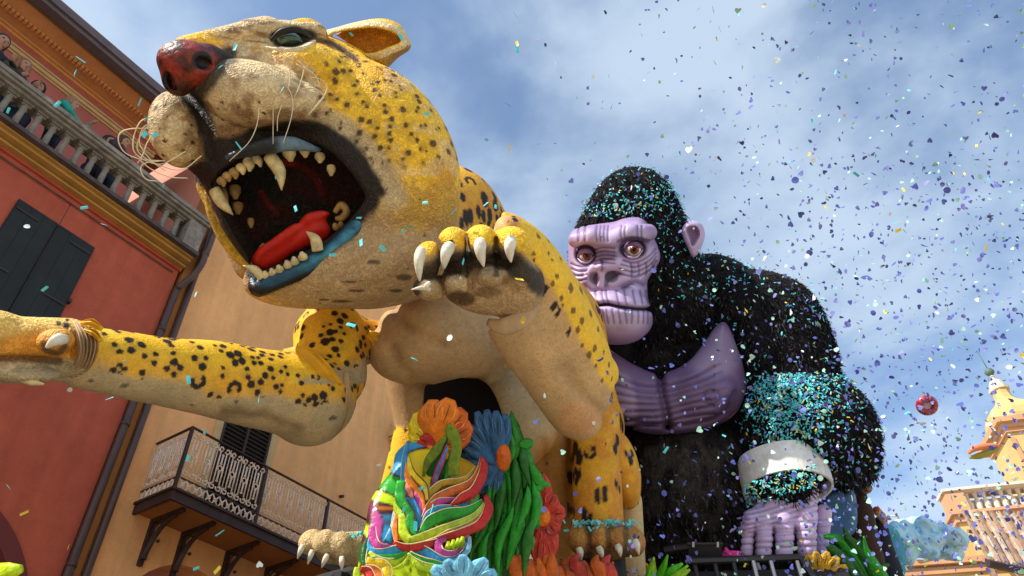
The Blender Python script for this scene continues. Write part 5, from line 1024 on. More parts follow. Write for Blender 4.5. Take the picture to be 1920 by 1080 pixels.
for k, p in enumerate(([(1000, 850), (970, 930), (975, 1010), (1000, 1100)], [(1030, 860), (1010, 950), (1030, 1100)], [(1060, 850), (1055, 960), (1075, 1100)], [(960, 900), (950, 970), (960, 1040)])): add_strip('leaf', [(*Z3(x, y), 6.6) for x, y in p], [5, 17, 20, 16], PM['green'], pl, .8, 8, tent=True)
sculpt('leaf_base', pillow([Z3(*p) for p in [(1185, 330), (1100, 560), (1060, 700), (1000, 880), (990, 1130), (1250, 1130), (1290, 850), (1310, 650), (1280, 470), (1230, 380)]], 30, 20, 6.92), *bounds([(880, 1110, 6.9, 20), (1010, 790, 6.9, 30)]), 0.035, PC['dgreen'], PM['dgreen'], pl)
# ---- orange ruffles at the bottom
rf = thing('orange_ruffle', 'orange red ruffled petals along the bottom edge below the rear paw', 'flower', W(1040, 1110, 7.2))
for k, p in enumerate(([(1185, 960), (1200, 1010), (1230, 1120)], [(1215, 975), (1250, 1010), (1270, 1120)], [(1250, 1000), (1285, 1030), (1300, 1120)], [(1290, 990), (1310, 1050), (1330, 1120)], [(1330, 985), (1345, 1050), (1350, 1120)], [(1375, 965), (1370, 1040), (1390, 1120)], [(1410, 960), (1405, 1040), (1420, 1120)], [(1350, 1070), (1400, 1090), (1440, 1120)])):
    add_strip('petal', [(*Z3(x, y), 6.5 + .03 * (k % 2)) for x, y in p], [6, 22, 26, 22], PM['dorange'], rf, .5, 10, crease=.2)
for k, p in enumerate(([(1210, 1046), (1000, 1000)],)): pass
for k in range(9): x = 1044 + 13 * k + 5 * math.sin(k * 2.1); y = 1046 + 9 * math.sin(k * 1.7); add_strip('petal', [(x + 7 * math.sin(k), y, 7.62), (x - 5, y + 16, 7.52 + .04 * (k % 3)), (x + 4, y + 36, 7.5), (x + 8, 1115, 7.45)], [4, 24, 30, 26], PM['coral' if k % 2 else 'dorange'], rf, .45, 8, tent=True)
# ---- small lime tip at the lower left
add_strip('leaf_tip', [(-70, 1092, 5.2), (-20, 1078, 5.1), (18, 1072, 5.0), (42, 1066, 5.0)], [44, 40, 34, 14], PM['lime'], None, .6, 12, label='pale lime green painted leaf tip poking in at the lower left corner', cat='leaf ornament')

# ---- float structure below the figures
def wbox(name, c0, c1, m, parent=None, **k):
    mb = MB(); mb.box(c0[0], c1[0], c0[1], c1[1], c0[2], c1[2]); return mb.build(name, m, parent, **k)
flt = thing('float_platform', 'dark float platform carrying the jaguar, mask and gorilla', 'float', (1, 9, 0))
m_deck = mat('deck_black', (0.02, 0.02, 0.022), rough=0.7, mottle=(3, 0.7, 1.2)); m_bar = mat('metal_dark', (0.05, 0.05, 0.055), rough=0.4, metallic=0.6)
p0 = W(800, 1100, 7.4); wbox('deck', (-2.2, p0[1] + 0.3, 0.6), (2.2, p0[1] + 2.0, p0[2] - 0.7), m_deck, flt)
p1 = W(1400, 1062, 9.6); wbox('deck', (-1.2, p1[1], 0.6), (4.2, p1[1] + 6.5, p1[2] - 0.05), m_deck, flt)
wbox('deck', (-2.0, p0[1] + 2.02, 0.6), (2.6, p1[1] - 0.02, W(1130, 1060, 8.6)[2] - 0.1), m_deck, flt)
for k, (x, y) in enumerate(((-1.9, 8), (2.4, 8), (-0.8, 14), (4.8, 14))): mb = MB(); mb.tube([(x - .2, y, .45), (x + .2, y, .45)], .45, 16); mb.build('wheel', m_deck, flt)
mb = MB(); mb.tube([W(690, 1075, 8.1), W(560, 1110, 8.1)], .12, 8); mb.tube([W(640, 1078, 8.0), W(640, 1078, 8.0) - [0, 0, 1.2]], .1, 8); mb.build('support', m_deck, flt)
mb = MB(); mb.tube([W(1130, 1048, 8.4), W(1130, 1048, 8.4) - [0, 0, 1.0]], .25, 10); mb.build('support', m_deck, flt)
# ================================================================== the gorilla figure
FUR = np.array([0.012, 0.011, 0.013]); LIL = np.array([0.53, 0.41, 0.66]); PUR = np.array([0.17, 0.10, 0.22]); PLUM = np.array([0.08, 0.045, 0.11])
m_fur = mat('gorilla_fur', rough=0.9, spec=0.12, vcol=True, bump=[('n', 9, 0.8, 0.06), ('n', 34, 0.8, 0.03)], mottle=[(8, 0.5, 1.5)])
m_tuft = mat('gorilla_fur_tufts', rough=0.75, spec=0.2, vcol=True)
m_skin = mat('gorilla_lilac_skin', rough=0.42, spec=0.4, vcol=True, bump=[('n', 14, 0.15, 0.01)], mottle=[(3, 0.9, 1.06)])
gor = thing('gorilla_figure', 'giant black gorilla float figure with lilac face, bare purple chest and white wrist cuff', 'float figure', W(1350, 1060, 10.8))
def f_torso(q):
    a = pillow([(1110, 690), (1180, 610), (1300, 500), (1345, 484), (1400, 500), (1450, 540), (1440, 700), (1420, 860), (1560, 940), (1570, 1080), (1170, 1090), (1165, 900), (1130, 800)], 90, 110, 12.5, gy=-0.0016)(q)
    a = smin(a, ell(1290, 920, 11.5, 130, 140, 100)(q), 0.3); a = smin(a, ell(1250, 700, 12.3, 140, 120, 90)(q), 0.25); a = smin(a, ell(1340, 540, 12.4, 80, 62, 80, -20)(q), 0.25)
    return a
def f_chest(q):
    cp = [(1124, 650), (1150, 660), (1190, 684), (1235, 700), (1285, 682), (1318, 646), (1342, 612), (1362, 606), (1382, 650), (1396, 696), (1398, 735), (1380, 774), (1340, 800), (1270, 814), (1205, 812), (1165, 792), (1142, 750)]
    a = pillow(cp, 66, 46, 11.24, gx=0.0006, gy=-0.002)(q)
    a = smin(a, ell(1312, 742, 11.08, 68, 48, 50, 14)(q), 0.06); a = smin(a, ell(1186, 752, 11.05, 48, 44, 48, -10)(q), 0.05)
    a = a + 0.07 * np.exp(-(line2(q, [(1238, 706), (1240, 735), (1248, 770), (1252, 800)]) / 8) ** 2)
    for k in range(7):
        y = 722 + 12 * k; a = a + 0.032 * np.exp(-(line2(q, [(1150 + 2 * k, y - 18 + k * 5), (1200, y - 2 + k), (1240, y), (1290, y - 12), (1350 + 4 * k, y - 40 + 3 * k)]) / 3.0) ** 2) * (np.abs(q.px - 1245) < 95)
    a = smin(a, ell(1333, 745, 10.72, 6, 6, 8)(q), 0.02); a = smin(a, ell(1166, 772, 10.7, 6, 6, 8)(q), 0.02); rn = np.sqrt((q.px - 1333) ** 2 + (q.py - 745) ** 2); a = a + 0.02 * np.exp(-((rn - 14) / 3) ** 2)
    a = a + 0.03 * np.exp(-(line2(q, [(1160, 782), (1220, 796), (1290, 796), (1350, 778), (1376, 735)]) / 5) ** 2); return a
def paint_chest(q):
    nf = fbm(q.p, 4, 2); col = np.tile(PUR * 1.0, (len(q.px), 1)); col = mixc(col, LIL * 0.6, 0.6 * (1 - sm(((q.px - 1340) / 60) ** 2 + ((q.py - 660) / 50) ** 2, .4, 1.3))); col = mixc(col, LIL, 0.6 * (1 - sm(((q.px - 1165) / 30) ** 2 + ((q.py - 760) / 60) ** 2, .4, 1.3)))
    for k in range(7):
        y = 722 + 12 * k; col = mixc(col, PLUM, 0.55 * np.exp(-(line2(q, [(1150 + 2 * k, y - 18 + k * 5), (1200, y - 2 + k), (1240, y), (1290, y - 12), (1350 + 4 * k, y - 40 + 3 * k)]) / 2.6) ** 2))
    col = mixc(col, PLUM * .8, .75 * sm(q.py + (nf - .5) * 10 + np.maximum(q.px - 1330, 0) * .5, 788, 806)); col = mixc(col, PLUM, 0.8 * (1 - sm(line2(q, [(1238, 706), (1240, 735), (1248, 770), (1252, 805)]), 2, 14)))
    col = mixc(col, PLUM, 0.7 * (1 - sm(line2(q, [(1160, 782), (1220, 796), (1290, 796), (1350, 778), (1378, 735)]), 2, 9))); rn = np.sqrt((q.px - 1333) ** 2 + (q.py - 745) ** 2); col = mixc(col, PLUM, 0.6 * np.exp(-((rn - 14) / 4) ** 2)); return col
def f_ghead(q):
    a = ell(1184, 478, 12.25, 116, 122, 112)(q); a = smin(a, ell(1188, 385, 12.15, 72, 72, 76)(q), 0.35); a = smin(a, ell(1205, 590, 12.3, 105, 90, 100)(q), 0.25); a = smin(a, ell(1270, 560, 12.1, 70, 90, 90)(q), 0.25)
    return a
facepoly = [(1066, 452), (1072, 434), (1090, 425), (1120, 420), (1150, 416), (1172, 409), (1198, 407), (1214, 418), (1222, 438), (1232, 458), (1238, 484), (1226, 508), (1214, 528), (1216, 560), (1224, 598), (1216, 622), (1192, 638), (1150, 642), (1128, 640), (1110, 622), (1098, 590), (1090, 560), (1072, 530), (1066, 495)]
def f_gface(q):
    a = pillow(facepoly, 34, 44, 11.22, gx=0.0004, gy=-0.0016)(q)
    a = smin(a, ell(1152, 588, 10.9, 70, 54, 60)(q), 0.10)          # muzzle
    a = smin(a, ell(1160, 614, 10.88, 52, 32, 40)(q), 0.05)
    a = smin(a, chain([(1080, 450, 10.90), (1112, 446, 10.74), (1146, 455, 10.70), (1180, 440, 10.72), (1216, 436, 10.90)], [15, 20, 21, 22, 16])(q), 0.04)
    ey = lambda cx, cy, rx, ry: np.sqrt(((q.px - cx) / rx) ** 2 + ((q.py - cy) / ry) ** 2)
    e1, e2 = ey(1098, 478, 17, 17), ey(1186, 466, 22, 17); a = a + 0.16 * np.exp(-e1 ** 4) + 0.16 * np.exp(-e2 ** 4)
    # nose
    a = smin(a, ell(1128, 500, 10.78, 16, 12, 22)(q), 0.05); a = smin(a, cap((1112, 504, 10.75), 9, (1100, 522, 10.82), 9)(q), 0.03); a = smin(a, cap((1100, 522, 10.82), 9, (1112, 540, 10.8), 8)(q), .03)
    a = smin(a, chain([(1136, 500, 10.7), (1158, 494, 10.7), (1174, 506, 10.76), (1172, 522, 10.74), (1148, 534, 10.72)], [10, 13, 14, 12, 9])(q), 0.03); a = smin(a, cap((1128, 505, 10.72), 8, (1126, 535, 10.72), 7)(q), 0.03)
    a = smax(a, -ell(1113, 522, 10.6, 11, 13, 24, 20)(q), 0.02); a = smax(a, -ell(1148, 519, 10.55, 15, 12, 26, 25)(q), 0.02)
    # mouth
    a = a + 0.10 * np.exp(-(line2(q, [(1104, 574), (1118, 573), (1140, 571), (1160, 575), (1190, 579), (1222, 580)]) / 4.5) ** 2)
    g_ = []
    for x in (1086, 1098, 1120, 1127, 1134, 1141, 1166, 1173, 1196, 1204): g_.append(([(x, 424), (x - 1.5, 436), (x - 1, 452)], .016, 2.4))          # brow folds
    for k in range(5): y = 466 + 7 * k; g_.append(([(1116, y + 2), (1132, y - 2), (1152, y)], .016, 2.2))             # bridge folds
    for k in range(4): g_.append(([(1168 - 3 * k, 488 + 8 * k), (1190, 492 + 9 * k), (1214 + k * 2, 482 + 8 * k), (1230, 466 + 8 * k)], .022, 2.2))
    for k in range(4): g_.append(([(1072, 495 + 9 * k), (1084, 500 + 9 * k), (1100, 499 + 8 * k)], .02, 2.2))
    for x in (1116, 1128, 1136, 1155, 1170, 1186, 1200, 1211): g_.append(([(x, 545), (x + 2, 556), (x + 5, 570)], .009, 2.4))
    for x in (1118, 1130, 1137, 1148, 1160, 1172, 1184, 1196, 1206, 1214): g_.append(([(x, 580), (x + 1, 592), (x + 3 - 3 * (x > 1180), 606)], .009, 2.2))
    for x in (1182, 1196, 1210, 1222): g_.append(([(x, 494), (x + 2, 505), (x + 1, 516)], .014, 2))
    g_.append(([(1168, 540), (1190, 528), (1206, 535)], .02, 4)); g_.append(([(1127, 488), (1130, 498), (1128, 508)], .02, 2.5))
    for ln, am, wd in g_: a = a + am * np.exp(-(line2(q, ln, 3) / wd) ** 2)
    q._g = g_; return a
def paint_gface(q):
    nf = fbm(q.p, 5, 2); col = np.tile(LIL * 1.05, (len(q.px), 1)); col = mixc(col, LIL * 0.75, 0.5 * sm(nf, .5, .7)); f_gface(q)
    fe = -poly2(q, facepoly); col = mixc(col, PUR * 1.5, 0.65 * (1 - sm(fe + (nf - .5) * 14, 0, 20))); col = mixc(col, PUR * 1.6, 0.6 * sm(q.py + (nf - .5) * 12, 606, 640)); col = mixc(col, PUR * 1.3, 0.6 * (1 - sm(line2(q, [(1082, 466), (1110, 460), (1150, 462), (1190, 450), (1222, 456)]) + (nf - .5) * 6, 2, 11))); col = mixc(col, PUR * 1.6, 0.5 * (1 - sm(line2(q, [(1090, 530), (1110, 546), (1150, 543), (1186, 528), (1212, 530)]) + (nf - .5) * 6, 2, 10)))  # painted shading: darker purple at face edge, brow, under nose and chin
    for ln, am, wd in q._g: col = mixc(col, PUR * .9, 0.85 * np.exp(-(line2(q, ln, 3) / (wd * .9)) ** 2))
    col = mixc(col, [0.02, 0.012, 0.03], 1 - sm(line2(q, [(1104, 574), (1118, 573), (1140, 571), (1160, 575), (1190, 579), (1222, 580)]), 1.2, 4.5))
    for cx, cy, rx, ry in ((1098, 478, 17, 17), (1186, 466, 22, 17)): col = mixc(col, PLUM * .5, 0.85 * (1 - sm(np.abs(np.sqrt(((q.px - cx) / rx) ** 2 + ((q.py - cy) / ry) ** 2) - 1), .05, .3)))  # eye rims darkened as part of the painted shading
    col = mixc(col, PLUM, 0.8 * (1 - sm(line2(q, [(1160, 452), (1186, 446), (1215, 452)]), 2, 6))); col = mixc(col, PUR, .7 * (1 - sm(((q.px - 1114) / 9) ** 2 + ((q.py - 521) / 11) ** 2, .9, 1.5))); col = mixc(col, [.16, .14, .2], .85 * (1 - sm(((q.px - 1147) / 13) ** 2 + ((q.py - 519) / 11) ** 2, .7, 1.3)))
    return col
def f_garm(q):
    a = ell(1450, 605, 12.0, 84, 92, 100, 20)(q); a = smin(a, ell(1385, 570, 12.2, 80, 66, 90, -10)(q), 0.3); a = smin(a, ell(1478, 690, 11.6, 88, 110, 90, 0)(q), 0.3); a = smin(a, ell(1518, 800, 11.0, 118, 104, 100, 0)(q), 0.2)
    a = smin(a, ell(1570, 830, 11.1, 70, 86, 80, 20)(q), 0.15); a = smin(a, cap((1480, 850, 10.75), 68, (1466, 912, 10.45), 56)(q), 0.1); return a
def paint_fur(q):
    nf = fbm(q.p, 3); col = np.tile(FUR, (len(q.px), 1)); col = mixc(col, FUR * 2.2, sm(nf, .5, .7) * .6)
    bel = sm(q.py, 800, 850) * (q.px < 1420) * (q.z < 11.4); col = mixc(col, [0.055, 0.048, 0.042], bel * 0.9 * sm(fbm(q.p * [1, .4, 1], 9, 2), .35, .6)); return col
fur_srcs = []
o, v_, F_, n__, q_ = sculpt('torso', f_torso, [0.6, -5.2, 9.6], [5.2, 1.2, 13.6], 0.045, paint_fur, m_fur, gor, ret=True, slack=2.3); fur_srcs.append((v_, n__, 36000))
o, v_, F_, n__, q_ = sculpt('head', f_ghead, [0.8, -1.9, 10.8], [3.9, 2.3, 13.8], 0.036, paint_fur, m_fur, gor, ret=True); fur_srcs.append((v_, n__, 26000)); v_head, n_head = v_, n__
o, v_, F_, n__, q_ = sculpt('arm', f_garm, [2.6, -3.9, 9.6], [5.7, 1.0, 13.1], 0.04, paint_fur, m_fur, gor, ret=True, slack=2.3); fur_srcs.append((v_, n__, 36000)); v_arm, n_arm = v_, n__
o, v_, F_, n__, q_ = sculpt('arm', union([ell(1130, 640, 12.1, 70, 80, 80), chain([(1120, 680, 12.0), (1110, 820, 11.5), (1150, 960, 10.9)], [60, 60, 50])], .2), [0.4, -4.4, 10.2], [2.2, 0.2, 13.0], 0.05, paint_fur, m_fur, gor, ret=True, slack=2.3)
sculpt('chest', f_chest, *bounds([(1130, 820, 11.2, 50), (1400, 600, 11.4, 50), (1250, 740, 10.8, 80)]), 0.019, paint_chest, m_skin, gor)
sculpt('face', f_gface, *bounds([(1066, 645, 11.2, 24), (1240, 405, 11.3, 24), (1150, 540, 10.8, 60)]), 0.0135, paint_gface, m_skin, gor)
# eyes
m_white = mat('eyeball_white', (0.75, 0.72, 0.68), rough=0.12, spec=0.6); m_iris = mat('iris_red_brown', (0.30, 0.05, 0.02), rough=0.1, spec=0.7, mottle=(30, .5, 1.4)); m_pup = mat('pupil_black', (0.01, 0.008, 0.008), rough=0.05)
for cx, cy, r, dx in ((1098, 480, 13.0, 2), (1187, 468, 15.5, 2)):
    eb = sculpt('eye', ell(cx, cy, 11.03, r, r * .9, r), *bounds([(cx, cy, 11.03, r + 4)]), 0.014, (0.75, .72, .68), m_white, gor)
    sculpt('iris', ell(cx + dx, cy, 10.955, r * .62, r * .6, r * .55), *bounds([(cx, cy, 10.95, r)]), 0.012, (0.3, .05, .02), m_iris, eb); sculpt('pupil', ell(cx + dx + .5, cy, 10.90, r * .28, r * .28, r * .3), *bounds([(cx + dx, cy, 10.9, r * .5)]), 0.008, (0, 0, 0), m_pup, eb)
    add_strip('eyelid', [(cx - r - 2, cy + 3, 11.0), (cx - r * .6, cy - r * .62, 10.88), (cx + r * .3, cy - r * .72, 10.86), (cx + r + 2, cy - r * .2, 10.98)], [3, 9, 10, 4], mat('eyelid_purple', tuple(PUR * 1.4), rough=.5), gor, .7)
    add_strip('eyelid', [(cx - r - 2, cy + 4, 11.0), (cx - r * .5, cy + r * .9, 10.92), (cx + r * .5, cy + r * .85, 10.92), (cx + r + 3, cy, 10.98)], [2, 4, 4, 2], mat('eyelid_lilac', tuple(LIL * 1.1), rough=.5), gor, .7)
# ear
eo = [(1279, 428), (1289, 416), (1304, 414), (1317, 422), (1322, 440), (1317, 460), (1306, 479), (1297, 481), (1290, 466), (1281, 446)]; ei = [(1287, 430), (1296, 424), (1307, 426), (1312, 440), (1305, 455), (1298, 462), (1293, 450)]
def f_gear(q): a = pillow(eo, 12, 13, 11.45)(q); return smax(a, -np.maximum(poly2(q, ei) * (11.4 / FPX), q.z - 11.46), .02)
def paint_gear(q): d = poly2(q, ei); col = np.tile(LIL * .95, (len(d), 1)); return mixc(col, PUR * 1.2, 1 - sm(d, -4, 1))
sculpt('ear', f_gear, *bounds([(1275, 484, 11.45, 10), (1325, 410, 11.45, 10), (1300, 450, 11.45, 20)]), 0.014, paint_gear, m_skin, gor)
# hand: back of the hand and four fingers resting on the platform, thumb behind
def fold(pts, rs, folds):
    ch = chain(pts, rs)
    def f(q):
        a = ch(q)
        for y in folds: a = a + 0.020 * np.exp(-((q.py - y) / 2.2) ** 2)
        return a
    return f
def f_hand(q):
    a = pillow([(1398, 958), (1440, 942), (1490, 922), (1532, 905), (1534, 950), (1530, 990), (1500, 1000), (1450, 1000), (1392, 1005), (1390, 975)], 22, 40, 10.3, gy=-0.003)(q); a = smin(a, cap((1465, 900, 10.5), 52, (1462, 950, 10.35), 44)(q), .08)
    for k in range(4): a = a + 0.02 * np.exp(-(line2(q, [(1392, 966 + 10 * k), (1450, 952 + 10 * k), (1532, 922 + 12 * k)]) / 2.4) ** 2)
    fs = [fold([(1402, 985, 10.12), (1402, 1010, 10.05), (1400, 1034, 10.0)], [12, 12, 11], (992, 1008, 1022)), fold([(1432, 980, 10.05), (1433, 1010, 9.97), (1431, 1034, 9.93)], [15, 16.5, 15], (988, 1003, 1017, 1028)), fold([(1470, 975, 10.03), (1471, 1008, 9.95), (1470, 1034, 9.9)], [17, 18, 16], (984, 1000, 1016, 1027)), fold([(1510, 965, 10.06), (1512, 1000, 9.98), (1513, 1032, 9.93)], [18, 19, 17], (980, 996, 1012, 1025)), cap((1545, 960, 10.5), 14, (1540, 1030, 10.3), 12)]
    for g in fs: a = smin(a, g(q), 0.012)
    return a
def paint_hand(q):
    col = np.tile(LIL * 1.15, (len(q.px), 1)); 
    for x in (1416.5, 1451, 1491): col = mixc(col, PUR, .75 * (1 - sm(np.abs(q.px - x), 1, 5)) * sm(q.py, 975, 990))
    for y in (980, 992, 1004, 1016, 1027): col = mixc(col, PUR * 1.5, .5 * np.exp(-((q.py - y + (q.px - 1460) * .06) / 1.8) ** 2))
    for k in range(4): col = mixc(col, PUR * 1.5, .5 * np.exp(-(line2(q, [(1392, 966 + 10 * k), (1450, 952 + 10 * k), (1532, 922 + 12 * k)]) / 2) ** 2) * (q.py < 985))
    return col
sculpt('hand', f_hand, *bounds([(1370, 1065, 9.9, 30), (1570, 830, 10.6, 30), (1460, 960, 10.3, 90)]), 0.014, paint_hand, m_skin, gor)
# white cuff: a ring about the wrist, axis close to vertical
cc = W(1470, 893, 10.55); m_cuff = mat('cuff_white_paper', (0.74, 0.73, 0.70), rough=0.7, bump=[('n', 6, .2, .02), ('n', 30, .2, .006)], mottle=[(4, .8, 1.12), (12, .85, 1.1)])
ax = np.array([0.05, 0.0, 1.0]); ax /= np.linalg.norm(ax); e1 = np.cross(ax, [0, 1, 0]); e1 /= np.linalg.norm(e1); e2 = np.cross(ax, e1)
mb = MB(); n_ = 64; prof = [(0.575, -0.22), (0.605, -0.22), (0.615, 0.0), (0.605, 0.22), (0.575, 0.22), (0.565, 0.0)]; v = []
for k in range(n_):
    a = k / n_ * 6.28318; wob = 1 + .015 * math.sin(5 * a)
    for r, h in prof: v.append(cc + (e1 * math.cos(a) + e2 * math.sin(a)) * r * wob + ax * h)
f = [(k * 6 + j, k * 6 + (j + 1) % 6, ((k + 1) % n_) * 6 + (j + 1) % 6, ((k + 1) % n_) * 6 + j) for k in range(n_) for j in range(6)]
mb.add(v, f); cuff = mb.build('cuff', m_cuff, gor, smooth=False)
# fur tufts as real little blades
def tufts(name, src, parent, lmin, lmax, seed, avoid=None, wmin=.006, wmax=.014, nk=.32, brk=2.6, mul=1.0):
    V, Fs, Cc = [], [], []; g = np.random.default_rng(seed); off = 0
    for v_, n_, cnt in src:
        cnt = int(cnt * mul)
        idx = g.integers(0, len(v_), cnt); p = v_[idx] + g.normal(0, .012, (cnt, 3)); n = n_[idx]
        if avoid is not None:
            q = Q(p.astype(np.float32)); k = ~avoid(q); p, n = p[k], n[k]
        cnt = len(p); down = np.array([0, -.74, -.67]); dr = n * nk + down * .85 + g.normal(0, .22, (cnt, 3)); dr /= np.linalg.norm(dr, axis=1)[:, None]; sd = np.cross(dr, g.normal(0, 1, (cnt, 3))); sd /= np.linalg.norm(sd, axis=1)[:, None]
        ln = g.uniform(lmin, lmax, (cnt, 1)); wdt = g.uniform(wmin, wmax, (cnt, 1)); a = p - sd * wdt - n * .02; b = p + sd * wdt - n * .02; c = p + dr * ln
        V.append(np.stack([a, b, c], 1).reshape(-1, 3)); br = g.uniform(.4, brk, (cnt, 1)) * (.5 + vnoise(p, 3.0)[:, None]); q = Q(p.astype(np.float32)); bel = ((q.py > 810) & (q.px < 1420))[:, None]
        cl = np.where(bel, np.array([[.05, .043, .038]]) * g.uniform(.4, 1.6, (cnt, 1)), FUR * br); Cc.append(np.repeat(cl, 3, 0))
    V = c2w(np.concatenate(V)); Fs = np.arange(len(V)).reshape(-1, 3); return obj_np(name, V, Fs, m_tuft, parent, col=np.concatenate(Cc), smooth=False, kind='stuff')
def av(q): return ((poly2(q, facepoly, 1) < -1) & (q.z < 11.6)) | ((poly2(q, [(1120, 655), (1235, 694), (1290, 680), (1350, 602), (1395, 690), (1380, 775), (1270, 818), (1150, 795)], 1) < -11) & (q.z < 11.7) & (q.py > 600))
tufts('fur_tufts', fur_srcs, gor, .035, .08, 5, av)
tufts('fur_clumps', fur_srcs, gor, .08, .15, 6, av, .012, .026, .06, 4.5, .22)
# ================================================================== smaller things round the gorilla
def stripleaf(parent, pts, wd, m, **k): return add_strip('leaf', pts, wd, m, parent, k.get('thick', .8), 8, tent=True, sub=6)
lg = thing('lime_plume', 'bright lime green flame shaped leaves in front of the gorilla belly', 'leaf ornament', W(1255, 1110, 9.2))
m_lg = glossy('paint_bright_lime', (0.10, 0.62, 0.01)); m_lg2 = glossy('paint_lime_yellow', (0.38, 0.75, 0.02))
for k, (p, wd) in enumerate([([(1225, 1110), (1222, 1075), (1226, 1044)], [26, 22, 3]), ([(1238, 1110), (1240, 1078), (1252, 1040)], [24, 20, 3]), ([(1250, 1110), (1258, 1075), (1280, 1056)], [24, 22, 4]), ([(1262, 1110), (1274, 1082), (1294, 1068)], [22, 18, 4]), ([(1216, 1110), (1214, 1090), (1218, 1066)], [20, 18, 4]), ([(1275, 1110), (1286, 1090), (1298, 1082)], [20, 16, 4]), ([(1245, 1110), (1262, 1085), (1290, 1060)], [10, 14, 4])]):
    stripleaf(lg, [(x, y, 8.95 - .04 * k) for x, y in p], wd, m_lg if k % 3 else m_lg2)
ob = flower('orange and brown flower between the lime leaves and the rear jaguar paw', 1205, 1095, 9.3, rp_((1205, 1095), [(1198, 1066), (1212, 1056), (1228, 1064)], 'gold', 20), None)
of = flower('orange fluted flower under the gorilla hand at the platform corner', 1535, 1085, 9.6, rp_((1535, 1090), [(1498, 1050), (1512, 1040), (1530, 1034), (1552, 1034), (1572, 1044), (1588, 1062)], 'gold', 26), None)
gl = thing('fern_plume', 'dark green wavy leaves at the lower right of the gorilla hand', 'leaf ornament', W(1610, 1110, 10.2))
for k, (p, wd) in enumerate([([(1640, 1110), (1600, 1040), (1570, 1010), (1535, 1006)], [26, 30, 18, 3]), ([(1650, 1110), (1618, 1040), (1592, 1012), (1582, 988)], [26, 30, 16, 3]), ([(1660, 1110), (1636, 1060), (1622, 1030), (1620, 1005)], [26, 26, 14, 3]), ([(1620, 1110), (1590, 1060), (1560, 1030), (1545, 1020)], [26, 30, 18, 3]), ([(1600, 1110), (1580, 1075), (1560, 1050)], [24, 24, 4]), ([(1640, 1100), (1655, 1065), (1668, 1058)], [26, 16, 3]), ([(1670, 1110), (1650, 1070), (1640, 1050)], [24, 18, 3]), ([(1630, 1110), (1604, 1062), (1576, 1035)], [14, 18, 3])]):
    stripleaf(gl, [(x, y, 9.9 - .05 * (k % 4)) for x, y in p], wd, PM['dgreen'] if k % 2 else PM['green'])
# stage rail, lamp case, cloth
sr = thing('stage_rail', 'dark metal stage railing with thin pale uprights in front of the gorilla', 'railing', W(1400, 1120, 9.4))
mb = MB(); mb.tube([W(1288, 1052, 9.45), W(1500, 1045, 9.6)], .045, 6); mb.build('top_rail', m_bar, sr); mb = MB(); mb.tube([W(1502, 1046, 9.6), W(1540, 1110, 9.2)], .05, 6); mb.build('side_rail', m_bar, sr)
m_up = mat('upright_pale', (0.5, .48, .5), rough=.4, metallic=.5)
for k, x in enumerate((1302, 1340, 1375, 1412, 1445, 1494)): mb = MB(); p = W(x, 1052, 9.5); mb.tube([p, p - [0, 0, 1.0]], .025, 6); mb.build('upright', m_up if k > 2 else m_bar, sr)
mb = MB(); mb.tube([W(1418, 1054, 9.6), W(1440, 1110, 9.6)], .03, 6); mb.build('brace', m_up, sr)
lc = thing('lamp_case', 'black stage lamp case lying on the rail beside the gorilla hand', 'stage lamp', W(1322, 1046, 9.6))
def cbox(px0, py0, px1, py1, z0_, z1_):
    return [W(px0, py1, z0_), W(px1, py1, z0_), W(px1, py1, z1_), W(px0, py1, z1_), W(px0, py0, z0_), W(px1, py0, z0_), W(px1, py0, z1_), W(px0, py0, z1_)]
mb = MB(); mb.hexa(cbox(1291, 1022, 1354, 1046, 9.6, 9.9)); mb.build('case', m_deck, lc); mb = MB(); mb.hexa(cbox(1289, 1017, 1356, 1021, 9.57, 9.92)); mb.build('lid', m_bar, lc)
for x in (1298, 1344): mb = MB(); mb.hexa(cbox(x, 1016, x + 4, 1026, 9.55, 9.565)); mb.build('latch', m_up, lc)
pk = thing('pink_cloth', 'bright pink cloth bow between the black case and the gorilla hand', 'cloth', W(1370, 1045, 9.7)); m_pk = mat('cloth_pink', (0.75, .03, .25), rough=.6, bump=[('n', 9, .5, .03)])
for p, wd in (([(1350, 1043, 9.75), (1362, 1036, 9.7), (1360, 1026, 9.72)], [6, 14, 3]), ([(1352, 1042, 9.72), (1372, 1038, 9.68), (1390, 1036, 9.7)], [8, 12, 5]), ([(1360, 1044, 9.7), (1378, 1042, 9.66), (1392, 1043, 9.7)], [4, 8, 4])): add_strip('fold', p, wd, m_pk, pk, .5)
# cable duct between paw and case
mb = MB(); mb.tube([W(1246, 1032, 9.8), W(1270, 1028, 9.75), W(1292, 1026, 9.7)], .05, 6); mb.build('cable_bundle', m_bar, label='grey cable bundle running to the black lamp case', cat='cable')
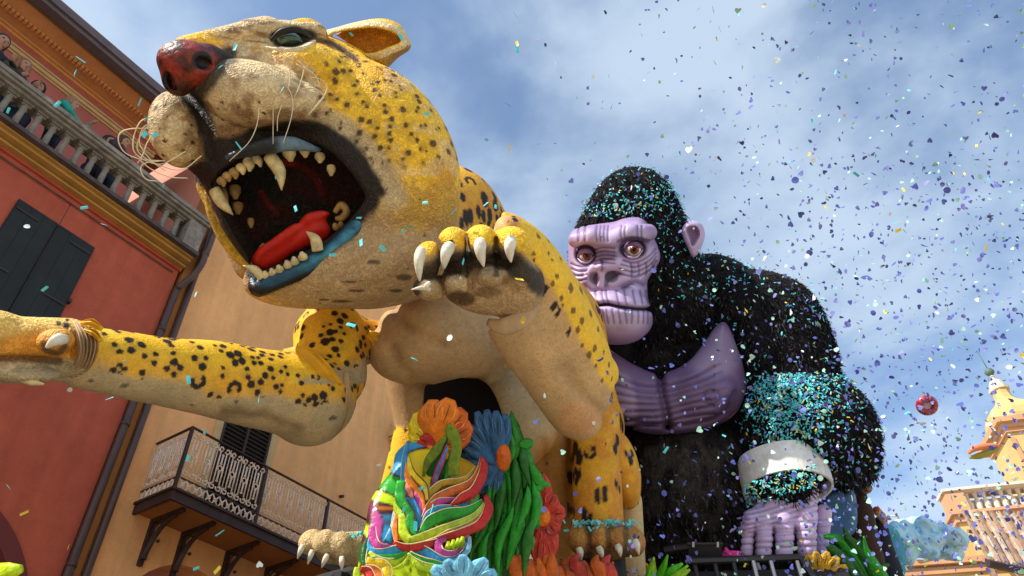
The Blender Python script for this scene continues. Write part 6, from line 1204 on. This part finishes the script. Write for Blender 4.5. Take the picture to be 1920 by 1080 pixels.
# monkeys
m_mk = mat('monkey_fur_brown', rough=.85, vcol=True, bump=[('n', 20, .6, .03)])
def monkey(label, hx, hy, hr, body, z, grp='small monkeys behind the gorilla arm'):
    t = thing('monkey_figure', label, 'monkey', W(body[-1][0], body[-1][1], z), grp)
    def f(q):
        a = ell(hx, hy, z, hr, hr, hr)(q); a = smin(a, ell(hx + hr * .45, hy + hr * .35, z - .08, hr * .62, hr * .5, hr * .7)(q), .03); a = smin(a, ell(hx - hr * .75, hy + hr * .05, z, hr * .3, hr * .35, hr * .2)(q), .01)
        b = chain([(x, y, z + .1) for x, y, r in body], [r for x, y, r in body])(q); a = smin(a, b, .05); ed = np.sqrt(((q.px - hx - hr * .35) / (hr * .16)) ** 2 + ((q.py - hy + hr * .05) / (hr * .16)) ** 2); return a + .02 * np.exp(-ed ** 2)
    def pt(q):
        col = np.tile([.045, .022, .015], (len(q.px), 1)); col = mixc(col, [.36, .19, .11], 1 - sm(((q.px - hx - hr * .45) / (hr * .62)) ** 2 + ((q.py - hy - hr * .3) / (hr * .62)) ** 2, .8, 1.2)); col = mixc(col, [.36, .19, .11], 1 - sm(((q.px - hx + hr * .75) / (hr * .22)) ** 2 + ((q.py - hy) / (hr * .25)) ** 2, .7, 1.2))
        for ex in (.25, .7): col = mixc(col, [.005] * 3, 1 - sm(((q.px - hx - hr * ex) / (hr * .12)) ** 2 + ((q.py - hy - hr * .02) / (hr * .14)) ** 2, .6, 1.5))
        return mixc(col, [.05, .01, .01], 1 - sm(line2(q, [(hx + hr * .15, hy + hr * .55), (hx + hr * .5, hy + hr * .62), (hx + hr * .85, hy + hr * .5)]), .5, 1.5))
    sculpt('body', f, *bounds([(hx, hy, z, hr * 2.2)] + [(x, y, z, r * 1.4) for x, y, r in body]), .022, pt, m_mk, t); return t
monkey('brown monkey figure in profile facing right behind the gorilla elbow', 1618, 912, 15, [(1612, 930, 13), (1612, 960, 24), (1614, 1000, 30), (1622, 1050, 34)], 11.6)
monkey('smaller pale faced monkey head left of the brown profile monkey', 1600, 912, 9, [(1594, 930, 8), (1594, 960, 10)], 11.9)
m3 = thing('doll_head', 'small blond curly doll head with red cap near the blue foam', 'doll', W(1650, 990, 12)); m_blond = mat('doll_blond', (.6, .36, .14), rough=.8, bump=[('v', 40, .8, .03)])
sculpt('hair', union([ell(1646, 960, 12, 8, 8, 9), ell(1653, 968, 12, 8, 9, 9), ell(1657, 977, 12, 6, 7, 7)], .02), *bounds([(1651, 967, 12, 22)]), .02, (.6, .36, .14), m_blond, m3); sculpt('cap', ell(1643, 955, 12, 7, 5, 7, 30), *bounds([(1643, 955, 12, 10)]), .015, (.3, .04, .02), mat('cap_red', (.32, .05, .02), rough=.7), m3); sculpt('body', chain([(1650, 980, 12.1), (1655, 1030, 12.1), (1668, 1090, 12.0)], [12, 20, 30]), *bounds([(1660, 1030, 12, 80)]), .04, (.01, .01, .02), mat('doll_dark', (.015, .015, .03), rough=.8), m3)
# blue cloth and foam
tb = sculpt('blue_tarpaulin', lambda q: pillow([(1545, 930), (1575, 915), (1602, 918), (1608, 960), (1600, 1000), (1560, 1020), (1535, 1030), (1530, 980)], 14, 14, 11.4)(q) + .05 * (fbm(q.p * [1, 1.6, 1], 4, 2) - .5), *bounds([(1530, 1030, 11.4, 30), (1610, 915, 11.4, 30)]), .03, (.03, .12, .3), mat('tarpaulin_blue', (.035, .13, .32), rough=.4, bump=[('n', 6, .6, .04)]), None, label='crumpled dark blue sheet between the gorilla cuff and the brown monkey', cat='sheet')
_g = np.random.default_rng(3); _puff = [ell(1735 + 66 * _g.uniform(-1, 1), 1006 + 30 * _g.uniform(-1, 1), 13.1 + _g.uniform(-.35, .2), r_, r_ * .85, r_) for r_ in _g.uniform(10, 22, 44)] + [ell(1680 + 28 * _g.uniform(-1, 1), 1018 + 30 * _g.uniform(-1, 1), 12.9 + _g.uniform(-.2, .2), r_, r_, r_) for r_ in _g.uniform(9, 18, 18)]
_core = ell(1728, 1010, 13.25, 72, 36, 40, -6)
def f_foam(q):
    a = _core(q)
    for pf in _puff: a = smin(a, pf(q), .02)
    return a + .12 * (fbm(q.p, 9, 2) - .5)
def paint_foam(q): col = np.tile([.46, .72, .84], (len(q.px), 1)); n = fbm(q.p, 7, 3); col = mixc(col, [.16, .44, .66], sm(n, .56, .70) * .7); return mixc(col, [.5, .72, .8], sm(n, .48, .36))
sculpt('foam_cloud', f_foam, *bounds([(1635, 1080, 13.1, 30), (1815, 955, 13.2, 30), (1720, 1010, 13.1, 90)]), .03, paint_foam, mat('foam_blue', rough=.95, spec=.1, vcol=True, bump=[('n', 12, .8, .05)]), None, label='pale blue fluffy foam cloud right of the monkeys', cat='foam decoration')
sculpt('foam_cloud', lambda q: pillow([(1650, 990), (1672, 985), (1690, 1010), (1700, 1060), (1680, 1100), (1655, 1060)], 14, 16, 12.6)(q) + .06 * (fbm(q.p, 6, 2) - .5), *bounds([(1645, 1105, 12.6, 20), (1705, 980, 12.6, 20)]), .03, (.04, .3, .42), mat('foam_teal', (.05, .3, .42), rough=.6, bump=[('n', 10, .8, .05)]), None, label='darker teal blue crumpled strip at the left edge of the pale blue foam', cat='foam decoration')
# thrown toys in the air
tc_ = W(1738, 760, 12.5); dirv = (CPOS - tc_) / np.linalg.norm(CPOS - tc_)
rg = thing('flying_ring', 'dark red patterned inflatable ring flying in front of the sky', 'inflatable ring', tc_)
tl = Vector(dirv + np.array([.25, .1, -.2])).normalized(); e1 = np.array(tl.orthogonal().normalized()); e2 = np.cross(np.array(tl), e1)
v, f, cl = [], [], []
for i in range(32):
    a = i / 32 * 6.2832; c_ = (e1 * math.cos(a) + e2 * math.sin(a))
    for j in range(12):
        b = j / 12 * 6.2832; v.append(tc_ + c_ * (.115 + .06 * math.cos(b)) + np.array(tl) * .06 * math.sin(b)); cl.append([.35, .02, .03] if (i // 3 + j // 4) % 3 else ([.02, .02, .08] if i % 2 else [.6, .1, .15]))
f = [(i * 12 + j, i * 12 + (j + 1) % 12, ((i + 1) % 32) * 12 + (j + 1) % 12, ((i + 1) % 32) * 12 + j) for i in range(32) for j in range(12)]
obj_np('tube', np.array(v), f, mat('ring_vinyl', rough=.2, spec=.6, vcol=True), rg, col=np.array(cl)); mb = MB(); mb.tube([tc_ - np.array(tl) * .02, tc_ + np.array(tl) * .02], .075, 16); mb.build('centre_disc', mat('disc_pink_grey', (.45, .3, .36), rough=.3, mottle=(20, .7, 1.2)), rg)
tb_ = thing('flying_boat_toy', 'orange and olive striped inflatable boat toy flying left of the bell tower', 'inflatable toy', W(1843, 850, 14))
add_strip('upper_tube', [(1816, 851, 14), (1825, 842, 14), (1845, 837, 14), (1870, 835, 14)], [4, 11, 12, 7], mat('vinyl_orange', (.75, .22, .09), rough=.3), tb_, .9); add_strip('lower_tube', [(1818, 858, 14), (1835, 855, 14), (1855, 848, 14), (1872, 841, 14)], [5, 12, 12, 6], mat('vinyl_olive', (.34, .30, .03), rough=.3), tb_, .9)

# ================================================================== people on the terrace
def person(label, hx, hy, w_, face_dir, top, hair, hairlen=.2, h=1.62, arm=None, seed=0, skin=(.42, .22, .14), w0=-.25):
    u, hh = fac(hx, hy, w0); foot = FP(u, w0, HT + .07); top_h = hh + .11; s = (top_h - foot[2]) / 1.75
    t = thing('person', label, 'person', foot, 'people watching from the terrace')
    R = np.array(FN) * math.cos(face_dir) + np.array(FD) * math.sin(face_dir); S_ = np.cross([0, 0, 1], R)
    def L_(x, y, z): return w2c(foot + S_ * x * s + R * y * s + np.array([0, 0, z * s]))
    def capw(a, ra, b, rb):
        A, B = L_(*a).astype(np.float32), L_(*b).astype(np.float32); d = B - A; dd = float(d.dot(d)) + 1e-9
        return lambda q: np.linalg.norm(q.p - A - np.clip(((q.p - A) @ d) / dd, 0, 1)[:, None] * d, axis=1) - (ra + (rb - ra) * np.clip(((q.p - A) @ d) / dd, 0, 1)) * s
    ax1, ax2 = arm if arm else ((.30, .25, 1.12), (.12, .38, 1.08))
    parts = [capw((0, 0, .95), .15, (0, 0, 1.3), .165), capw((-.17, 0, 1.40), .07, (.17, 0, 1.40), .07), capw((0, 0, 1.4), .06, (0, .01, 1.55), .055), capw((-.09, 0, .9), .1, (-.1, .02, .48), .065), capw((-.1, .02, .48), .065, (-.1, 0, .09), .045), capw((.09, 0, .9), .1, (.1, .02, .48), .065), capw((.1, .02, .48), .065, (.1, 0, .09), .045), capw((-.1, -.02, .05), .045, (-.1, .14, .04), .04), capw((.1, -.02, .05), .045, (.1, .14, .04), .04),
             capw((.2, 0, 1.38), .06, ax1, .045), capw(ax1, .045, ax2, .032), capw((-.2, 0, 1.38), .06, (-.30, .18, 1.12), .045), capw((-.30, .18, 1.12), .045, (-.12, .36, 1.05), .032)]
    hd = [capw((0, .0, 1.62), .085, (0, .015, 1.66), .088), capw((0, .05, 1.56), .05, (0, .04, 1.6), .06), capw((0, .10, 1.625), .012, (0, .118, 1.60), .016), capw((.088, 0, 1.61), .018, (.088, 0, 1.64), .02), capw((-.088, 0, 1.61), .018, (-.088, 0, 1.64), .02)]
    for hand in (ax2, (-.12, .36, 1.05)):
        x, y, z = hand; hd.append(capw((x, y, z), .028, (x * .8, y + .05, z + .03), .032))
        for k in range(4): hd.append(capw((x * .8 + (k - 1.5) * .02, y + .06, z + .04), .010, (x * .8 + (k - 1.5) * .024, y + .12 - .008 * abs(k - 1.2), z + .06), .008))
        hd.append(capw((x * .8 + .03, y + .02, z + .02), .011, (x * .8 + .06, y + .06, z + .05), .008))
    body = union(parts, .03 * s); heads = union(hd, .012 * s)
    lo = L_(0, 0, .9) - 1.25 * s; hi_ = L_(0, 0, .9) + 1.25 * s
    def pt(q):
        col = np.tile(skin, (len(q.px), 1)); b = body(q) < heads(q); col[b] = top; leg = ((c2w(q.p.astype(float)) - foot)[:, 2] < .93 * s) & b; col[leg] = (.03, .03, .05)
        for ex in (-.035, .035): d = np.linalg.norm(q.p - L_(ex, .082, 1.64), axis=1) / s; col[d < .016] = (.02, .015, .015)
        d = np.linalg.norm((q.p - L_(0, .095, 1.57)), axis=1) / s; col[d < .02] = (.3, .08, .06); return col
    sculpt('body', lambda q: smin(body(q), heads(q), .015), lo, hi_, .024, pt, m_person, t, it=0)
    hr = [capw((0, -.025, 1.70), .112, (0, -.045, 1.64), .115), capw((0, -.07, 1.6), .095, (0, -.07, 1.6 - hairlen), .06)] + ([capw((.09, 0, 1.64), .045, (.12, .02, 1.6 - hairlen), .05), capw((-.09, 0, 1.64), .045, (-.12, .02, 1.6 - hairlen), .05)] if hairlen > .15 else [])
    sculpt('hair', union(hr, .02), L_(0, 0, 1.55) - .4, L_(0, 0, 1.55) + .4, .016, hair, m_person, t, it=0); return t
m_person = mat('cloth_and_skin', rough=.8, vcol=True, bump=[('n', 30, .3, .01)])
person('woman with long light brown hair leaning out at the upper left of the balustrade', 44, 124, 0, .3, (.05, .03, .02), (.25, .11, .04), .3)
person('dark haired person half hidden behind the rail next to the long haired woman', 70, 165, 0, -.3, (.25, .22, .2), (.03, .02, .015), .1, w0=-.45)
person('child in a teal jacket holding up both hands over the balustrade', 135, 196, 0, .9, (.01, .30, .24), (.30, .15, .07), .08, arm=((.27, .16, 1.28), (.2, .3, 1.5)))
ph = person('person with dark hair bending over the rail near its right end', 232, 268, 0, .5, (.04, .02, .02), (.09, .04, .025), .12)
person('person in black at the far left edge of the terrace', 3, 78, 0, .2, (.02, .02, .025), (.05, .03, .02), .15)
person('person in dark clothes seen through the balusters near the stone pier', 205, 268, 0, .2, (.015, .015, .02), (.03, .02, .02), .12, w0=-.6)
ph_ = W(162, 216, 13.4)

# ================================================================== confetti
CC = dict(blue=(.07, .09, .34), violet=(.16, .17, .48), mint=(.34, .62, .50), white=(.72, .80, .80), cyan=(.10, .62, .66), yellow=(.80, .62, .05))
CM = {k: mat('confetti_' + k, v, rough=.5) for k, v in CC.items()}
def disc_mesh(name, shape, m, seed):
    g = np.random.default_rng(seed)
    if shape == 'heart': pts = [(0, -.5), (.28, -.22), (.48, .08), (.42, .36), (.2, .42), (0, .28), (-.2, .42), (-.42, .36), (-.48, .08), (-.28, -.22)]
    elif shape == 'rect': pts = [(-.6, -.26), (.6, -.26), (.6, .26), (-.6, .26)]
    else: pts = [(.5 * math.cos(a), .45 * math.sin(a)) for a in np.arange(9) / 9 * 6.283]
    bend = g.uniform(-.35, .35); v = [(x, y, bend * x * x + .1 * x * y) for x, y in pts] + [(0, .02, 0)]; n = len(pts); f = [(n, i, (i + 1) % n) for i in range(n)]
    v2 = v + [(x, y, z - .012) for x, y, z in v]; f2 = f + [(b + n + 1, a + n + 1, c_ + n + 1)[::1] for c_, a, b in [(q[0], q[1], q[2]) for q in f]] + [(i, i + n + 1, (i + 1) % n + n + 1, (i + 1) % n) for i in range(n)]
    return mesh_np(name, np.array(v2), f2, m, smooth=False)
g = np.random.default_rng(21); CMesh = {}
for c_ in CC:
    for k in range(3): CMesh[c_, k] = disc_mesh('confetti_piece', 'rect' if c_ in ('cyan', 'yellow') else 'heart' if k else 'disc', CM[c_], 10 + k)
CL = dict(blue='dark blue paper confetti piece drifting in the air', violet='violet blue paper confetti piece drifting in the air', mint='mint green paper confetti piece drifting in the air', white='pale white paper confetti piece drifting in the air', cyan='cyan rectangular paper confetti piece drifting in the air', yellow='yellow rectangular paper confetti strip drifting in the air')
P_, S_z, K_ = [], [], []
def dens(x, y):   # thicker towards the lower right, as the cannon blew it
    return (1 / (1 + math.exp(-(x - 1230) / 110))) * (.30 + .55 * (y / 1080)) + .22 * (x > 1480) * (y > 300)
while len(P_) < 2800:
    x, y = g.uniform(1000, 1935), g.uniform(-10, 1090)
    if g.random() > dens(x, y): continue
    if x < 1500 and y > 650 and g.random() < .25: continue
    if 1070 < x < 1225 and 405 < y < 640 and g.random() < .75: continue
    z = 4.2 + 6.2 * g.random() ** .7; P_.append((x, y, z)); r = g.random(); K_.append('blue' if r < .50 else 'violet' if r < .76 else 'mint' if r < .92 else 'white' if r < .975 else 'cyan' if r < .99 else 'yellow')
for k in range(75):   # sparse rectangles over the left half
    x, y = g.uniform(0, 1050), g.uniform(0, 1080); P_.append((x, y, g.uniform(3.8, 6.2))); K_.append('cyan' if g.random() < .75 else 'yellow' if g.random() < .5 else 'white')
P_ = np.array(P_)
wp = W(P_[:, 0], P_[:, 1], P_[:, 2]); sz = g.uniform(.028, .050, len(P_)); sz[P_[:, 0] < 1050] = .042
near = np.argsort(-(sz / P_[:, 2]) * (P_[:, 0] < 1920) * (P_[:, 1] < 1080) * (P_[:, 1] > 0)); indiv = set(near[:300].tolist())
from mathutils import Euler
SV, SF, SC_ = [], [], []; so_ = 0
for i in range(len(P_)):
    e = Euler(g.uniform(0, 6.28, 3)); kk = int(g.integers(0, 3)); me = CMesh[K_[i], kk]
    if i in indiv:
        o = link('confetti_piece', me, None, CL[K_[i]], 'confetti', 'confetti pieces drifting in the air: ' + K_[i], loc=Vector(wp[i])); o.rotation_euler = e; o.scale = (sz[i],) * 3
    else:
        Mx = np.array(e.to_matrix()) * sz[i]; v = np.array([x.co for x in me.vertices]) @ Mx.T + wp[i]; SV.append(v); SF += [tuple(a + so_ for a in p.vertices) for p in me.polygons]; so_ += len(v); SC_.append(np.tile(CC[K_[i]], (len(v), 1)))
m_conf = mat('confetti_mixed', rough=.5, vcol=True)
obj_np('drifting_confetti', np.concatenate(SV), SF, m_conf, col=np.concatenate(SC_), smooth=False, kind='stuff', label='cloud of tiny blue, violet and mint confetti filling the air on the right', cat='confetti')
# settled confetti on fur and paws
def settle(name, label, v_, n_, wfun, cnt, size, cols, seed, lift=.05):
    g = np.random.default_rng(seed); q = Q(v_.astype(np.float32)); upv = np.array([0, .74, .67]); upn = np.clip((n_ @ upv), 0, 1); w_ = wfun(q) * (.45 * upn + .55 * np.clip(-n_[:, 2] + .1, 0, 1)); w_ = w_ / w_.sum(); idx = g.choice(len(v_), cnt, p=w_); p = v_[idx] + n_[idx] * lift + g.normal(0, .012, (cnt, 3)); n = n_[idx] + g.normal(0, .45, (cnt, 3)); n /= np.linalg.norm(n, axis=1)[:, None]
    a = np.cross(n, g.normal(0, 1, (cnt, 3))); a /= np.linalg.norm(a, axis=1)[:, None]; b = np.cross(n, a); s1 = (size * g.uniform(.7, 1.3, (cnt, 1))); s2 = s1 * g.uniform(.28, .5, (cnt, 1))
    V = c2w(np.stack([p - a * s1 - b * s2, p + a * s1 - b * s2, p + a * s1 + b * s2 + n * .01, p - a * s1 + b * s2], 1).reshape(-1, 3)); names, pr = zip(*cols); ci_ = g.choice(len(names), cnt, p=pr); col = np.array([CC[names[k]] for k in ci_]).repeat(4, 0)
    return obj_np(name, V, np.arange(cnt * 4).reshape(-1, 4), m_conf, col=col, smooth=False, kind='stuff', label=label, cat='confetti')
cm_ = [('cyan', .78), ('white', .06), ('yellow', .06), ('blue', .10)]
settle('settled_confetti', 'cyan confetti caught in the fur on top of the gorilla head', v_head, n_head, lambda q: (q.z < 12.6) * (q.px > 1095) * np.where(q.py < 410, .35 + 1.6 * np.exp(-((q.py - 385 + (q.px - 1180) * .25) / 22) ** 2), np.where(q.px > 1230, .35, 0)) * (q.py < 560), 750, .019, cm_, 1)
settle('settled_confetti', 'thick cyan confetti drift on the gorilla forearm above the white cuff', v_arm, n_arm, lambda q: np.where((q.py > 705) & (q.py < 900), 1.0 * np.exp(-((q.px - 1475) / 75) ** 2) * np.exp(-np.maximum(q.py - 765, 0) / 60), 0) + .012 * ((q.py < 600) & (q.py > 500)) + .012, 2600, .021, cm_, 2)
vt, nt_ = fur_srcs[0][0], fur_srcs[0][1]; settle('settled_confetti', 'scattered cyan confetti on the gorilla shoulders and back', vt, nt_, lambda q: (q.py < 640) * 1.0 + .01, 260, .023, cm_, 3)
g = np.random.default_rng(5)
def scatter_px(name, label, fpix, cnt, size, cols, seed):
    g = np.random.default_rng(seed); P = np.array([fpix(g) for _ in range(cnt)]); p = C(P[:, 0], P[:, 1], P[:, 2]); n = g.normal(0, .5, (cnt, 3)) + [0, .74, -.2]; n /= np.linalg.norm(n, axis=1)[:, None]; a = np.cross(n, g.normal(0, 1, (cnt, 3))); a /= np.linalg.norm(a, axis=1)[:, None]; b = np.cross(n, a); s = size * g.uniform(.7, 1.3, (cnt, 1))
    V = c2w(np.stack([p - a * s - b * s * .4, p + a * s - b * s * .4, p + a * s + b * s * .4, p - a * s + b * s * .4], 1).reshape(-1, 3)); names, pr = zip(*cols); ci_ = g.choice(len(names), cnt, p=pr); col = np.array([CC[names[k]] for k in ci_]).repeat(4, 0)
    obj_np(name, V, np.arange(cnt * 4).reshape(-1, 4), m_conf, col=col, smooth=False, kind='stuff', label=label, cat='confetti')
scatter_px('settled_confetti', 'cyan confetti lying on the right rear paw of the jaguar', lambda g: (1130 + g.normal(0, 28), 976 + abs(g.normal(0, 7)) + .0, 8.0 + g.uniform(-.1, .15)), 170, .026, [('cyan', .75), ('mint', .15), ('blue', .1)], 8)
scatter_px('settled_confetti', 'cyan confetti lying on the left rear paw of the jaguar', lambda g: (650 + g.uniform(-30, 45), 1002 + g.uniform(-4, 6), 7.72 + g.uniform(-.1, .1)), 80, .024, [('cyan', .85), ('mint', .15)], 9)
def on_hand(g):
    x = g.uniform(1396, 1530); return (x, 955 - (x - 1396) * .3 - g.uniform(3, 48), 9.80 + g.uniform(0, .1))
scatter_px('settled_confetti', 'cyan and yellow confetti on the black fur between cuff and fingers', on_hand, 260, .022, [('cyan', .75), ('yellow', .12), ('white', .13)], 10)
